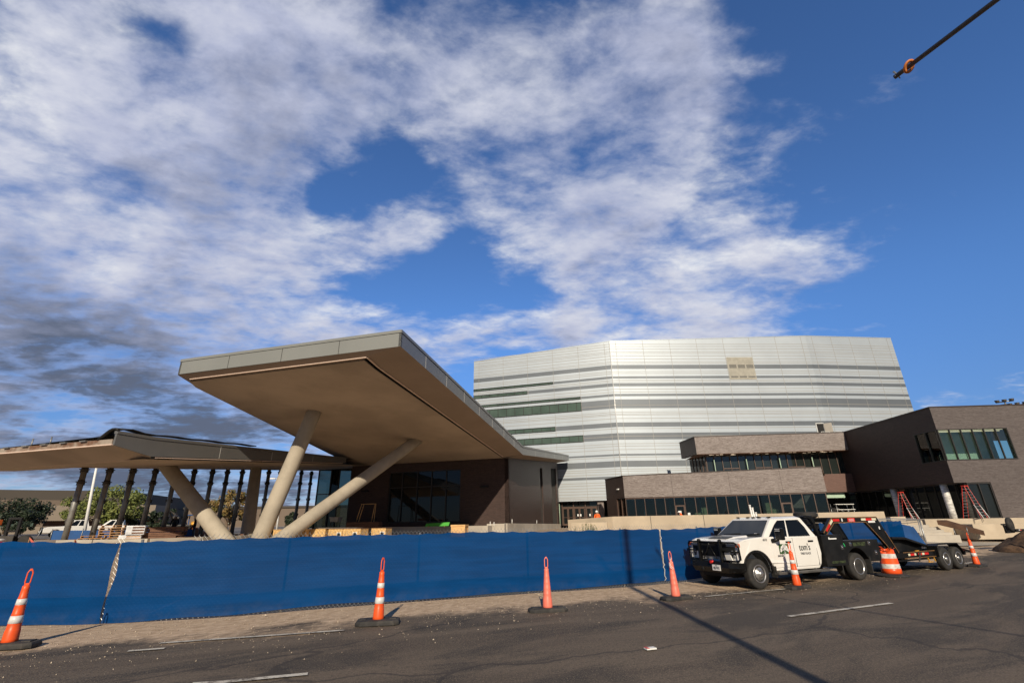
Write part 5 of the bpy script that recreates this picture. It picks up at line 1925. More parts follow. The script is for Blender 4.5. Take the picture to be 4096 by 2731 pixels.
# hood dome, scoop, wiper cowl
g = MB()
g.loft([[(0.42, 0.42, 1.28), (0.42, -0.42, 1.28), (0.42, -0.36, 1.31), (0.42, 0.36, 1.31)], [(0.10, 0.46, 1.325), (0.10, -0.46, 1.325), (0.10, -0.40, 1.372), (0.10, 0.40, 1.372)],
        [(-0.35, 0.50, 1.36), (-0.35, -0.50, 1.36), (-0.35, -0.44, 1.405), (-0.35, 0.44, 1.405)]])
g.build('hood', M['white_paint'], truck, bevel=0.012)
g = MB()
g.loft([[(0.41, 0.36, 1.312), (0.41, -0.36, 1.312), (0.41, -0.36, 1.322), (0.41, 0.36, 1.322)], [(0.14, 0.38, 1.370), (0.14, -0.38, 1.370), (0.14, -0.38, 1.383), (0.14, 0.38, 1.383)]])
g.build('hood_scoop', M['black_flat'], truck)
g = MB()
g.box((-0.47, 0, 1.375), (0.16, 1.6, 0.03))
g.tube([(-.5, .1, 1.41), (-.56, .75, 1.45)], 0.012, 5)
g.tube([(-.5, -.6, 1.41), (-.56, .02, 1.45)], 0.012, 5)
g.build('wiper', M['black_flat'], truck)
g = MB()
for y in (-.6, -.22, 0, .22, .6):
    g.lathe([(0.001, .03), (.05, .025), (.065, 0)], (-1.25 - (0.0 if abs(y) > .5 else .03), y, 1.905), 10)
g.build('cab_light', M['black_flat'], truck)
# wheel arch flares and wells
for s in (1, -1):
    g = MB()
    a0 = arc(0, 0.44, 0.525, 8, 186, 18)
    a1 = arc(0, 0.44, 0.585, 8, 186, 18)
    for k in range(18):
        q0 = [(a0[k][0], a0[k][1]), (a0[k + 1][0], a0[k + 1][1]), (a1[k + 1][0], a1[k + 1][1]), (a1[k][0], a1[k][1])]
        g.loft([[(x, .97 * s, z) for x, z in q0], [(x, 1.015 * s, z) for x, z in q0]])
    g.build('wheel_arch_flare', M['black_flat'], truck)
g = MB()
g.box((0, 0, 0.62), (1.1, 1.2, 0.66))
g.tube([(0, -.8, .40), (0, .8, .40)], .07, 8)
g.tube([(-4.38, -.9, .40), (-4.38, .9, .40)], .09, 8)
g.box((-2.6, 0.42, 0.56), (5.6, 0.10, 0.2))
g.box((-2.6, -0.42, 0.56), (5.6, 0.10, 0.2))
g.build('chassis', M['black_deep'], truck)
for s in (1, -1):
    wheel(truck, (0, 1.0 * s, 0.40), s, 0.40, .25, 'convex', rimr=0.232)
    wheel(truck, (-4.36, 1.03 * s, 0.40), s, 0.40, .235, 'dish', rimr=0.232)
    g = MB()
    g.lathe([(.23, 0), (.36, 0), (.39, -.03 * s), (.40, -.06 * s), (.40, -.2 * s), (.37, -.235 * s), (.23, -.235 * s)], (-4.36, .735 * s, .4), 32, axis='Y')
    g.build('tyre', M['tyre'], truck)
    g = MB()
    g.box((-0.66, .93 * s, .42), (0.015, .2, .30))
    g.box((-4.92, .86 * s, .42), (0.02, .42, .50))
    g.build('mud_flap', M['rubber'], truck)
    g = MB()
    g.box((-1.75, 1.03 * s, .375), (2.2, .17, .06))
    for x in (-.85, -2.4):
        g.box((x, .9 * s, .42), (.06, .2, .05))
    g.build('running_board', mat('running_board', (.11, .105, .10), .5, .3, .2, 3), truck, bevel=.01)
    # mirror
    g = MB()
    g.box((-0.86, 1.20 * s, 1.44), (0.14, 0.24, 0.33))
    mo = g.build('mirror', M['black_paint'], truck, bevel=.03)
    g = MB()
    g.tube([(-.74, .98 * s, 1.25), (-.80, 1.06 * s, 1.27), (-.86, 1.14 * s, 1.30)], [.07, .05, .05], 8)
    g.build('mirror_arm', M['black_flat'], mo)
    g = MB()
    for z in (1.53, 1.57):
        g.box((-.782, 1.20 * s, z), (.006, .16, .014))
    g.build('turn_lamp', M['sign_white'], mo)
lin = MB()
la_ = arc(0, 0.44, 0.515, -4, 184, 16)
lb_ = arc(0, 0.44, 0.505, -4, 184, 16)
for k in range(16):
    q0 = [la_[k], la_[k + 1], lb_[k + 1], lb_[k]]
    lin.loft([[(x, -.955, z) for x, z in q0], [(x, .955, z) for x, z in q0]])
lin.build('wheel_liner', M['black_deep'], truck)
_fs = set(bpy.data.objects)
# front end
g = MB()
g.box((0.895, 0, 1.02), (0.04, 1.66, 0.36))
g.build('grille', M['black_deep'], truck)
for s in (1, -1):
    hl = thing('headlight', None, None) if False else None
    g = MB()
    g.box((0.905, .72 * s, 1.16), (.05, .34, .07))
    g.lathe([(0.001, .04), (.05, .035), (.055, 0)], (.90, .74 * s, .97), 14, axis='X')
    g.lathe([(0.001, .04), (.038, .035), (.042, 0)], (.90, .80 * s, .87), 14, axis='X')
    ho = g.build('headlight', M['lens'], truck, bevel=.004)
    g = MB()
    g.box((.90, .955 * s, 1.16), (.07, .10, .09))
    g.build('turn_signal', M['amber'], ho)
    g = MB()
    g.loft([[(.90, .44 * s, .985), (.90, .64 * s, .985), (.90, .72 * s, .75), (.90, .50 * s, .75)], [(.945, .44 * s, .985), (.945, .64 * s, .985), (.945, .72 * s, .75), (.945, .50 * s, .75)]])
    g.loft([[(.86, .88 * s, 1.03), (.86, .99 * s, 1.03), (.84, .99 * s, .78), (.86, .90 * s, .78)], [(.925, .88 * s, 1.03), (.905, .985 * s, 1.03), (.885, .985 * s, .78), (.925, .90 * s, .78)]])
    g.build('headlight_bezel', M['white_paint'], truck)
g = MB()
g.box((.93, 0, 1.215), (.02, 1.7, .02))
g.box((.92, 0, .745), (.03, 1.3, .03))
g.build('chrome_strip', M['chrome'], truck)
gg_ = MB()
for y in (-.42, .42):
    gg_.box((1.03, y, .84), (.10, .055, .86))
    gg_.lathe([(.05, -.03), (.05, .03)], (1.03, y, 1.27), 12, axis='Y')
fr0 = [(1.02, -.40, 1.235), (.98, -.90, 1.235), (.93, -1.0, 1.17), (.91, -1.0, .80), (.95, -.94, .74), (1.0, -.42, .74)]
gg_.tube(fr0, .026, 8)
gg_.tube([(p[0], -p[1], p[2]) for p in fr0], .026, 8)
gg_.tube([(1.03, -.42, 1.235), (1.03, .42, 1.235)], .03, 8)
for y0, y1 in ((.42, .99), (-.99, -.42)):
    gg_.tube([(1.0, y0, .99), (.96, y1, .99)], .022, 8)
gg_.tube([(1.05, -.02, 1.20), (1.05, .26, .78)], .016, 6)
gg_.tube([(1.05, .02, 1.20), (1.05, -.26, .78)], .016, 6)
for k in range(13):
    gg_.box((1.035, 0, .76 + k * .036), (.012, .82, .010))
go_ = gg_.build('grille_guard', M['black_paint'], truck)
g = MB()
g.loft([[(1.12, -.72, .70), (1.12, .72, .70), (.92, 1.02, .70), (.74, 1.02, .70), (.74, -1.02, .70), (.92, -1.02, .70)],
        [(1.14, -.72, .56), (1.14, .72, .56), (.92, 1.02, .56), (.74, 1.02, .56), (.74, -1.02, .56), (.92, -1.02, .56)],
        [(1.08, -.66, .42), (1.08, .66, .42), (.90, .98, .46), (.74, .98, .46), (.74, -.98, .46), (.90, -.98, .46)]])
bu = g.build('bumper', M['black_paint'], truck, bevel=.012)
g = MB()
for i in range(5):
    for k in range(9):
        g.box((1.02 - .006 * k, .46 + .045 * k, .46 + .035 * i), (.16, .014, .010))
for y in (-.30, .30):
    g.lathe([(.001, .02), (.05, .02), (.06, 0)], (1.12, y, .50), 10, axis='X')
g.build('bumper_detail', M['black_deep'], bu)
g = MB()
g.box((1.155, .28, .555), (.012, .31, .155))
lp = g.build('license_plate', M['sign_white'], truck, bevel=.004)
Mp = plane_M((1.163, .28, .545), (0, 1, 0), (0, 0, 1))
text_obj('plate_lettering', 'NJJ-7552', .085, M['ink'], lp, Mp, .001, font_scale_x=.74, bold=.002)
text_obj('plate_lettering', 'TEXAS', .030, M['ink'], lp, plane_M((1.163, .28, .610), (0, 1, 0), (0, 0, 1)), .001, bold=.001)
g = MB()
g.tube([(1.14, .06, .72), (1.18, .10, .68), (1.18, .16, .70), (1.15, .18, .74)], .03, 8)
g.build('tow_hook', M['red'], bu)
bpy.context.view_layer.update()
for _o in set(bpy.data.objects) - _fs:
    if _o.parent is truck:
        _o.location.x -= 0.275
# lettering on the doors
nv = (-1, 0, 0)
T_ = lambda nm, s_, sz, x, z, m_, y=1.003, **kw: text_obj(nm, s_, sz, M[m_], truck, plane_M((x, y, z), nv, (0, 0, 1)), .002, **kw)
T_('door_lettering', "tom's", .27, -2.07, 1.035, 'ink', font_scale_x=.82)
T_('door_lettering', 'TREE PLACE', .085, -2.07, .865, 'ink_grey')
T_('fender_number', '6512', .085, -.46, 1.285, 'ink', y=.988, bold=.002)
T_('door_badge', '3500 HD', .065, -.98, .835, 'ink_grey', bold=.002, shear=.2)
g = MB()
g.box((-1.17, 1.002, 1.02), (.40, .004, .27))
lg = g.build('door_emblem', M['logo_green'], truck)
g = MB()
cr = random.Random(3)
for cx, cz, rr in ((-1.17, 1.07, .075), (-1.10, 1.04, .065), (-1.25, 1.045, .07), (-1.30, 1.00, .05), (-1.05, 1.0, .045), (-1.20, 1.10, .05), (-1.02, .96, .025), (-1.33, .955, .025)):
    g.lathe([(.001, .006), (rr, .006), (rr, .0)], (cx, 1.003, cz), 14, axis='Y', smooth=False)
g.box((-1.17, 1.006, .955), (.022, .004, .12))
g.box((-1.17, 1.006, .905), (.07, .004, .02))
g.build('emblem_tree', M['sign_white'], lg)
# flatbed with toolboxes
bed = MB()
for s in (1, -1):
    bx = [(-2.86, .46), (-3.86, .46), (-3.86, 1.02), (-3.80, 1.36), (-2.86, 1.36)]
    bed.loft([[(x, .56 * s, z) for x, z in bx], [(x, 1.055 * s, z) for x, z in bx]])
    low = [(-3.865, .98)] + [(-3.865, .78)] + [(x, z) for x, z in arc(-4.36, .40, .56, 138, 32, 10)] + [(-4.90, .60), (-5.0, .52), (-5.46, .52), (-5.56, .62), (-5.56, 1.17), (-3.865, 1.17)]
    low = [(-3.865, 1.17), (-3.865, .66)] + list(reversed(arc(-4.36, .40, .55, 152, 28, 12)))
    low = [(-3.865, 1.17), (-3.865, .66)] + arc(-4.36, .40, .55, 28, 152, 12) + [(-4.98, .52), (-5.50, .52), (-5.56, .62), (-5.56, 1.17)]
    bed.loft([[(x, .60 * s, z) for x, z in low], [(x, 1.05 * s, z) for x, z in low]])
bed.box((-4.2, 0, .98), (2.7, 1.3, .06))
bed.box((-5.53, 0, .88), (.08, 1.9, .35))
bo_ = bed.build('flatbed', M['black_flat'], truck, bevel=.012)
g = MB()
# headache rack: curved side plates and cross bars, open lattice
for s in (1, -1):
    cv = [(-2.50, 1.95), (-2.70, 1.92), (-2.82, 1.78), (-2.92, 1.40), (-2.92, 1.10), (-2.84, 1.10), (-2.84, 1.36), (-2.76, 1.70), (-2.66, 1.83), (-2.50, 1.88)]
    g.loft([[(x, .86 * s, z) for x, z in cv], [(x, .97 * s, z) for x, z in cv]])
g.tube([(-2.74, -.95, 1.90), (-2.74, .95, 1.90)], .04, 8)
for z in (1.45, 1.65):
    g.tube([(-2.93, -.9, z), (-2.93, .9, z)], .025, 8)
for y in (-.5, 0, .5):
    g.tube([(-2.93, y, 1.0), (-2.80, y, 1.88)], .022, 8)
g.build('headache_rack', M['black_paint'], truck, bevel=.008)
g = MB()
for z in (1.22, 1.34, 1.50):
    g.box((-4.3, -.99, z), (2.3, .04, .05))
for x in (-3.5, -4.3, -5.2):
    g.box((x, -.99, 1.32), (.05, .045, .4))
g.build('side_rail', M['black_flat'], truck)
g = MB()
for x, z in ((-3.70, .99), (-4.12, 1.07), (-5.05, 1.07), (-5.30, .78)):
    g.box((x, 1.062, z), (.11, .018, .13))
    g.lathe([(.001, .016), (.028, .014), (.03, 0)], (x - .02, 1.07, z), 10, axis='Y')
g.build('paddle_latch', M['chrome'], bo_, bevel=.004)
g = MB()
g.box((-3.34, 1.06, 1.245), (.38, .004, .035))
g.box((-3.18, 1.061, 1.265), (.05, .004, .05), M=Matrix.Rotation(R(40), 3, 'Y'))
g.build('maker_badge', M['sign_white'], bo_)
g = MB()
g.box((-3.83, 1.06, 1.05), (.03, .004, .11), M=Matrix.Rotation(R(25), 3, 'Y'))
g.build('green_tag', M['lime'], bo_)
T_('toolbox_lettering', 'US DOT 1750217', .085, -3.40, .565, 'dec_green', y=1.058, bold=.003)
T_('flatbed_lettering', '806-799-3677', .15, -4.58, 1.045, 'dec_green', y=1.053, font_scale_x=.72, bold=.005)

# ================================================================= gooseneck trailer
hx, hy = -3.95, 0.0
p_h = Vector((6.59, 16.06, 0)) + Matrix.Rotation(TR, 3, 'Z') @ Vector((hx, hy, 0))
TT = TR + R(3.0)
trl = thing('gooseneck_trailer', 'black gooseneck equipment trailer hitched over the truck bed', 'trailer', (p_h.x, p_h.y, 0.0), TT)


def X(x):       # distances were read from the truck's front axle
    return x - hx - (0.30 if x > -7.05 else 0.0)


NY = 0.98
g = MB()
for y in (.74, -.74):
    top = [(X(-2.98), 1.40), (X(-3.60), 1.86), (X(-6.20), 1.88), (X(-6.92), .62), (X(-6.62), .62), (X(-6.22), 1.06), (X(-5.42), 1.70), (X(-3.68), 1.70), (X(-3.08), 1.32)]
    # neck beam
    nb = [(X(-2.98), 1.42), (X(-3.58), 1.87), (X(-6.18), 1.87), (X(-5.45), 1.70), (X(-3.66), 1.70), (X(-3.06), 1.31)]
    if y > 0:
        tri = [(X(-5.45), 1.70), (X(-6.18), 1.87), (X(-6.95), .60), (X(-6.60), .60)]
    g.loft([[(x, y * NY - .05, z) for x, z in nb], [(x, y * NY + .05, z) for x, z in nb]])
    tri = [(X(-5.45), 1.70), (X(-6.18), 1.87), (X(-7.02), .60), (X(-6.66), .60), (X(-6.2), 1.06)]
    g.loft([[(x, y * NY - .045, z) for x, z in tri], [(x, y * NY + .045, z) for x, z in tri]])
g.box((X(-3.10), 0, 1.40), (.16, 1.5, .14))
g.tube([(X(-3.95), 0, 1.70), (X(-3.95), 0, 1.08)], .06, 10)
g.box((X(-4.6), 0, 1.78), (.1, 1.4, .1))
g.box((X(-6.1), 0, 1.80), (.1, 1.4, .1))
neck = g.build('gooseneck', M['black_paint'], trl)
g = MB()
y_ = .74 * NY + .052
def tread(a, b, wd=.028):
    a, b = Vector((a[0], 0, a[1])), Vector((b[0], 0, b[1]))
    n_ = Vector((-(b - a).z, 0, (b - a).x)).normalized() * wd / 2
    q = [a - n_, b - n_, b + n_, a + n_]
    g.loft([[(p.x, y_ - .001, p.z) for p in q], [(p.x, y_ + .012, p.z) for p in q]])
for a, b in (((X(-3.0), 1.41), (X(-3.58), 1.86)), ((X(-3.58), 1.865), (X(-6.16), 1.865)), ((X(-3.08), 1.32), (X(-3.66), 1.71)), ((X(-3.66), 1.71), (X(-5.45), 1.71)), ((X(-5.45), 1.70), (X(-6.2), 1.06)), ((X(-6.2), 1.06), (X(-6.66), .62)), ((X(-6.45), 1.40), (X(-7.0), .60))):
    tread(a, b)
for z in (.69, .50):
    g.loft([[(X(-6.8), .985, z - .012), (X(-9.15), .985, z - .012), (X(-9.15), .985, z + .012), (X(-6.8), .985, z + .012)], [(X(-6.8), 1.0, z - .012), (X(-9.15), 1.0, z - .012), (X(-9.15), 1.0, z + .012), (X(-6.8), 1.0, z + .012)]])
g.build('reflective_edge', M['tread_rust'], neck)


def decal(parent, pts, y, m_, name='reflector_tape'):
    q = MB()
    q.loft([[(x, y, z) for x, z in pts], [(x, y + .006, z) for x, z in pts]])
    return q.build(name, m_, parent)


def para(a, b, w0):
    a, b = Vector((a[0], a[1])), Vector((b[0], b[1]))
    n_ = Vector((-(b - a).y, (b - a).x)).normalized() * w0 / 2
    return [tuple(a - n_), tuple(b - n_), tuple(b + n_), tuple(a + n_)]


yn = .74 * NY + .052
decal(neck, para((X(-3.16), 1.47), (X(-3.42), 1.66), .08), yn, M['red'])
decal(neck, para((X(-3.43), 1.667), (X(-3.60), 1.79), .08), yn, M['cream'])
decal(neck, para((X(-3.63), 1.79), (X(-3.98), 1.79), .075), yn, M['red'])
decal(neck, para((X(-5.22), 1.795), (X(-5.48), 1.795), .07), yn, M['cream'])
decal(neck, para((X(-5.48), 1.795), (X(-5.84), 1.795), .07), yn, M['red'])
decal(neck, para((X(-5.84), 1.795), (X(-6.10), 1.795), .07), yn, M['cream'])
decal(neck, para((X(-5.60), 1.715), (X(-6.0), 1.715), .06), yn + .002, M['sign_white'], 'data_plate')
sn = decal(neck, para((X(-4.44), 1.785), (X(-4.84), 1.785), .14), yn, M['red'], 'warning_decal')
for k in range(3):
    decal(sn, para((X(-4.50), 1.755 + .03 * k), (X(-4.78), 1.755 + .03 * k), .009), yn + .007, M['sign_white'], 'decal_line')
for x, z in ((-4.13, 1.787), (-6.17, 1.50)):
    text_obj('trailer_number', '8', .13, M['sign_white'], neck, plane_M((X(x), yn + .002, z), nv, (0, 0, 1)), .003, bold=.006)
# frame and deck
g = MB()
for y in (.95, -.95):
    g.box((X(-8.0), y, .60), (2.6, .06, .17))
    g.box((X(-8.0), y, .44), (2.6, .06, .05))
    g.box((X(-10.6), y * .62, .52), (3.2, .08, .2))
g.box((X(-6.75), 0, .58), (.14, 1.9, .2))
g.box((X(-9.3), 0, .55), (.1, 1.9, .14))
for x in (-7.3, -8.0, -8.7):
    g.box((X(x), 0, .56), (.06, 1.84, .10))
g.box((X(-9.0), 0, .665), (4.4, 1.80, .03))
g.box((X(-10.4), 0, .62), (2.2, 1.1, .2))
g.box((X(-11.9), 0, .60), (.9, 1.5, .08), M=Matrix.Rotation(R(-10), 3, 'Y'))
fro = g.build('frame', M['black_paint'], trl)
for x0, x1, m_ in ((-7.40, -7.52, 'cream'), (-7.54, -7.78, 'red'), (-7.79, -7.9, 'cream'), (-8.05, -8.28, 'red'), (-8.29, -8.44, 'cream'), (-8.46, -8.72, 'red')):
    decal(fro, [(X(x0), .575), (X(x1), .575), (X(x1), .645), (X(x0), .645)], .982, M[m_])
g = MB()
g.box((X(-8.05), 1.0, .52), (.07, .02, .34), M=Matrix.Rotation(R(-35), 3, 'Y'))
g.build('ratchet_strap', M['rubber'], trl)
g = MB()
for x in (-8.6, -9.0):
    g.box((X(x), .99, .40), (.025, .03, .13), M=Matrix.Rotation(R(20), 3, 'Y'))
g.box((X(-8.0), .99, .72), (.22, .03, .02))
g.box((X(-8.7), .99, .33), (.3, .03, .02))
g.build('tie_bracket', M['yellow'], trl)
g = MB()
wd = [(X(-6.75), .68), (X(-6.75), 1.20), (X(-7.85), 1.17), (X(-9.25), .86), (X(-9.25), .68)]
g.loft([[(x, .50, z) for x, z in wd], [(x, .56, z) for x, z in wd]])  # black panel painted in for the dark void below the ramp
wd2 = [(X(-6.75), 1.20), (X(-7.85), 1.17), (X(-9.25), .86), (X(-9.25), .80), (X(-7.85), 1.09), (X(-6.75), 1.12)]
g.loft([[(x, .56, z) for x, z in wd2], [(x, .80, z) for x, z in wd2]])
g.build('side_ramp_and_void', M['black_flat'], trl, bevel=.01)
for s in (1, -1):
    fp_ = [(X(-9.22), .50), (X(-9.24), .84), (X(-9.36), .90), (X(-10.72), .90), (X(-10.98), .70), (X(-11.08), .50)]
    g = MB()
    for (a, b) in zip(fp_, fp_[1:]):
        g.loft([[(a[0], .72 * s, a[1]), (b[0], .72 * s, b[1]), (b[0], .72 * s, b[1] - .03), (a[0], .72 * s, a[1] - .03)], [(a[0], 1.07 * s, a[1]), (b[0], 1.07 * s, b[1]), (b[0], 1.07 * s, b[1] - .03), (a[0], 1.07 * s, a[1] - .03)]])
    g.build('fender', M['black_paint'], trl)
    for x in (-9.72, -10.60):
        wheel(trl, (X(x), 1.05 * s, .385), s, .385, .22, 'spoke', rimr=.205)
g = MB()
g.lathe([(.12, .0), (.30, -.0), (.37, .03), (.38, .07), (.38, .13), (.36, .18), (.30, .2), (.12, .2)], (X(-3.95), -.35, 1.87), 30)
g.build('spare_tyre', M['tyre'], trl)
g = MB()
g.box((X(-3.02), .15, 1.70), (.34, .5, .28))
g.build('junction_box', M['black_flat'], trl, bevel=.01)

# ================================================================= second trailer at the right edge, half hidden by the soil heap
t2 = thing('utility_trailer', 'black trailer with an upright spare tyre behind the soil heap at the right', 'trailer', (27.6, 28.6, 0.35), R(30))
g = MB()
g.lathe([(.14, .09), (.24, .10), (.33, .085), (.365, .05), (.37, 0), (.365, -.05), (.33, -.085), (.24, -.10), (.14, -.09)], (0, 0, 0.99), 30, axis='Y')
g.build('spare_tyre', M['tyre'], t2)
g = MB()
g.lathe([(.15, -.07), (.15, -.03), (.09, .0), (.05, -.03), (.001, -.04)], (0, -.03, .99), 20, axis='Y')
g.build('rim', M['steel_dk'], t2)
g = MB()
g.box((-.55, .05, 1.0), (.9, .08, .07))
g.box((-.75, .05, .80), (.07, .07, .45), M=Matrix.Rotation(R(-15), 3, 'Y'))
g.box((-.2, .05, .60), (1.1, .10, .10))
g.box((.9, .1, .66), (1.6, .5, .14))
g.box((0, .12, .78), (.5, .2, .34))
g.build('frame', M['black_flat'], t2)
g = MB()
g.box((.55, -.16, .70), (.16, .02, .05))
g.build('reflector_tape', M['sign_white'], t2)
g = MB()
g.box((.73, -.16, .69), (.16, .02, .05))
g.build('reflector_tape', M['red'], t2)


# ================================================================= soil heaps
def heap(name, label, loc, rx_, ry_, h, m_, seed=0, cat='soil heap'):
    n_, k_ = 40, 16
    vs, fs = [], []
    for j in range(k_ + 1):
        f = j / k_
        for i in range(n_):
            a = 2 * math.pi * i / n_
            rr = f * (1 + .22 * noise.noise(Vector((math.cos(a) * 1.3, math.sin(a) * 1.3, seed))))
            z = h * (1 - f) ** 0.95 * (1 + .25 * noise.noise(Vector((math.cos(a) * f * 2.5, math.sin(a) * f * 2.5, seed + 3)))) + .07 * h * noise.noise(Vector((math.cos(a) * f * 7, math.sin(a) * f * 7, seed + 9)))
            vs.append((rx_ * rr * math.cos(a), ry_ * rr * math.sin(a), z if f < 1 else -.08))
    for j in range(k_):
        for i in range(n_):
            fs.append((j * n_ + i, j * n_ + (i + 1) % n_, (j + 1) * n_ + (i + 1) % n_, (j + 1) * n_ + i))
    me = bpy.data.meshes.new(name)
    me.from_pydata(vs, [], fs)
    me.materials.append(m_)
    me.polygons.foreach_set('use_smooth', [True] * len(fs))
    o = bpy.data.objects.new(name, me)
    col.objects.link(o)
    o.location = loc
    return tag(o, label, cat)


heap('soil_heap', 'heap of dark brown soil on the ground in front of the second trailer', (27.6, 27.7, 0.1), 1.9, 1.5, 1.0, M['brown_dirt'], 2)
heap('soil_heap', 'heap of red soil on the building site beyond the steel posts', (-32.3, 50.5, 1.1), 2.4, 1.6, 1.05, M['red_dirt'], 5)

# ================================================================= steel posts under the left wing
posts = [(-27.77, 31.56), (-27.68, 33.46), (-27.36, 35.11), (-27.19, 37.09), (-26.92, 38.94), (-26.53, 40.63), (-26.29, 42.69), (-25.99, 44.41), (-25.32, 45.66),
         (-24.56, 49.09), (-24.14, 50.65), (-23.70, 54.66), (-24.09, 58.33)]
lab0 = ['nearest and leftmost steel post under the left canopy wing', 'second steel post from the left under the canopy wing', 'third steel post from the left beside the pallet stack', 'fourth steel post from the left beside the lumber',
        'fifth steel post, half hidden by the outward leaning column', 'sixth steel post, standing just right of the leaning column top', 'seventh steel post from the left, beyond the leaning concrete column',
        'eighth steel post from the left, in front of the autumn tree', 'ninth steel post, just left of the upright concrete column', 'tenth steel post, just right of the upright concrete column',
        'eleventh steel post, hidden behind the tall slanting column', 'twelfth steel post, second from the dark pavilion end', 'farthest and rightmost steel post beside the dark pavilion end']
pz_top = lambda x, y: zr((Vector((x, y, 0)) - B0).dot(D2)) - 0.12
for i, ((x, y), lab) in enumerate(zip(posts, lab0)):
    g0 = 0.95
    h = pz_top(x, y) - g0
    pt = thing('steel_post', lab, 'post', (x, y, g0), 0.3, 'steel posts under the left canopy wing')
    g = MB()
    g.tube([(0, 0, 0), (0, 0, h / 2), (0, 0, h)], 0.165, 16)
    g.build('shaft', M['steel'], pt)
    for k, f in enumerate((0.06, 0.32, 0.555, 0.80, 0.965)):
        g = MB()
        for s in (1, -1):
            g.box((s * 0.19, 0, h * f), (0.14, 0.20, 0.05))
            g.box((s * 0.19, 0, h * f - 0.11), (0.07, 0.03, 0.2))
        if k > 2:
            g.lathe([(.17, -.12), (.185, -.12), (.185, .12), (.17, .12)], (0, 0, h * f), 16)
        g.build('bracket', M['steel_dk'], pt)

# ================================================================= island kerb
kp = [(-27.5, 31.0), (-25, 30.6), (-22, 30.9), (-20.3, 33.0), (-19.5, 36), (-19, 42)]
g = MB()
for a, b in zip(kp, kp[1:]):
    a, b = Vector((a[0], a[1], 0)), Vector((b[0], b[1], 0))
    n_ = Vector((-(b - a).y, (b - a).x, 0)).normalized() * .25
    q = [a - n_, b - n_, b + n_, a + n_]
    g.loft([[(p.x, p.y, .8) for p in q], [(p.x, p.y, 1.30) for p in q]])
tag(g.build('kerb', M['conc_pale']), kind='structure')

# ================================================================= materials stored on the site
def pallet_mesh(w_=1.2, d_=1.0):
    g = MB()
    for k in range(7):
        g.box((0, -d_ / 2 + .05 + k * (d_ - .1) / 6, .132), (w_, .09, .02))
    for y in (-d_ / 2 + .05, 0, d_ / 2 - .05):
        g.box((0, y, .011), (w_, .09, .02))
    for x in (-w_ / 2 + .02, 0, w_ / 2 - .02):
        g.box((x, 0, .072), (.04, d_, .10))
    return g


pm0 = None
stack = [(0.0, 0.0, 0.0), (0.02, .03, .02)]
pn = 0
pw = [M['wood'], M['pine']]
words = ['lowest', 'second', 'third', 'fourth', 'fifth', 'sixth', 'topmost']
for cx, cy, n_, lab in ((-26.1, 33.0, 7, 'of the tall brown stack between the second and third steel posts'), (-26.75, 32.4, 3, 'of the low brown stack left of the tall pallet stack')):
    for k in range(n_):
        nm = (words if n_ == 7 else ['lowest', 'middle', 'topmost'])[k]
        lb = '%s pallet %s' % (nm, lab)
        if pm0 is None:
            pm0 = pallet_mesh().build('pallet', M['wood'])
            o = pm0
        else:
            o = pm0.copy()
            col.objects.link(o)
        o.location = (cx + rng.uniform(-.06, .06), cy + rng.uniform(-.05, .05), 1.06 + k * .148)
        o.rotation_euler = (0, 0, .5 + rng.uniform(-.08, .08))
        tag(o, lb, 'pallet', 'wooden pallets on the site')
# wrapped bundles
for (x, y, z, sx, sz, lab, wr) in ((-24.65, 33.2, 1.5, 1.0, .55, 'plastic wrapped white bundle on top of the lumber beside the fourth steel post', 1), (-24.9, 33.2, 1.05, 1.2, .44, 'wrapped bundle of boards on the ground beside the fourth steel post', 0)):
    t_ = thing('wrapped_bundle', lab, 'bundle', (x, y, z), .45)
    g = MB()
    g.box((0, 0, sz / 2), (sx, .8, sz))
    g.build('wrap', M['wrap'], t_, bevel=.04)
    g = MB()
    for k in range(3):
        g.box((sx * .15, -.405, sz * (.2 + .3 * k)), (sx * .62, .02, sz * .16))
    g.build('board_end', M['wood_dk'] if wr else M['wood'], t_)
lum = [(-23.9, 34.0, 1.05, 2.6, .35), (-23.4, 34.1, 1.40, 2.4, .22), (-23.3, 34.2, 1.65, 2.2, .30), (-22.3, 34.6, 1.05, 2.4, .28), (-20.9, 36.5, 1.05, 3.0, .35)]
lls = ['lowest dark bundle of lumber behind the fourth steel post', 'middle dark bundle of lumber stacked behind the fourth steel post', 'topmost dark bundle of lumber stacked behind the fourth steel post', 'dark lumber bundle lying in front of the worker in the white hat', 'long dark lumber bundle lying behind the outward leaning column']
for (x, y, z, L_, h), lab in zip(lum, lls):
    g = MB()
    for r_ in range(2):
        for k in range(4):
            g.box((rng.uniform(-.1, .1), -.3 + k * .2, h * (.25 + .5 * r_)), (L_, .17, h * .46))
    tag(g.build('lumber_bundle', M['wood_dk'], loc=(x, y, z)), lab, 'lumber', 'bundles of dark lumber on the site').rotation_euler = (0, 0, .28)
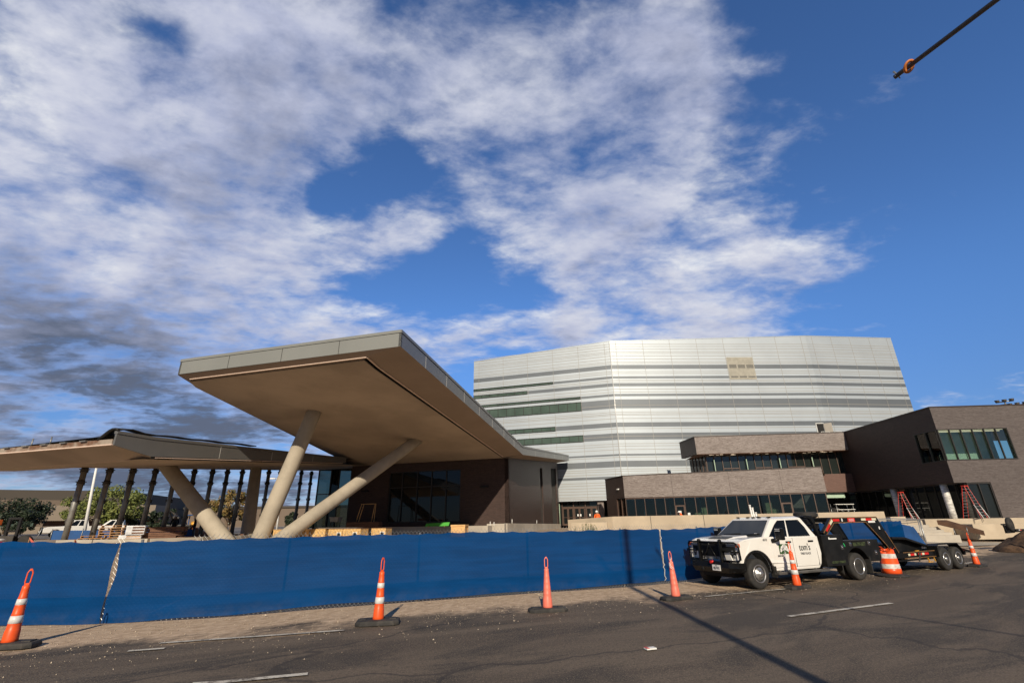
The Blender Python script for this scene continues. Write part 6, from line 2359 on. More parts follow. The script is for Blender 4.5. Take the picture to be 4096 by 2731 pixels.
# osb boxes in front of the pavilion
osb = [(-14.05, 31.3, 1.05, 'leftmost plywood box at the foot of the slanting columns'), (-13.0, 31.4, .9, 'plywood box with a plain front, second from the left'), (-11.95, 31.6, 1.0, 'plywood box partly in column shadow, third from the left'),
       (-10.75, 31.4, 1.0, 'plywood box with a white label, left of the pair under loose boards'), (-9.75, 31.2, 1.25, 'widest plywood box with a small window, under loose boards'), (-8.35, 32.0, .95, 'rightmost plywood box standing apart with a small hole')]
for i, (x, y, w_, lab) in enumerate(osb):
    t_ = thing('plywood_box', lab, 'box', (x, y, 1.0), -.30 + .06 * (i % 3))
    g = MB()
    g.box((0, 0, .33), (w_, .9, .66))
    g.build('panels', M['osb'], t_, bevel=.006)
    g = MB()
    g.box((0, 0, .675), (w_ + .04, .94, .025))
    g.build('lid', M['wood_dk'] if i > 2 else M['osb'], t_)
    if i in (3, 4, 5):
        g = MB()
        g.box((.25, -.453, .36), (.28, .008, .22))
        lo = g.build('label', M['sign_white'], t_)
        g = MB()
        g.box((.25, -.459, .36), (.2, .008, .15))
        g.build('opening', M['black_deep'], lo)
g = MB()
g.box((0, 0, 0), (2.9, .8, .025))
tag(g.build('plywood_sheet', mat('plywood_grey', (.20, .18, .16), .7, var=.2), loc=(-10.9, 31.5, 1.72)), 'loose grey plywood sheet lying on top of the plywood boxes', 'board').rotation_euler = (0, .01, -.2)
cr_ = thing('wooden_crate', 'pale wooden shipping crate with a lid standing right of the plywood boxes', 'crate', (-3.5, 32.3, 0.95), -.15)
g = MB()
g.box((0, 0, .37), (.86, .86, .74))
g.build('panels', M['pine'], cr_, bevel=.008)
g = MB()
g.box((0, 0, .79), (.94, .94, .10))
for s in (1, -1):
    g.box((s * .40, -.44, .37), (.09, .03, .74))
    g.box((.44, s * .40, .37), (.03, .09, .74))
g.build('lid', M['pine'], cr_, bevel=.008)
gb = thing('green_board', 'long bright green board propped on edge before the dark pavilion window', 'board', (-5.9, 38.6, 1.64), -.2)
g = MB()
g.loft([[(-.98, 0, .02), (.92, 0, .06), (.95, .12, .32), (-.93, .12, .24)], [(-.98, .02, .02), (.92, .02, .06), (.95, .14, .32), (-.93, .14, .24)]])
g.build('panel', M['green_board'], gb)
g = MB()
for x in (-.7, .6):
    g.box((x, .08, .02), (.06, .3, .08))
g.build('foot', M['wood_dk'], gb)
br = thing('wooden_trestle', 'dark wooden box with an upright frame against the pavilion wall', 'frame', (-12.7, 43.2, 1.64), -.29)
g = MB()
g.box((0, -.2, .22), (3.1, .6, .44))
g.build('box', M['wood_dk'], br)
g = MB()
for x0, x1 in ((-.95, -.70), (.55, .62), (-.70, -.48), (.80, .70)):
    g.tube([(x0, 0, .44), (x1, .25, 1.9)], .035, 5)
g.tube([(-.75, .25, 1.9), (.72, .25, 1.9)], .03, 5)
g.build('frame', M['pine'], br)
tb = thing('plastic_tub', 'grey plastic tub on a stand near the pavilion end window', 'tub', (-15.4, 43.6, 1.64), -.3)
g = MB()
g.loft([[(-.38, -.25, .5), (.38, -.25, .5), (.38, .25, .5), (-.38, .25, .5)], [(-.45, -.3, .88), (.45, -.3, .88), (.45, .3, .88), (-.45, .3, .88)]])
g.build('tub', mat('tub_grey', (.34, .34, .33), .5, var=.1), tb)
g = MB()
for x in (-.3, .3):
    for y in (-.2, .2):
        g.box((x, y, .25), (.05, .05, .5))
g.build('leg', M['steel_dk'], tb)

# ================================================================= step ladders
def ladder(label, loc, rz, h, n_, spread):
    t_ = thing('step_ladder', label, 'ladder', loc, rz, 'red step ladders')
    for nm, sgn, wb, wt in (('front_rails', 1, .34, .18), ('back_rails', -1, .28, .17)):
        g = MB()
        for s in (1, -1):
            a, b = Vector((sgn * spread, s * wb, 0)), Vector((sgn * .08, s * wt, h))
            g.tube([a, b], .020, 6, smooth=False)
        ro = g.build(nm, M['ladder_red'], t_)
        g = MB()
        for k in range(1, n_):
            f = k / n_
            x = sgn * (spread + (.08 - spread) * f)
            w_ = wb + (wt - wb) * f
            g.box((x, 0, h * f), (.07 if sgn > 0 else .03, 2 * w_, .04))
        g.build('rungs', M['alu'], ro)
    g = MB()
    g.box((0, 0, h + .02), (.24, .42, .06))
    g.build('top_cap', M['ladder_red'], t_)
    g = MB()
    for s in (1, -1):
        g.tube([(spread * .62, s * .3, h * .42), (spread * .62 + .45, s * .32 - .15, 0.02)], .022, 5)
    g.build('white_brace', M['sign_white'], t_)
    return t_


ladder('red step ladder standing open in the sun at the corner window', (35.05, 38.85, 1.60), R(-74), 2.35, 11, .62)
ladder('red step ladder in the shade under the corner building overhang', (33.3, 43.2, 1.60), R(-74), 2.15, 10, .58)
# scaffold under the recess
sc_ = thing('scaffold', 'low white scaffold frame in the dark recess left of the wrapped columns', 'scaffold', (33.2, 51.3, GZ), 0.1)
g = MB()
for x in (-.9, .9):
    for y in (-.4, .4):
        g.tube([(x, y, 0), (x, y, 1.75)], .03, 6)
g.tube([(-.9, -.4, .3), (.9, -.4, 1.4)], .02, 5)
g.tube([(.9, -.4, .3), (-.9, -.4, 1.4)], .02, 5)
g.build('frame', M['galv'], sc_)
g = MB()
for z in (1.2, 1.7):
    g.box((0, -.35, z), (2.0, .3, .05))
g.build('plank', M['sign_white'], sc_)

# ================================================================= loose fence panel with a torn blue tarp
fp = thing('mesh_fence', 'chain link fence panel with a torn blue tarp behind the trailer', 'fence', (20.5, 26.9, 0.25))
fo = (-20.5, -26.9, -0.25)
p0, p1 = Vector((17.6, 25.0, 0)), Vector((22.5, 28.4, 0))
at_ = lambda f, z: tuple(p0.lerp(p1, f) + Vector((0, 0, z)))
g = MB()
g.tube([at_(1, -.1), at_(1, 1.68)], .038, 8)
g.tube([at_(.93, .1), at_(.955, 1.68)], .022, 8)
g.tube([at_(0, 0), at_(0, 1.72)], .03, 8)
g.build('post', M['galv'], fp, loc=fo)
g = MB()
g.tube([at_(0, 1.74), at_(.35, 1.76), at_(.75, 1.71), at_(1, 1.66)], .022, 8)
g.tube([at_(0, 1.50), at_(.3, 1.53), at_(.7, 1.52), at_(1, 1.57)], .018, 8)
g.tube([at_(0, .35), at_(1, .35)], .018, 8)
g.build('rail', M['galv'], fp, loc=fo)
g = MB()
d_ = (p1 - p0)
nx = 60
for k in range(nx):
    f0, f1 = k / nx, (k + 1) / nx
    for j in range(15):
        for a, b in ((0, .1), (.1, 0)):
            za, zb = .3 + j * .1 + a, .3 + j * .1 + b
            q0, q1 = Vector(at_(f0, za)), Vector(at_(f1, zb))
            g.add([tuple(q0), tuple(q1), tuple(q1 + Vector((0, 0, .007))), tuple(q0 + Vector((0, 0, .007)))], [(0, 1, 2, 3)])
g.build('chain_link', M['galv'], fp, loc=fo, recalc=False)
vs, fs = [], []
nx, nz = 24, 8
for i in range(nx + 1):
    for j in range(nz + 1):
        u, v_ = i / nx, j / nz
        top = 1.43 - .05 * math.sin(u * 9) - .10 * math.exp(-((u - 0.05) / .08) ** 2) - (.06 if u > .9 else 0)
        bot = .80 - .48 * u
        f = .22 + .56 * u + (1 - v_) * .20 * u
        z = bot + (top - bot) * v_
        p = Vector(at_(f, z))
        p.y -= .05 + .05 * noise.noise(Vector((u * 4, v_ * 3, 2)))
        p.x += .03 * noise.noise(Vector((u * 4, v_ * 3, 7)))
        vs.append((p.x + fo[0], p.y + fo[1], p.z + fo[2]))
for i in range(nx):
    for j in range(nz):
        fs.append((i * (nz + 1) + j, (i + 1) * (nz + 1) + j, (i + 1) * (nz + 1) + j + 1, i * (nz + 1) + j + 1))
me = bpy.data.meshes.new('tarp')
me.from_pydata(vs, [], fs)
me.materials.append(M['tarp_blue'])
me.polygons.foreach_set('use_smooth', [True] * len(fs))
o = bpy.data.objects.new('tarp', me)
col.objects.link(o)
o.parent = fp
g = MB()
g.tube([(26.3, 26.3, .0), (26.3, 26.3, 1.75)], .04, 8)
for k in range(16):
    for j in range(15):
        for a, b in ((0, .1), (.1, 0)):
            q0, q1 = Vector((26.3 + k * .09, 26.3 + k * .06, .2 + j * .1 + a)), Vector((26.39 + k * .09, 26.36 + k * .06, .2 + j * .1 + b))
            g.add([tuple(q0), tuple(q1), tuple(q1 + Vector((0, 0, .008))), tuple(q0 + Vector((0, 0, .008)))], [(0, 1, 2, 3)])
tag(g.build('fence_gate', M['galv'], recalc=False), 'grey chain link gate edge at the right border beside the second trailer', 'fence')


# ================================================================= people
def person(label, loc, rz, pose, shirt, legs, hat_m, skin=M['skin'], scale=1.0):
    t_ = thing('person', label, 'person', loc, rz)
    P_ = {'pel': (0, 0, .95), 'chest': (0, 0, 1.25), 'neck': (0, 0, 1.48), 'head': (0, .02, 1.62), 'top': (0, .02, 1.74),
          'shl': (.19, 0, 1.43), 'shr': (-.19, 0, 1.43), 'ell': (.25, .03, 1.16), 'elr': (-.25, .03, 1.16), 'hal': (.22, .18, .98), 'har': (-.22, .18, .98),
          'hpl': (.09, 0, .90), 'hpr': (-.09, 0, .90), 'knl': (.10, .03, .50), 'knr': (-.10, .03, .50), 'anl': (.10, 0, .09), 'anr': (-.10, 0, .09), 'tol': (.11, .16, .04), 'tor': (-.11, .16, .04)}
    P_.update(pose)
    E_ = [('pel', 'chest'), ('chest', 'neck'), ('neck', 'head'), ('head', 'top'), ('neck', 'shl'), ('neck', 'shr'), ('shl', 'ell'), ('ell', 'hal'), ('shr', 'elr'), ('elr', 'har'),
          ('pel', 'hpl'), ('pel', 'hpr'), ('hpl', 'knl'), ('knl', 'anl'), ('anl', 'tol'), ('hpr', 'knr'), ('knr', 'anr'), ('anr', 'tor')]
    rad = {'pel': .155, 'chest': .165, 'neck': .062, 'head': .098, 'top': .07, 'shl': .078, 'shr': .078, 'ell': .052, 'elr': .052, 'hal': .038, 'har': .038, 'hpl': .105, 'hpr': .105, 'knl': .072, 'knr': .072, 'anl': .048, 'anr': .048, 'tol': .04, 'tor': .04}
    ks = list(P_)
    me = bpy.data.meshes.new('body_src')
    me.from_pydata([P_[k] for k in ks], [(ks.index(a), ks.index(b)) for a, b in E_], [])
    o = bpy.data.objects.new('body_src', me)
    col.objects.link(o)
    sk = o.modifiers.new('skin', 'SKIN')
    for i, k in enumerate(ks):
        r = rad[k]
        me.skin_vertices[0].data[i].radius = (r, r * (.72 if k in ('pel', 'chest') else 1))
        me.skin_vertices[0].data[i].use_root = (k == 'pel')
    ss = o.modifiers.new('sub', 'SUBSURF')
    ss.levels = 2
    dg = bpy.context.evaluated_depsgraph_get()
    m2 = bpy.data.meshes.new_from_object(o.evaluated_get(dg))
    bpy.data.objects.remove(o)
    m2.name = 'body'
    m2.materials.clear()
    for m_ in (shirt, legs, skin, M['rubber']):
        m2.materials.append(m_)
    for p in m2.polygons:
        c = p.center
        hands = min((c - Vector(P_['hal'])).length, (c - Vector(P_['har'])).length) < .075
        p.use_smooth = True
        if c.z > P_['neck'][2] + .0 and (Vector((c.x, c.y)) - Vector(P_['head'][:2])).length < .13:
            p.material_index = 2
        elif hands:
            p.material_index = 2
        elif c.z < .12:
            p.material_index = 3
        elif c.z < .93:
            p.material_index = 1
        else:
            p.material_index = 0
    b_ = bpy.data.objects.new('body', m2)
    col.objects.link(b_)
    b_.parent = t_
    hd = P_['head']
    g = MB()
    for s in (.035, -.035):
        g.lathe([(.001, .012), (.012, .006), (.014, 0)], (hd[0] + s, hd[1] + .098, hd[2] + .01), 8, axis='Y')
    g.tube([(hd[0], hd[1] + .09, hd[2] + .01), (hd[0], hd[1] + .125, hd[2] - .03)], [.01, .016], 6)
    g.box((hd[0], hd[1] + .095, hd[2] - .07), (.05, .012, .01))
    g.build('face', M['skin'], t_)
    g = MB()
    g.lathe([(.15, -.01), (.122, .0), (.120, .05), (.10, .10), (.05, .135), (.001, .14)], (hd[0], hd[1] + .01, hd[2] + .045), 20)
    g.box((hd[0], hd[1] + .13, hd[2] + .04), (.18, .09, .014))
    g.build('hard_hat', hat_m, t_, bevel=.004)
    t_.scale = (scale,) * 3
    return t_


person('person in orange shirt and white hard hat before the entrance doors', (7.4, 45.6, 0.95), R(160), {'head': (0.02, .03, 1.62), 'knl': (.10, .12, .52)}, M['hivis'], M['denim'], M['hat'])
person('person in orange shirt and white hard hat bending at the storefront', (15.7, 47.3, 0.95), R(70), {'chest': (0, .10, 1.22), 'neck': (0, .22, 1.40), 'head': (0, .32, 1.50), 'top': (0, .34, 1.62), 'shl': (.18, .2, 1.36), 'shr': (-.18, .2, 1.36), 'ell': (.22, .28, 1.10), 'elr': (-.22, .28, 1.10), 'hal': (.18, .42, .95), 'har': (-.18, .42, .95)}, M['hivis'], M['denim'], M['hat'])
person('person in dark clothes and white hard hat beside the lumber', (-27.1, 40.4, 1.05), R(200), {}, M['dark_cloth'], M['dark_cloth'], M['hat'])
person('person in dark clothes half hidden behind the outward leaning concrete column', (-27.6, 43.8, 1.0), R(120), {'head': (.05, .05, 1.62)}, M['dark_cloth'], M['denim'], M['hat'])

# ================================================================= machines on the site
tl = thing('telehandler', 'orange and black telehandler standing behind the fence at the far left', 'forklift', (-26.6, 24.2, 0.95), R(165))
g = MB()
g.box((0, 0, .80), (3.0, 1.3, .5))
g.build('chassis', M['black_flat'], tl, bevel=.05)
g = MB()
for x in (-.1, 1.05):
    for y in (.0, .62):
        g.box((x, y, 1.2), (.08, .08, .7))
g.box((.48, .31, 1.56), (1.3, .75, .07))
g.build('cab', M['black_flat'], tl, bevel=.01)
g = MB()
g.loft([[(-1.9, -.35, 1.18), (-1.9, -.62, 1.18), (-1.9, -.62, 1.42), (-1.9, -.35, 1.42)], [(2.2, -.35, 1.34), (2.2, -.62, 1.34), (2.2, -.62, 1.62), (2.2, -.35, 1.62)]])
g.build('boom', M['orange_mach'], tl, bevel=.02)
g = MB()
g.box((-1.2, 0, 1.05), (.8, 1.1, .3))
g.build('engine_cover', M['orange_mach'], tl, bevel=.04)
for x in (-1.15, 1.15):
    for s in (1, -1):
        g = MB()
        g.lathe([(.2, -.17), (.44, -.17), (.5, -.1), (.5, .1), (.44, .17), (.2, .17)], (x, s * .78, .5), 22, axis='Y')
        g.lathe([(.001, .1 * s), (.2, .13 * s), (.22, 0)], (x, s * .78, .5), 16, axis='Y')
        g.build('wheel', M['tyre'], tl)
fm = thing('forklift_mast', 'dark lifting mast with carriage beside the orange telehandler', 'forklift', (-24.0, 24.3, 0.95), R(12))
g = MB()
for x in (-.22, .22):
    g.box((x, 0, .75), (.10, .14, 1.5))
g.box((0, 0, 1.47), (.54, .12, .10))
g.box((0, 0, .9), (.54, .10, .08))
g.build('mast', M['black_flat'], fm, bevel=.01)
g = MB()
g.box((-.05, -.15, .45), (.6, .08, .5))
g.build('carriage', M['steel_dk'], fm)
g = MB()
g.lathe([(.15, -.12), (.33, -.12), (.36, -.06), (.36, .06), (.33, .12), (.15, .12)], (.5, .2, .36), 20, axis='Y')
g.build('wheel', M['tyre'], fm)
ex = thing('skid_loader', 'dark compact loader with a raised arm and roof beyond the steel posts', 'loader', (-33.0, 50.0, 1.05), R(20))
g = MB()
g.box((0, 0, .75), (2.2, 1.4, .7))
g.build('body', M['black_flat'], ex, bevel=.05)
g = MB()
for x in (.6, 2.2):
    for y in (-.5, .5):
        g.box((x, y, 1.3), (.08, .08, 1.3))
g.box((1.4, 0, 1.98), (2.0, 1.3, .08))
g.build('cab', M['tarp_blue'], ex)
g = MB()
g.tube([(-.3, -.4, 1.0), (-1.0, -.5, 2.4), (-.2, -.5, 1.9)], .11, 8)
g.box((-.3, -.5, 1.75), (.5, .3, .3), M=Matrix.Rotation(R(30), 3, 'Y'))
g.build('arm', M['steel_dk'], ex)
g = MB()
for x in (-.7, .7):
    for s in (1, -1):
        g.lathe([(.15, -.14), (.40, -.14), (.43, 0), (.40, .14), (.15, .14)], (x, s * .8, .43), 18, axis='Y')
g.build('wheel', M['tyre'], ex)
yt = thing('water_cooler', 'yellow drink cooler standing on the red soil heap', 'cooler', (-32.0, 50.6, 1.95), 0)
g = MB()
g.lathe([(.001, 0), (.22, 0), (.25, .1), (.25, .38), (.22, .42), (.001, .44)], n=20)
g.build('body', M['yellow'], yt)
g = MB()
g.lathe([(.001, .44), (.24, .44), (.24, .48), (.001, .50)], n=20)
g.build('lid', M['yellow'], yt)
# inner blue fence around the parking side
g = MB()
vv = []
ifn = [(-39.2, 43.2), (-34.5, 45.0), (-29.5, 47.0)]
for a, b in zip(ifn, ifn[1:]):
    g.loft([[(a[0], a[1], .9), (b[0], b[1], .9), (b[0], b[1] + .02, .9), (a[0], a[1] + .02, .9)], [(a[0], a[1], 1.82), (b[0], b[1], 1.74), (b[0], b[1] + .02, 1.74), (a[0], a[1] + .02, 1.82)]])
ifo = thing('site_fence', 'dark blue screened fence behind the pallets beside the parked pickups', 'fence', (-34.5, 45, .9))
so_ = g.build('privacy_screen', M['tarp_blue'], ifo, loc=(34.5, -45, -.9))
g = MB()
for f in np.linspace(0, 1, 6):
    x = -39.2 + 9.7 * f
    g.tube([(x, 43.15 + 3.85 * f, .9), (x, 43.15 + 3.85 * f, 1.95)], .03, 6)
g.build('post', M['galv'], ifo, loc=(34.5, -45, -.9))
g = MB()
g.tube([(0, 0, 0), (.28, .0, 1.0)], .035, 6)
tag(g.build('leaning_pole', M['galv'], loc=(-39.9, 42.6, 1.0)), 'thin pale pole leaning beside the blue inner fence and the white pickup', 'pole')
for (x, y, z, rz, lab) in ((-22.55, 23.75, 1.0, .5, 'pink flag draped over a stake behind the fence near the telehandler'), (-22.5, 26.2, .85, 2.0, 'small orange flag at the foot of the first steel post')):
    t_ = thing('warning_flag', lab, 'flag', (x, y, z), rz)
    g = MB()
    g.tube([(0, 0, 0), (.02, 0, .55)], .015, 5)
    g.build('stake', M['wood'], t_)
    g = MB()
    g.loft([[(0, 0, .58), (.03, .02, .55), (.0, .03, .5)], [(.16, -.05, .44), (.2, .02, .36), (.12, .03, .34)], [(.28, 0, .30), (.3, .04, .16), (.2, .02, .15)]])
    g.build('cloth', M['pink'] if rz < 1 else M['orange'], t_)
bb = thing('barrier_board', 'flat white and red barrier drum top just above the fence at the left edge', 'barrier', (-22.7, 22.4, 0.95), 0)
g = MB()
g.lathe([(.001, .0), (.30, 0), (.30, .52), (.26, .56), (.001, .57)], n=20)
g.build('body', M['red'], bb)
g = MB()
g.lathe([(.302, .50), (.302, .60), (.001, .62)], n=20)
g.build('cap', M['sign_white'], bb)


# ================================================================= parked pickups far left
def small_pickup(label, loc, rz, guard):
    t_ = thing('parked_pickup', label, 'pickup truck', loc, rz, 'white pickups parked in the left lot')
    s_ = [(2.7, .5), (2.1, .48)] + arc(1.65, .4, .44, 10, 170, 8) + [(1.15, .45), (-1.2, .45)] + arc(-1.7, .4, .44, 10, 170, 8) + [(-2.2, .48), (-2.8, .55), (-2.8, 1.1), (-.95, 1.12), (1.0, 1.15), (2.4, 1.08), (2.72, .95)]
    g = MB()
    g.loft([[(x, .95, z) for x, z in s_], [(x, -.95, z) for x, z in s_]])
    g.build('body', M['white_paint'], t_, bevel=.05)
    g = MB()
    b4 = [(1.05, .85, 1.12), (-1.05, .88, 1.12), (-1.05, -.88, 1.12), (1.05, -.85, 1.12)]
    r4 = [(.35, .66, 1.78), (-.85, .68, 1.80), (-.85, -.68, 1.80), (.35, -.66, 1.78)]
    g.loft([b4, r4])
    g.build('cab', M['white_paint'], t_, bevel=.04)
    g = MB()
    for sg in (1, -1):
        A_, B_, C_, D_ = [(p[0], p[1] * sg, p[2]) for p in (b4[0], b4[1], r4[1], r4[0])]
        for uvs in ([(.12, .08), (.48, .08), (.48, .88), (.2, .88)], [(.54, .08), (.92, .08), (.92, .88), (.54, .88)]):
            a, b, c, d = map(Vector, (A_, B_, C_, D_))
            nr = (b - a).cross(d - a).normalized()
            if nr.y * sg < 0:
                nr = -nr
            pp_ = [tuple(a.lerp(b, u).lerp(d.lerp(c, u), v_) + nr * .006) for u, v_ in uvs]
            g.loft([pp_, [tuple(Vector(p) + nr * .01) for p in pp_]])
    a, b, c, d = map(Vector, (b4[3], b4[0], r4[0], r4[3]))
    nr = (b - a).cross(d - a).normalized()
    if nr.x < 0:
        nr = -nr
    pp_ = [tuple(a.lerp(b, u).lerp(d.lerp(c, u), v_) + nr * .006) for u, v_ in ((.05, .08), (.95, .08), (.92, .9), (.08, .9))]
    g.loft([pp_, [tuple(Vector(p) + nr * .01) for p in pp_]])
    g.build('window', M['car_glass'], t_)
    for x in (1.65, -1.7):
        for sg in (1, -1):
            wheel(t_, (x, .96 * sg, .38), sg, .38, .25, 'spoke', rimr=.22)
    g = MB()
    if guard:
        g.box((2.78, 0, .72), (.12, 1.7, .75))
        g.box((2.86, 0, .5), (.12, 1.9, .25))
    else:
        g.box((2.74, 0, .6), (.08, 1.8, .25))
    g.build('grille_guard' if guard else 'bumper', M['black_paint'], t_, bevel=.02)
    for sg in (1, -1):
        g = MB()
        g.box((2.70, .74 * sg, .92), (.1, .3, .16))
        g.build('headlight', M['chrome'], t_, bevel=.02)
    g = MB()
    g.box((2.93, .1, .62), (.02, .32, .16))
    g.build('license_plate', M['sign_white'], t_)
    return t_


small_pickup('white pickup with a black grille guard parked in the left lot, nearest the fence', (-49.3, 57.0, 1.07), R(-132), True)
small_pickup('white pickup parked behind the inner blue fence, right of the one with the guard', (-47.8, 60.5, 1.08), R(-150), False)

# ================================================================= warehouse behind the lot
wh = thing('warehouse', 'long low tan warehouse with a dark brown upper band across the parking lot', 'building', (-82, 105, 1.6))
wo_ = (82, -105, -1.6)


def wall_seg(name, a, b, z0, z1, m_, dep=6.0):
    a, b = Vector((a[0], a[1], 0)), Vector((b[0], b[1], 0))
    n_ = Vector(((b - a).y, -(b - a).x, 0)).normalized()
    if n_.dot(-a) < 0:
        n_ = -n_
    q = [a, b, b - n_ * dep, a - n_ * dep]
    g = MB()
    g.loft([[(p.x, p.y, z0) for p in q], [(p.x, p.y, z1) for p in q]])
    return g.build(name, m_, wh, loc=wo_)


wall_seg('upper_band', (-150, 66), (-82, 104), 6.4, 9.2, M['wh_band'])
wall_seg('upper_band', (-82, 104), (-98, 168), 6.3, 9.2, M['wh_band'])
wall_seg('lower_wall', (-150, 66.3), (-82.2, 104.3), 0.8, 6.4, M['wh_pale'])
wall_seg('lower_wall', (-82.2, 104.3), (-98.2, 168.3), .8, 6.3, M['wh_pale'])
wall_seg('entry_block', (-97.5, 90.5), (-87.5, 97.5), 0.8, 7.2, M['wh_wall'], 8)
wall_seg('entry_canopy', (-88.0, 92.5), (-70.5, 98.5), 3.4, 6.1, M['wh_pale'], 8)
wall_seg('entry_recess', (-88.0, 94.5), (-72, 100), 0.8, 3.4, M['wood_dk'], 6)
wall_seg('door', (-94.2, 92.1), (-90.2, 94.9), 0.9, 3.5, M['win_green'], .3)
wall_seg('low_wall', (-99, 86), (-70, 88.5), .8, 2.4, M['wh_pale'], .5)
g = MB()
for k in range(3):
    g.box((-96 + k * 4, 104 + k, 7.6), (3.2, 2, .7))
g.build('rooftop_unit', M['alu'], wh, loc=wo_)
lb = thing('low_building', 'low pale flat-roofed building far behind the trees and posts', 'building', (-62, 138, 1.9))
g = MB()
g.box((0, 0, 2.2), (52, 8, 4.6))
g.build('wall', M['wh_wall'], lb)
g = MB()
g.box((0, 0, 4.65), (52.6, 8.6, .5))
g.build('roof_edge', M['wh_band'], lb)


# ================================================================= trees
LEAF = {}


def leaf_mat(name, c1, c2, c3):
    m = bpy.data.materials.new(name)
    m.use_nodes = True
    t = NT(m.node_tree)
    bs = m.node_tree.nodes['Principled BSDF']
    oi = t.n('ShaderNodeTexCoord')
    nz = t.noise(oi.outputs['Object'], .9, 3, .6)
    gi = t.n('ShaderNodeNewGeometry')
    c = t.mix(gi.outputs['Random Per Island'], tuple(c1) + (1,), tuple(c2) + (1,))
    c = t.mix(t.sm(nz, .45, .68, 0, .8), c, tuple(c3) + (1,))
    t.put(bs.inputs['Base Color'], c)
    bs.inputs['Roughness'].default_value = .6
    bs.inputs['Transmission Weight'].default_value = 0.0
    bs.inputs['Subsurface Weight'].default_value = 0.0
    return m


LEAF['green'] = leaf_mat('leaf_green', (.095, .125, .028), (.17, .20, .045), (.22, .23, .055))
LEAF['dark'] = leaf_mat('leaf_dark', (.014, .026, .012), (.026, .042, .018), (.03, .045, .02))
LEAF['autumn'] = leaf_mat('leaf_autumn', (.16, .12, .035), (.27, .16, .05), (.13, .14, .035))
LEAF['weed'] = leaf_mat('leaf_weed', (.06, .10, .03), (.12, .17, .05), (.18, .17, .07))


def tree(label, loc, h, cr_r, leaf, n_leaf, size, seed, trunk_h=.3, clumps=26, multi=1, squash=.8):
    r_ = random.Random(seed)
    t_ = thing('tree', label, 'tree', loc, 0)
    g = MB()
    cl_ = []
    ch = h * (1 - trunk_h)
    for k in range(clumps):
        a = r_.random() * 6.283
        f = r_.random() ** .5
        zz = r_.uniform(-.85, .95)
        rr = cr_r * f * math.sqrt(max(.05, 1 - zz * zz * .8))
        cl_.append((Vector((rr * math.cos(a), rr * math.sin(a), h * trunk_h + ch * .5 + zz * ch * .46)), cr_r * r_.uniform(.17, .34)))
    for q in range(multi):
        a = q * 6.283 / max(1, multi) + .4
        lean = .0 if multi == 1 else .45
        p = [Vector((.08 * math.cos(a) * multi, .08 * math.sin(a) * multi, 0)), Vector((lean * math.cos(a) * .6, lean * math.sin(a) * .6, h * trunk_h * .7)), Vector((lean * 2.4 * math.cos(a), lean * 2.4 * math.sin(a), h * (trunk_h + .35)))]
        g.tube(p, [h * .035, h * .026, h * .010], 8)
    for c_, rr in cl_[::2]:
        st_ = Vector((0, 0, h * trunk_h * .75))
        mid = st_.lerp(c_, .5) + Vector((r_.uniform(-.2, .2), r_.uniform(-.2, .2), .15))
        g.tube([st_, mid, c_], [h * .014, h * .008, .012], 5)
    g.build('trunk', M['bark'], t_)
    vs, fs = [], []
    for k in range(n_leaf):
        c_, rr = r_.choice(cl_)
        v_ = Vector((r_.gauss(0, 1), r_.gauss(0, 1), r_.gauss(0, 1))).normalized() * rr * (r_.random() ** .38)
        v_.z *= squash
        p = c_ + v_
        n_ = (v_.normalized() * .7 + Vector((r_.gauss(0, .6), r_.gauss(0, .6), r_.gauss(.3, .6)))).normalized()
        u = n_.orthogonal().normalized()
        u.rotate(Matrix.Rotation(r_.random() * 6.28, 3, n_))
        w_ = n_.cross(u)
        s = size * r_.uniform(.6, 1.4)
        b = len(vs)
        vs += [tuple(p - u * s), tuple(p + w_ * s * .5), tuple(p + u * s), tuple(p - w_ * s * .5)]
        fs.append((b, b + 1, b + 2, b + 3))
    me = bpy.data.meshes.new('crown')
    me.from_pydata(vs, [], fs)
    me.materials.append(leaf)
    o = bpy.data.objects.new('crown', me)
    col.objects.link(o)
    o.parent = t_
    return t_


tree('broad light green tree with several stems behind the second and third steel posts', (-57.2, 70, 1.2), 5.9, 4.6, LEAF['green'], 9000, .17, 11, .26, 40, 5)
tree('yellow green tree turning autumn brown behind the eighth steel post', (-39.4, 70, 1.1), 5.6, 2.6, LEAF['autumn'], 5200, .14, 23, .24, 26, 2)
tree('dark evergreen tree left of the warehouse entry block at the left edge', (-70.4, 70, 1.4), 4.3, 4.2, LEAF['dark'], 7000, .17, 31, .30, 30, 1)
tree('dark bushy tree behind the lumber between the fourth and fifth posts', (-50.6, 72, 1.1), 3.4, 1.9, LEAF['dark'], 3000, .15, 41, .12, 16, 1)
tree('small dark shrub behind the twelfth steel post near the pavilion end', (-30.2, 72, 1.1), 2.6, 2.2, LEAF['dark'], 2400, .14, 43, .10, 14, 1)
tree('low dark shrub in the shade under the broad light green tree', (-53.5, 73, 1.2), 2.2, 2.4, LEAF['dark'], 2000, .14, 47, .08, 14, 1)
tree('dark green hedge bush beside the warehouse doors behind the parked pickup', (-66.5, 68.5, 1.3), 1.7, 1.6, LEAF['dark'], 1600, .12, 53, .06, 12, 1)

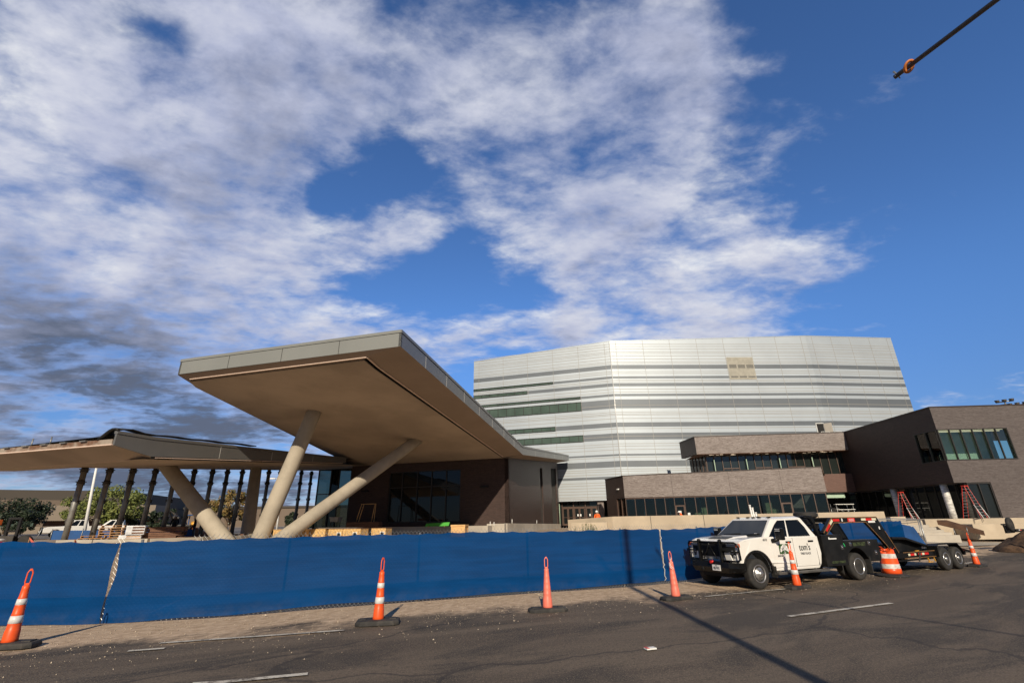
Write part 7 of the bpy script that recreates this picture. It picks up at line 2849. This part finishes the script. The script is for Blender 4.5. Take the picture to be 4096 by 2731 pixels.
# weeds in front of the low planter wall
wd_ = thing('weed_clump', 'clump of tall green weeds growing by the short concrete wall behind the fence', 'weeds', (5.7, 41.0, 0.75), 0)
r_ = random.Random(8)
vs, fs = [], []
g = MB()
for k in range(46):
    a = r_.random() * 6.28
    rr = r_.random() ** .6 * 1.05
    x, y = rr * math.cos(a), rr * .5 * math.sin(a)
    hh = r_.uniform(.5, 1.25) * (1 - .35 * rr)
    lx, ly = r_.uniform(-.2, .2), r_.uniform(-.2, .2)
    g.tube([(x, y, 0), (x + lx * .4, y + ly * .4, hh * .6), (x + lx, y + ly, hh)], [.012, .009, .004], 4)
    for q in range(16):
        f = r_.uniform(.2, 1)
        p = Vector((x + lx * f * f, y + ly * f * f, hh * f))
        d_ = Vector((r_.gauss(0, 1), r_.gauss(0, 1), r_.uniform(.0, .8))).normalized() * r_.uniform(.07, .16)
        s_ = d_.cross(Vector((0, 0, 1))).normalized() * .022
        b = len(vs)
        vs += [tuple(p), tuple(p + d_ * .5 + s_), tuple(p + d_), tuple(p + d_ * .5 - s_)]
        fs.append((b, b + 1, b + 2, b + 3))
g.build('stem', LEAF['weed'], wd_)
me = bpy.data.meshes.new('leaves')
me.from_pydata(vs, [], fs)
me.materials.append(LEAF['weed'])
o = bpy.data.objects.new('leaves', me)
col.objects.link(o)
o.parent = wd_


# ================================================================= poles and masts
wp = thing('flag_pole', 'tall thin white pole standing behind the second steel post', 'pole', (-37.95, 45.0, 0.95), 0)
g = MB()
g.tube([(0, 0, 0), (-.45, 0, 4.5), (-.87, 0, 9.1)], [.14, .11, .075], 12)
g.build('shaft', M['sign_white'], wp)
g = MB()
g.box((0, -.2, .35), (1.5, .6, .5))
g.build('base_box', M['black_flat'], wp, bevel=.02)
g = MB()
g.box((-.4, -.52, .42), (.45, .03, .35))
g.build('base_label', M['sign_white'], wp)
la = thing('street_lamp', 'dark street lamp with a short flat head behind the third steel post', 'street lamp', (-55.0, 70, 1.2), 0)
g = MB()
g.tube([(0, 0, 0), (0, 0, 8.9)], [.13, .08], 10)
g.build('pole', M['steel_dk'], la)
g = MB()
g.box((-.35, 0, 8.85), (1.1, .35, .12))
g.build('lamp_head', M['steel_dk'], la)
lb2 = thing('street_lamp', 'pale street lamp with a cobra head left of the tall slanting column', 'street lamp', (-32.7, 70, 1.1), 0)
g = MB()
g.tube([(0, 0, 0), (-.1, 0, 3.5), (-.25, 0, 6.2), (-.6, 0, 6.95), (-1.3, 0, 7.1)], [.13, .10, .07, .05, .05], 10)
g.build('pole', M['sign_white'], lb2)
g = MB()
g.box((-1.75, 0, 7.08), (1.0, .3, .18))
g.build('lamp_head', M['sign_white'], lb2, bevel=.05)
st_ = thing('stadium_mast', 'distant stadium light mast with a wide lamp rack above the corner building', 'light mast', (123.4, 117.8, 0), R(-46))
g = MB()
g.tube([(0, 0, 0), (0, 0, 27.6)], [.6, .3], 10)
g.build('pole', M['galv'], st_)
g = MB()
g.tube([(-3.4, 0, 27.0), (3.4, 0, 27.0)], .16, 6)
g.tube([(-1.6, -1.2, 28.0), (1.6, -1.2, 28.0)], .16, 6)
g.tube([(0, 0, 26.4), (0, -1.2, 28.0)], .16, 6)
g.build('rack', M['galv'], st_)
for x in (-3.3, -2.0, -.7, .7, 2.0, 3.3):
    g = MB()
    g.lathe([(.001, -.35), (.35, -.3), (.5, .3), (.001, .35)], (x, -.3, 27.2), 10)
    g.build('floodlight', M['steel_dk'], st_)
for x in (-1.3, 0, 1.3):
    g = MB()
    g.lathe([(.001, -.35), (.35, -.3), (.5, .3), (.001, .35)], (x, -1.3, 28.2), 10)
    g.build('floodlight', M['steel_dk'], st_)

# span arm overhead on its pole behind the photographer, and the utility pole whose shadow crosses the road
ar = thing('span_arm', 'long thin brown steel arm with a rusty ring reaching in overhead at the upper right', 'mast arm', (10.8, -10.0, 0.0), 0)
e_ = Vector((4.82 - 10.8, 4.41 + 10.0, 7.0))
g = MB()
g.tube([(0, 0, 0), (0, 0, 7.3)], [.13, .09], 12)
g.build('pole', M['cable'], ar)
b_ = Vector((0, 0, 7.0))
g = MB()
g.tube([b_, e_], [.033, .027], 12)
g.build('arm', M['cable'], ar)
dv = (b_ - e_).normalized()
rc = e_ + dv * .165
u_ = dv.cross(Vector((0, 0, 1))).normalized()
v_ = u_.cross(dv)
nrm_ = (dv * .45 + Vector((0.1, -.35, -.85))).normalized()
u_ = nrm_.orthogonal().normalized()
v_ = nrm_.cross(u_)
g = MB()
ring = [tuple(rc + u_ * .060 * math.cos(a) + v_ * .060 * math.sin(a)) for a in np.linspace(0, 2 * math.pi, 25)[:-1]]
nrg = len(ring)
lo = []
for i in range(nrg):
    a = 2 * math.pi * i / nrg
    dr_v = u_ * math.cos(a) + v_ * math.sin(a)
    lo.append([tuple(rc + dr_v * .042 - nrm_ * .008), tuple(rc + dr_v * .078 - nrm_ * .006), tuple(rc + dr_v * .078 + nrm_ * .006), tuple(rc + dr_v * .042 + nrm_ * .008)])
lo.append(lo[0])
g.loft(lo, 0, False, True)
g.build('ring', M['clay'], ar)
g = MB()
q = e_ + dv * .03
g.tube([q + Vector((-.005, .02, .085)), q + Vector((.0, .0, .02)), q + Vector((.012, -.01, -.06))], [.012, .010, .006], 6)
g.tube([q + Vector((.03, 0, .02)), q + Vector((-.03, 0, -.01))], .008, 6)
g.build('end_pin', M['galv'], ar)
up = thing('utility_pole', 'tall wooden utility pole standing behind the photographer', 'utility pole', (3.99, -3.4, 0.0), 0)
g = MB()
g.tube([(0, 0, 0), (0, 0, 12.5)], [.125, .085], 12)
g.build('shaft', M['bark'], up)
g = MB()
g.box((0, 0, 11.9), (2.2, .1, .12))
g.build('crossarm', M['bark'], up)
g = MB()
for x in (-1, -.5, .5, 1):
    g.lathe([(.02, 0), (.05, .05), (.03, .12), (.05, .16), (.001, .2)], (x, 0, 11.95), 10)
g.build('insulator', M['clay'], up)
# litter on the road
g = MB()
g.box((0, 0, .012), (.17, .10, .02))
lt = tag(g.build('litter', M['sign_white'], loc=(2.08, 8.66, 0.012)), 'crushed white and red packet lying on the asphalt in the middle of the road', 'litter')
lt.rotation_euler = (0, 0, .3)
g = MB()
g.box((-.06, 0, .024), (.05, .10, .006))
g.build('red_end', M['red'], lt)


# ------------------------------------------------------------------ each separate piece of a repeated part becomes an object of its own
def split_pieces(o, gap=0.03):
    me = o.data
    n = len(me.vertices)
    par = list(range(n))

    def find(i):
        while par[i] != i:
            par[i] = par[par[i]]
            i = par[i]
        return i
    for e in me.edges:
        a, b = find(e.vertices[0]), find(e.vertices[1])
        if a != b:
            par[a] = b
    isl = {}
    for i in range(n):
        isl.setdefault(find(i), []).append(i)
    boxes = []
    for k, ids in isl.items():
        c = [me.vertices[i].co for i in ids]
        boxes.append([set([k]), Vector((min(p.x for p in c), min(p.y for p in c), min(p.z for p in c))), Vector((max(p.x for p in c), max(p.y for p in c), max(p.z for p in c)))])
    merged = True
    while merged:
        merged = False
        for i in range(len(boxes)):
            for j in range(i + 1, len(boxes)):
                A, B = boxes[i], boxes[j]
                if all(A[1][q] - gap <= B[2][q] and B[1][q] - gap <= A[2][q] for q in range(3)):
                    A[0] |= B[0]
                    A[1] = Vector(map(min, A[1], B[1]))
                    A[2] = Vector(map(max, A[2], B[2]))
                    boxes.pop(j)
                    merged = True
                    break
            if merged:
                break
    if len(boxes) < 2:
        return
    base = o.name.split('.')[0]
    for bx in boxes:
        ids = [i for k in bx[0] for i in isl[k]]
        mp_ = {v: q for q, v in enumerate(ids)}
        polys = [p for p in me.polygons if p.vertices[0] in mp_]
        m2 = bpy.data.meshes.new(base)
        m2.from_pydata([tuple(me.vertices[i].co) for i in ids], [], [[mp_[v] for v in p.vertices] for p in polys])
        for m_ in me.materials:
            m2.materials.append(m_)
        m2.polygons.foreach_set('material_index', [p.material_index for p in polys])
        m2.polygons.foreach_set('use_smooth', [p.use_smooth for p in polys])
        c = bpy.data.objects.new(base, m2)
        col.objects.link(c)
        c.parent = o.parent
        c.matrix_parent_inverse = o.matrix_parent_inverse.copy()
        c.matrix_basis = o.matrix_basis.copy()
    bpy.data.objects.remove(o)


SPLIT = {'bracket', 'bumper_detail', 'cab_light', 'control_joint', 'foot', 'insulator', 'interior_column', 'leg', 'mud_flap', 'paddle_latch', 'panel_seam', 'paper_notice', 'side_window', 'soffit_lights', 'interior_lights', 'tie_bracket', 'wall_light', 'wrapped_column', 'window'}
for o in list(bpy.data.objects):
    if o.type == 'MESH' and o.name.split('.')[0] in SPLIT and not o.children:
        split_pieces(o)
    elif o.type == 'MESH' and o.parent is not None and o.name.split('.')[0] == 'post' and o.parent.name.split('.')[0] in ('site_fence', 'mesh_fence'):
        split_pieces(o)
    elif o.type == 'MESH' and o.parent is not None and o.name.split('.')[0] == 'wheel' and o.parent.name.split('.')[0] == 'skid_loader':
        split_pieces(o)
for o in bpy.data.objects:
    if o.name.split('.')[0] in ('soffit_lights', 'interior_lights'):
        o.name = o.name.split('.')[0][:-1]
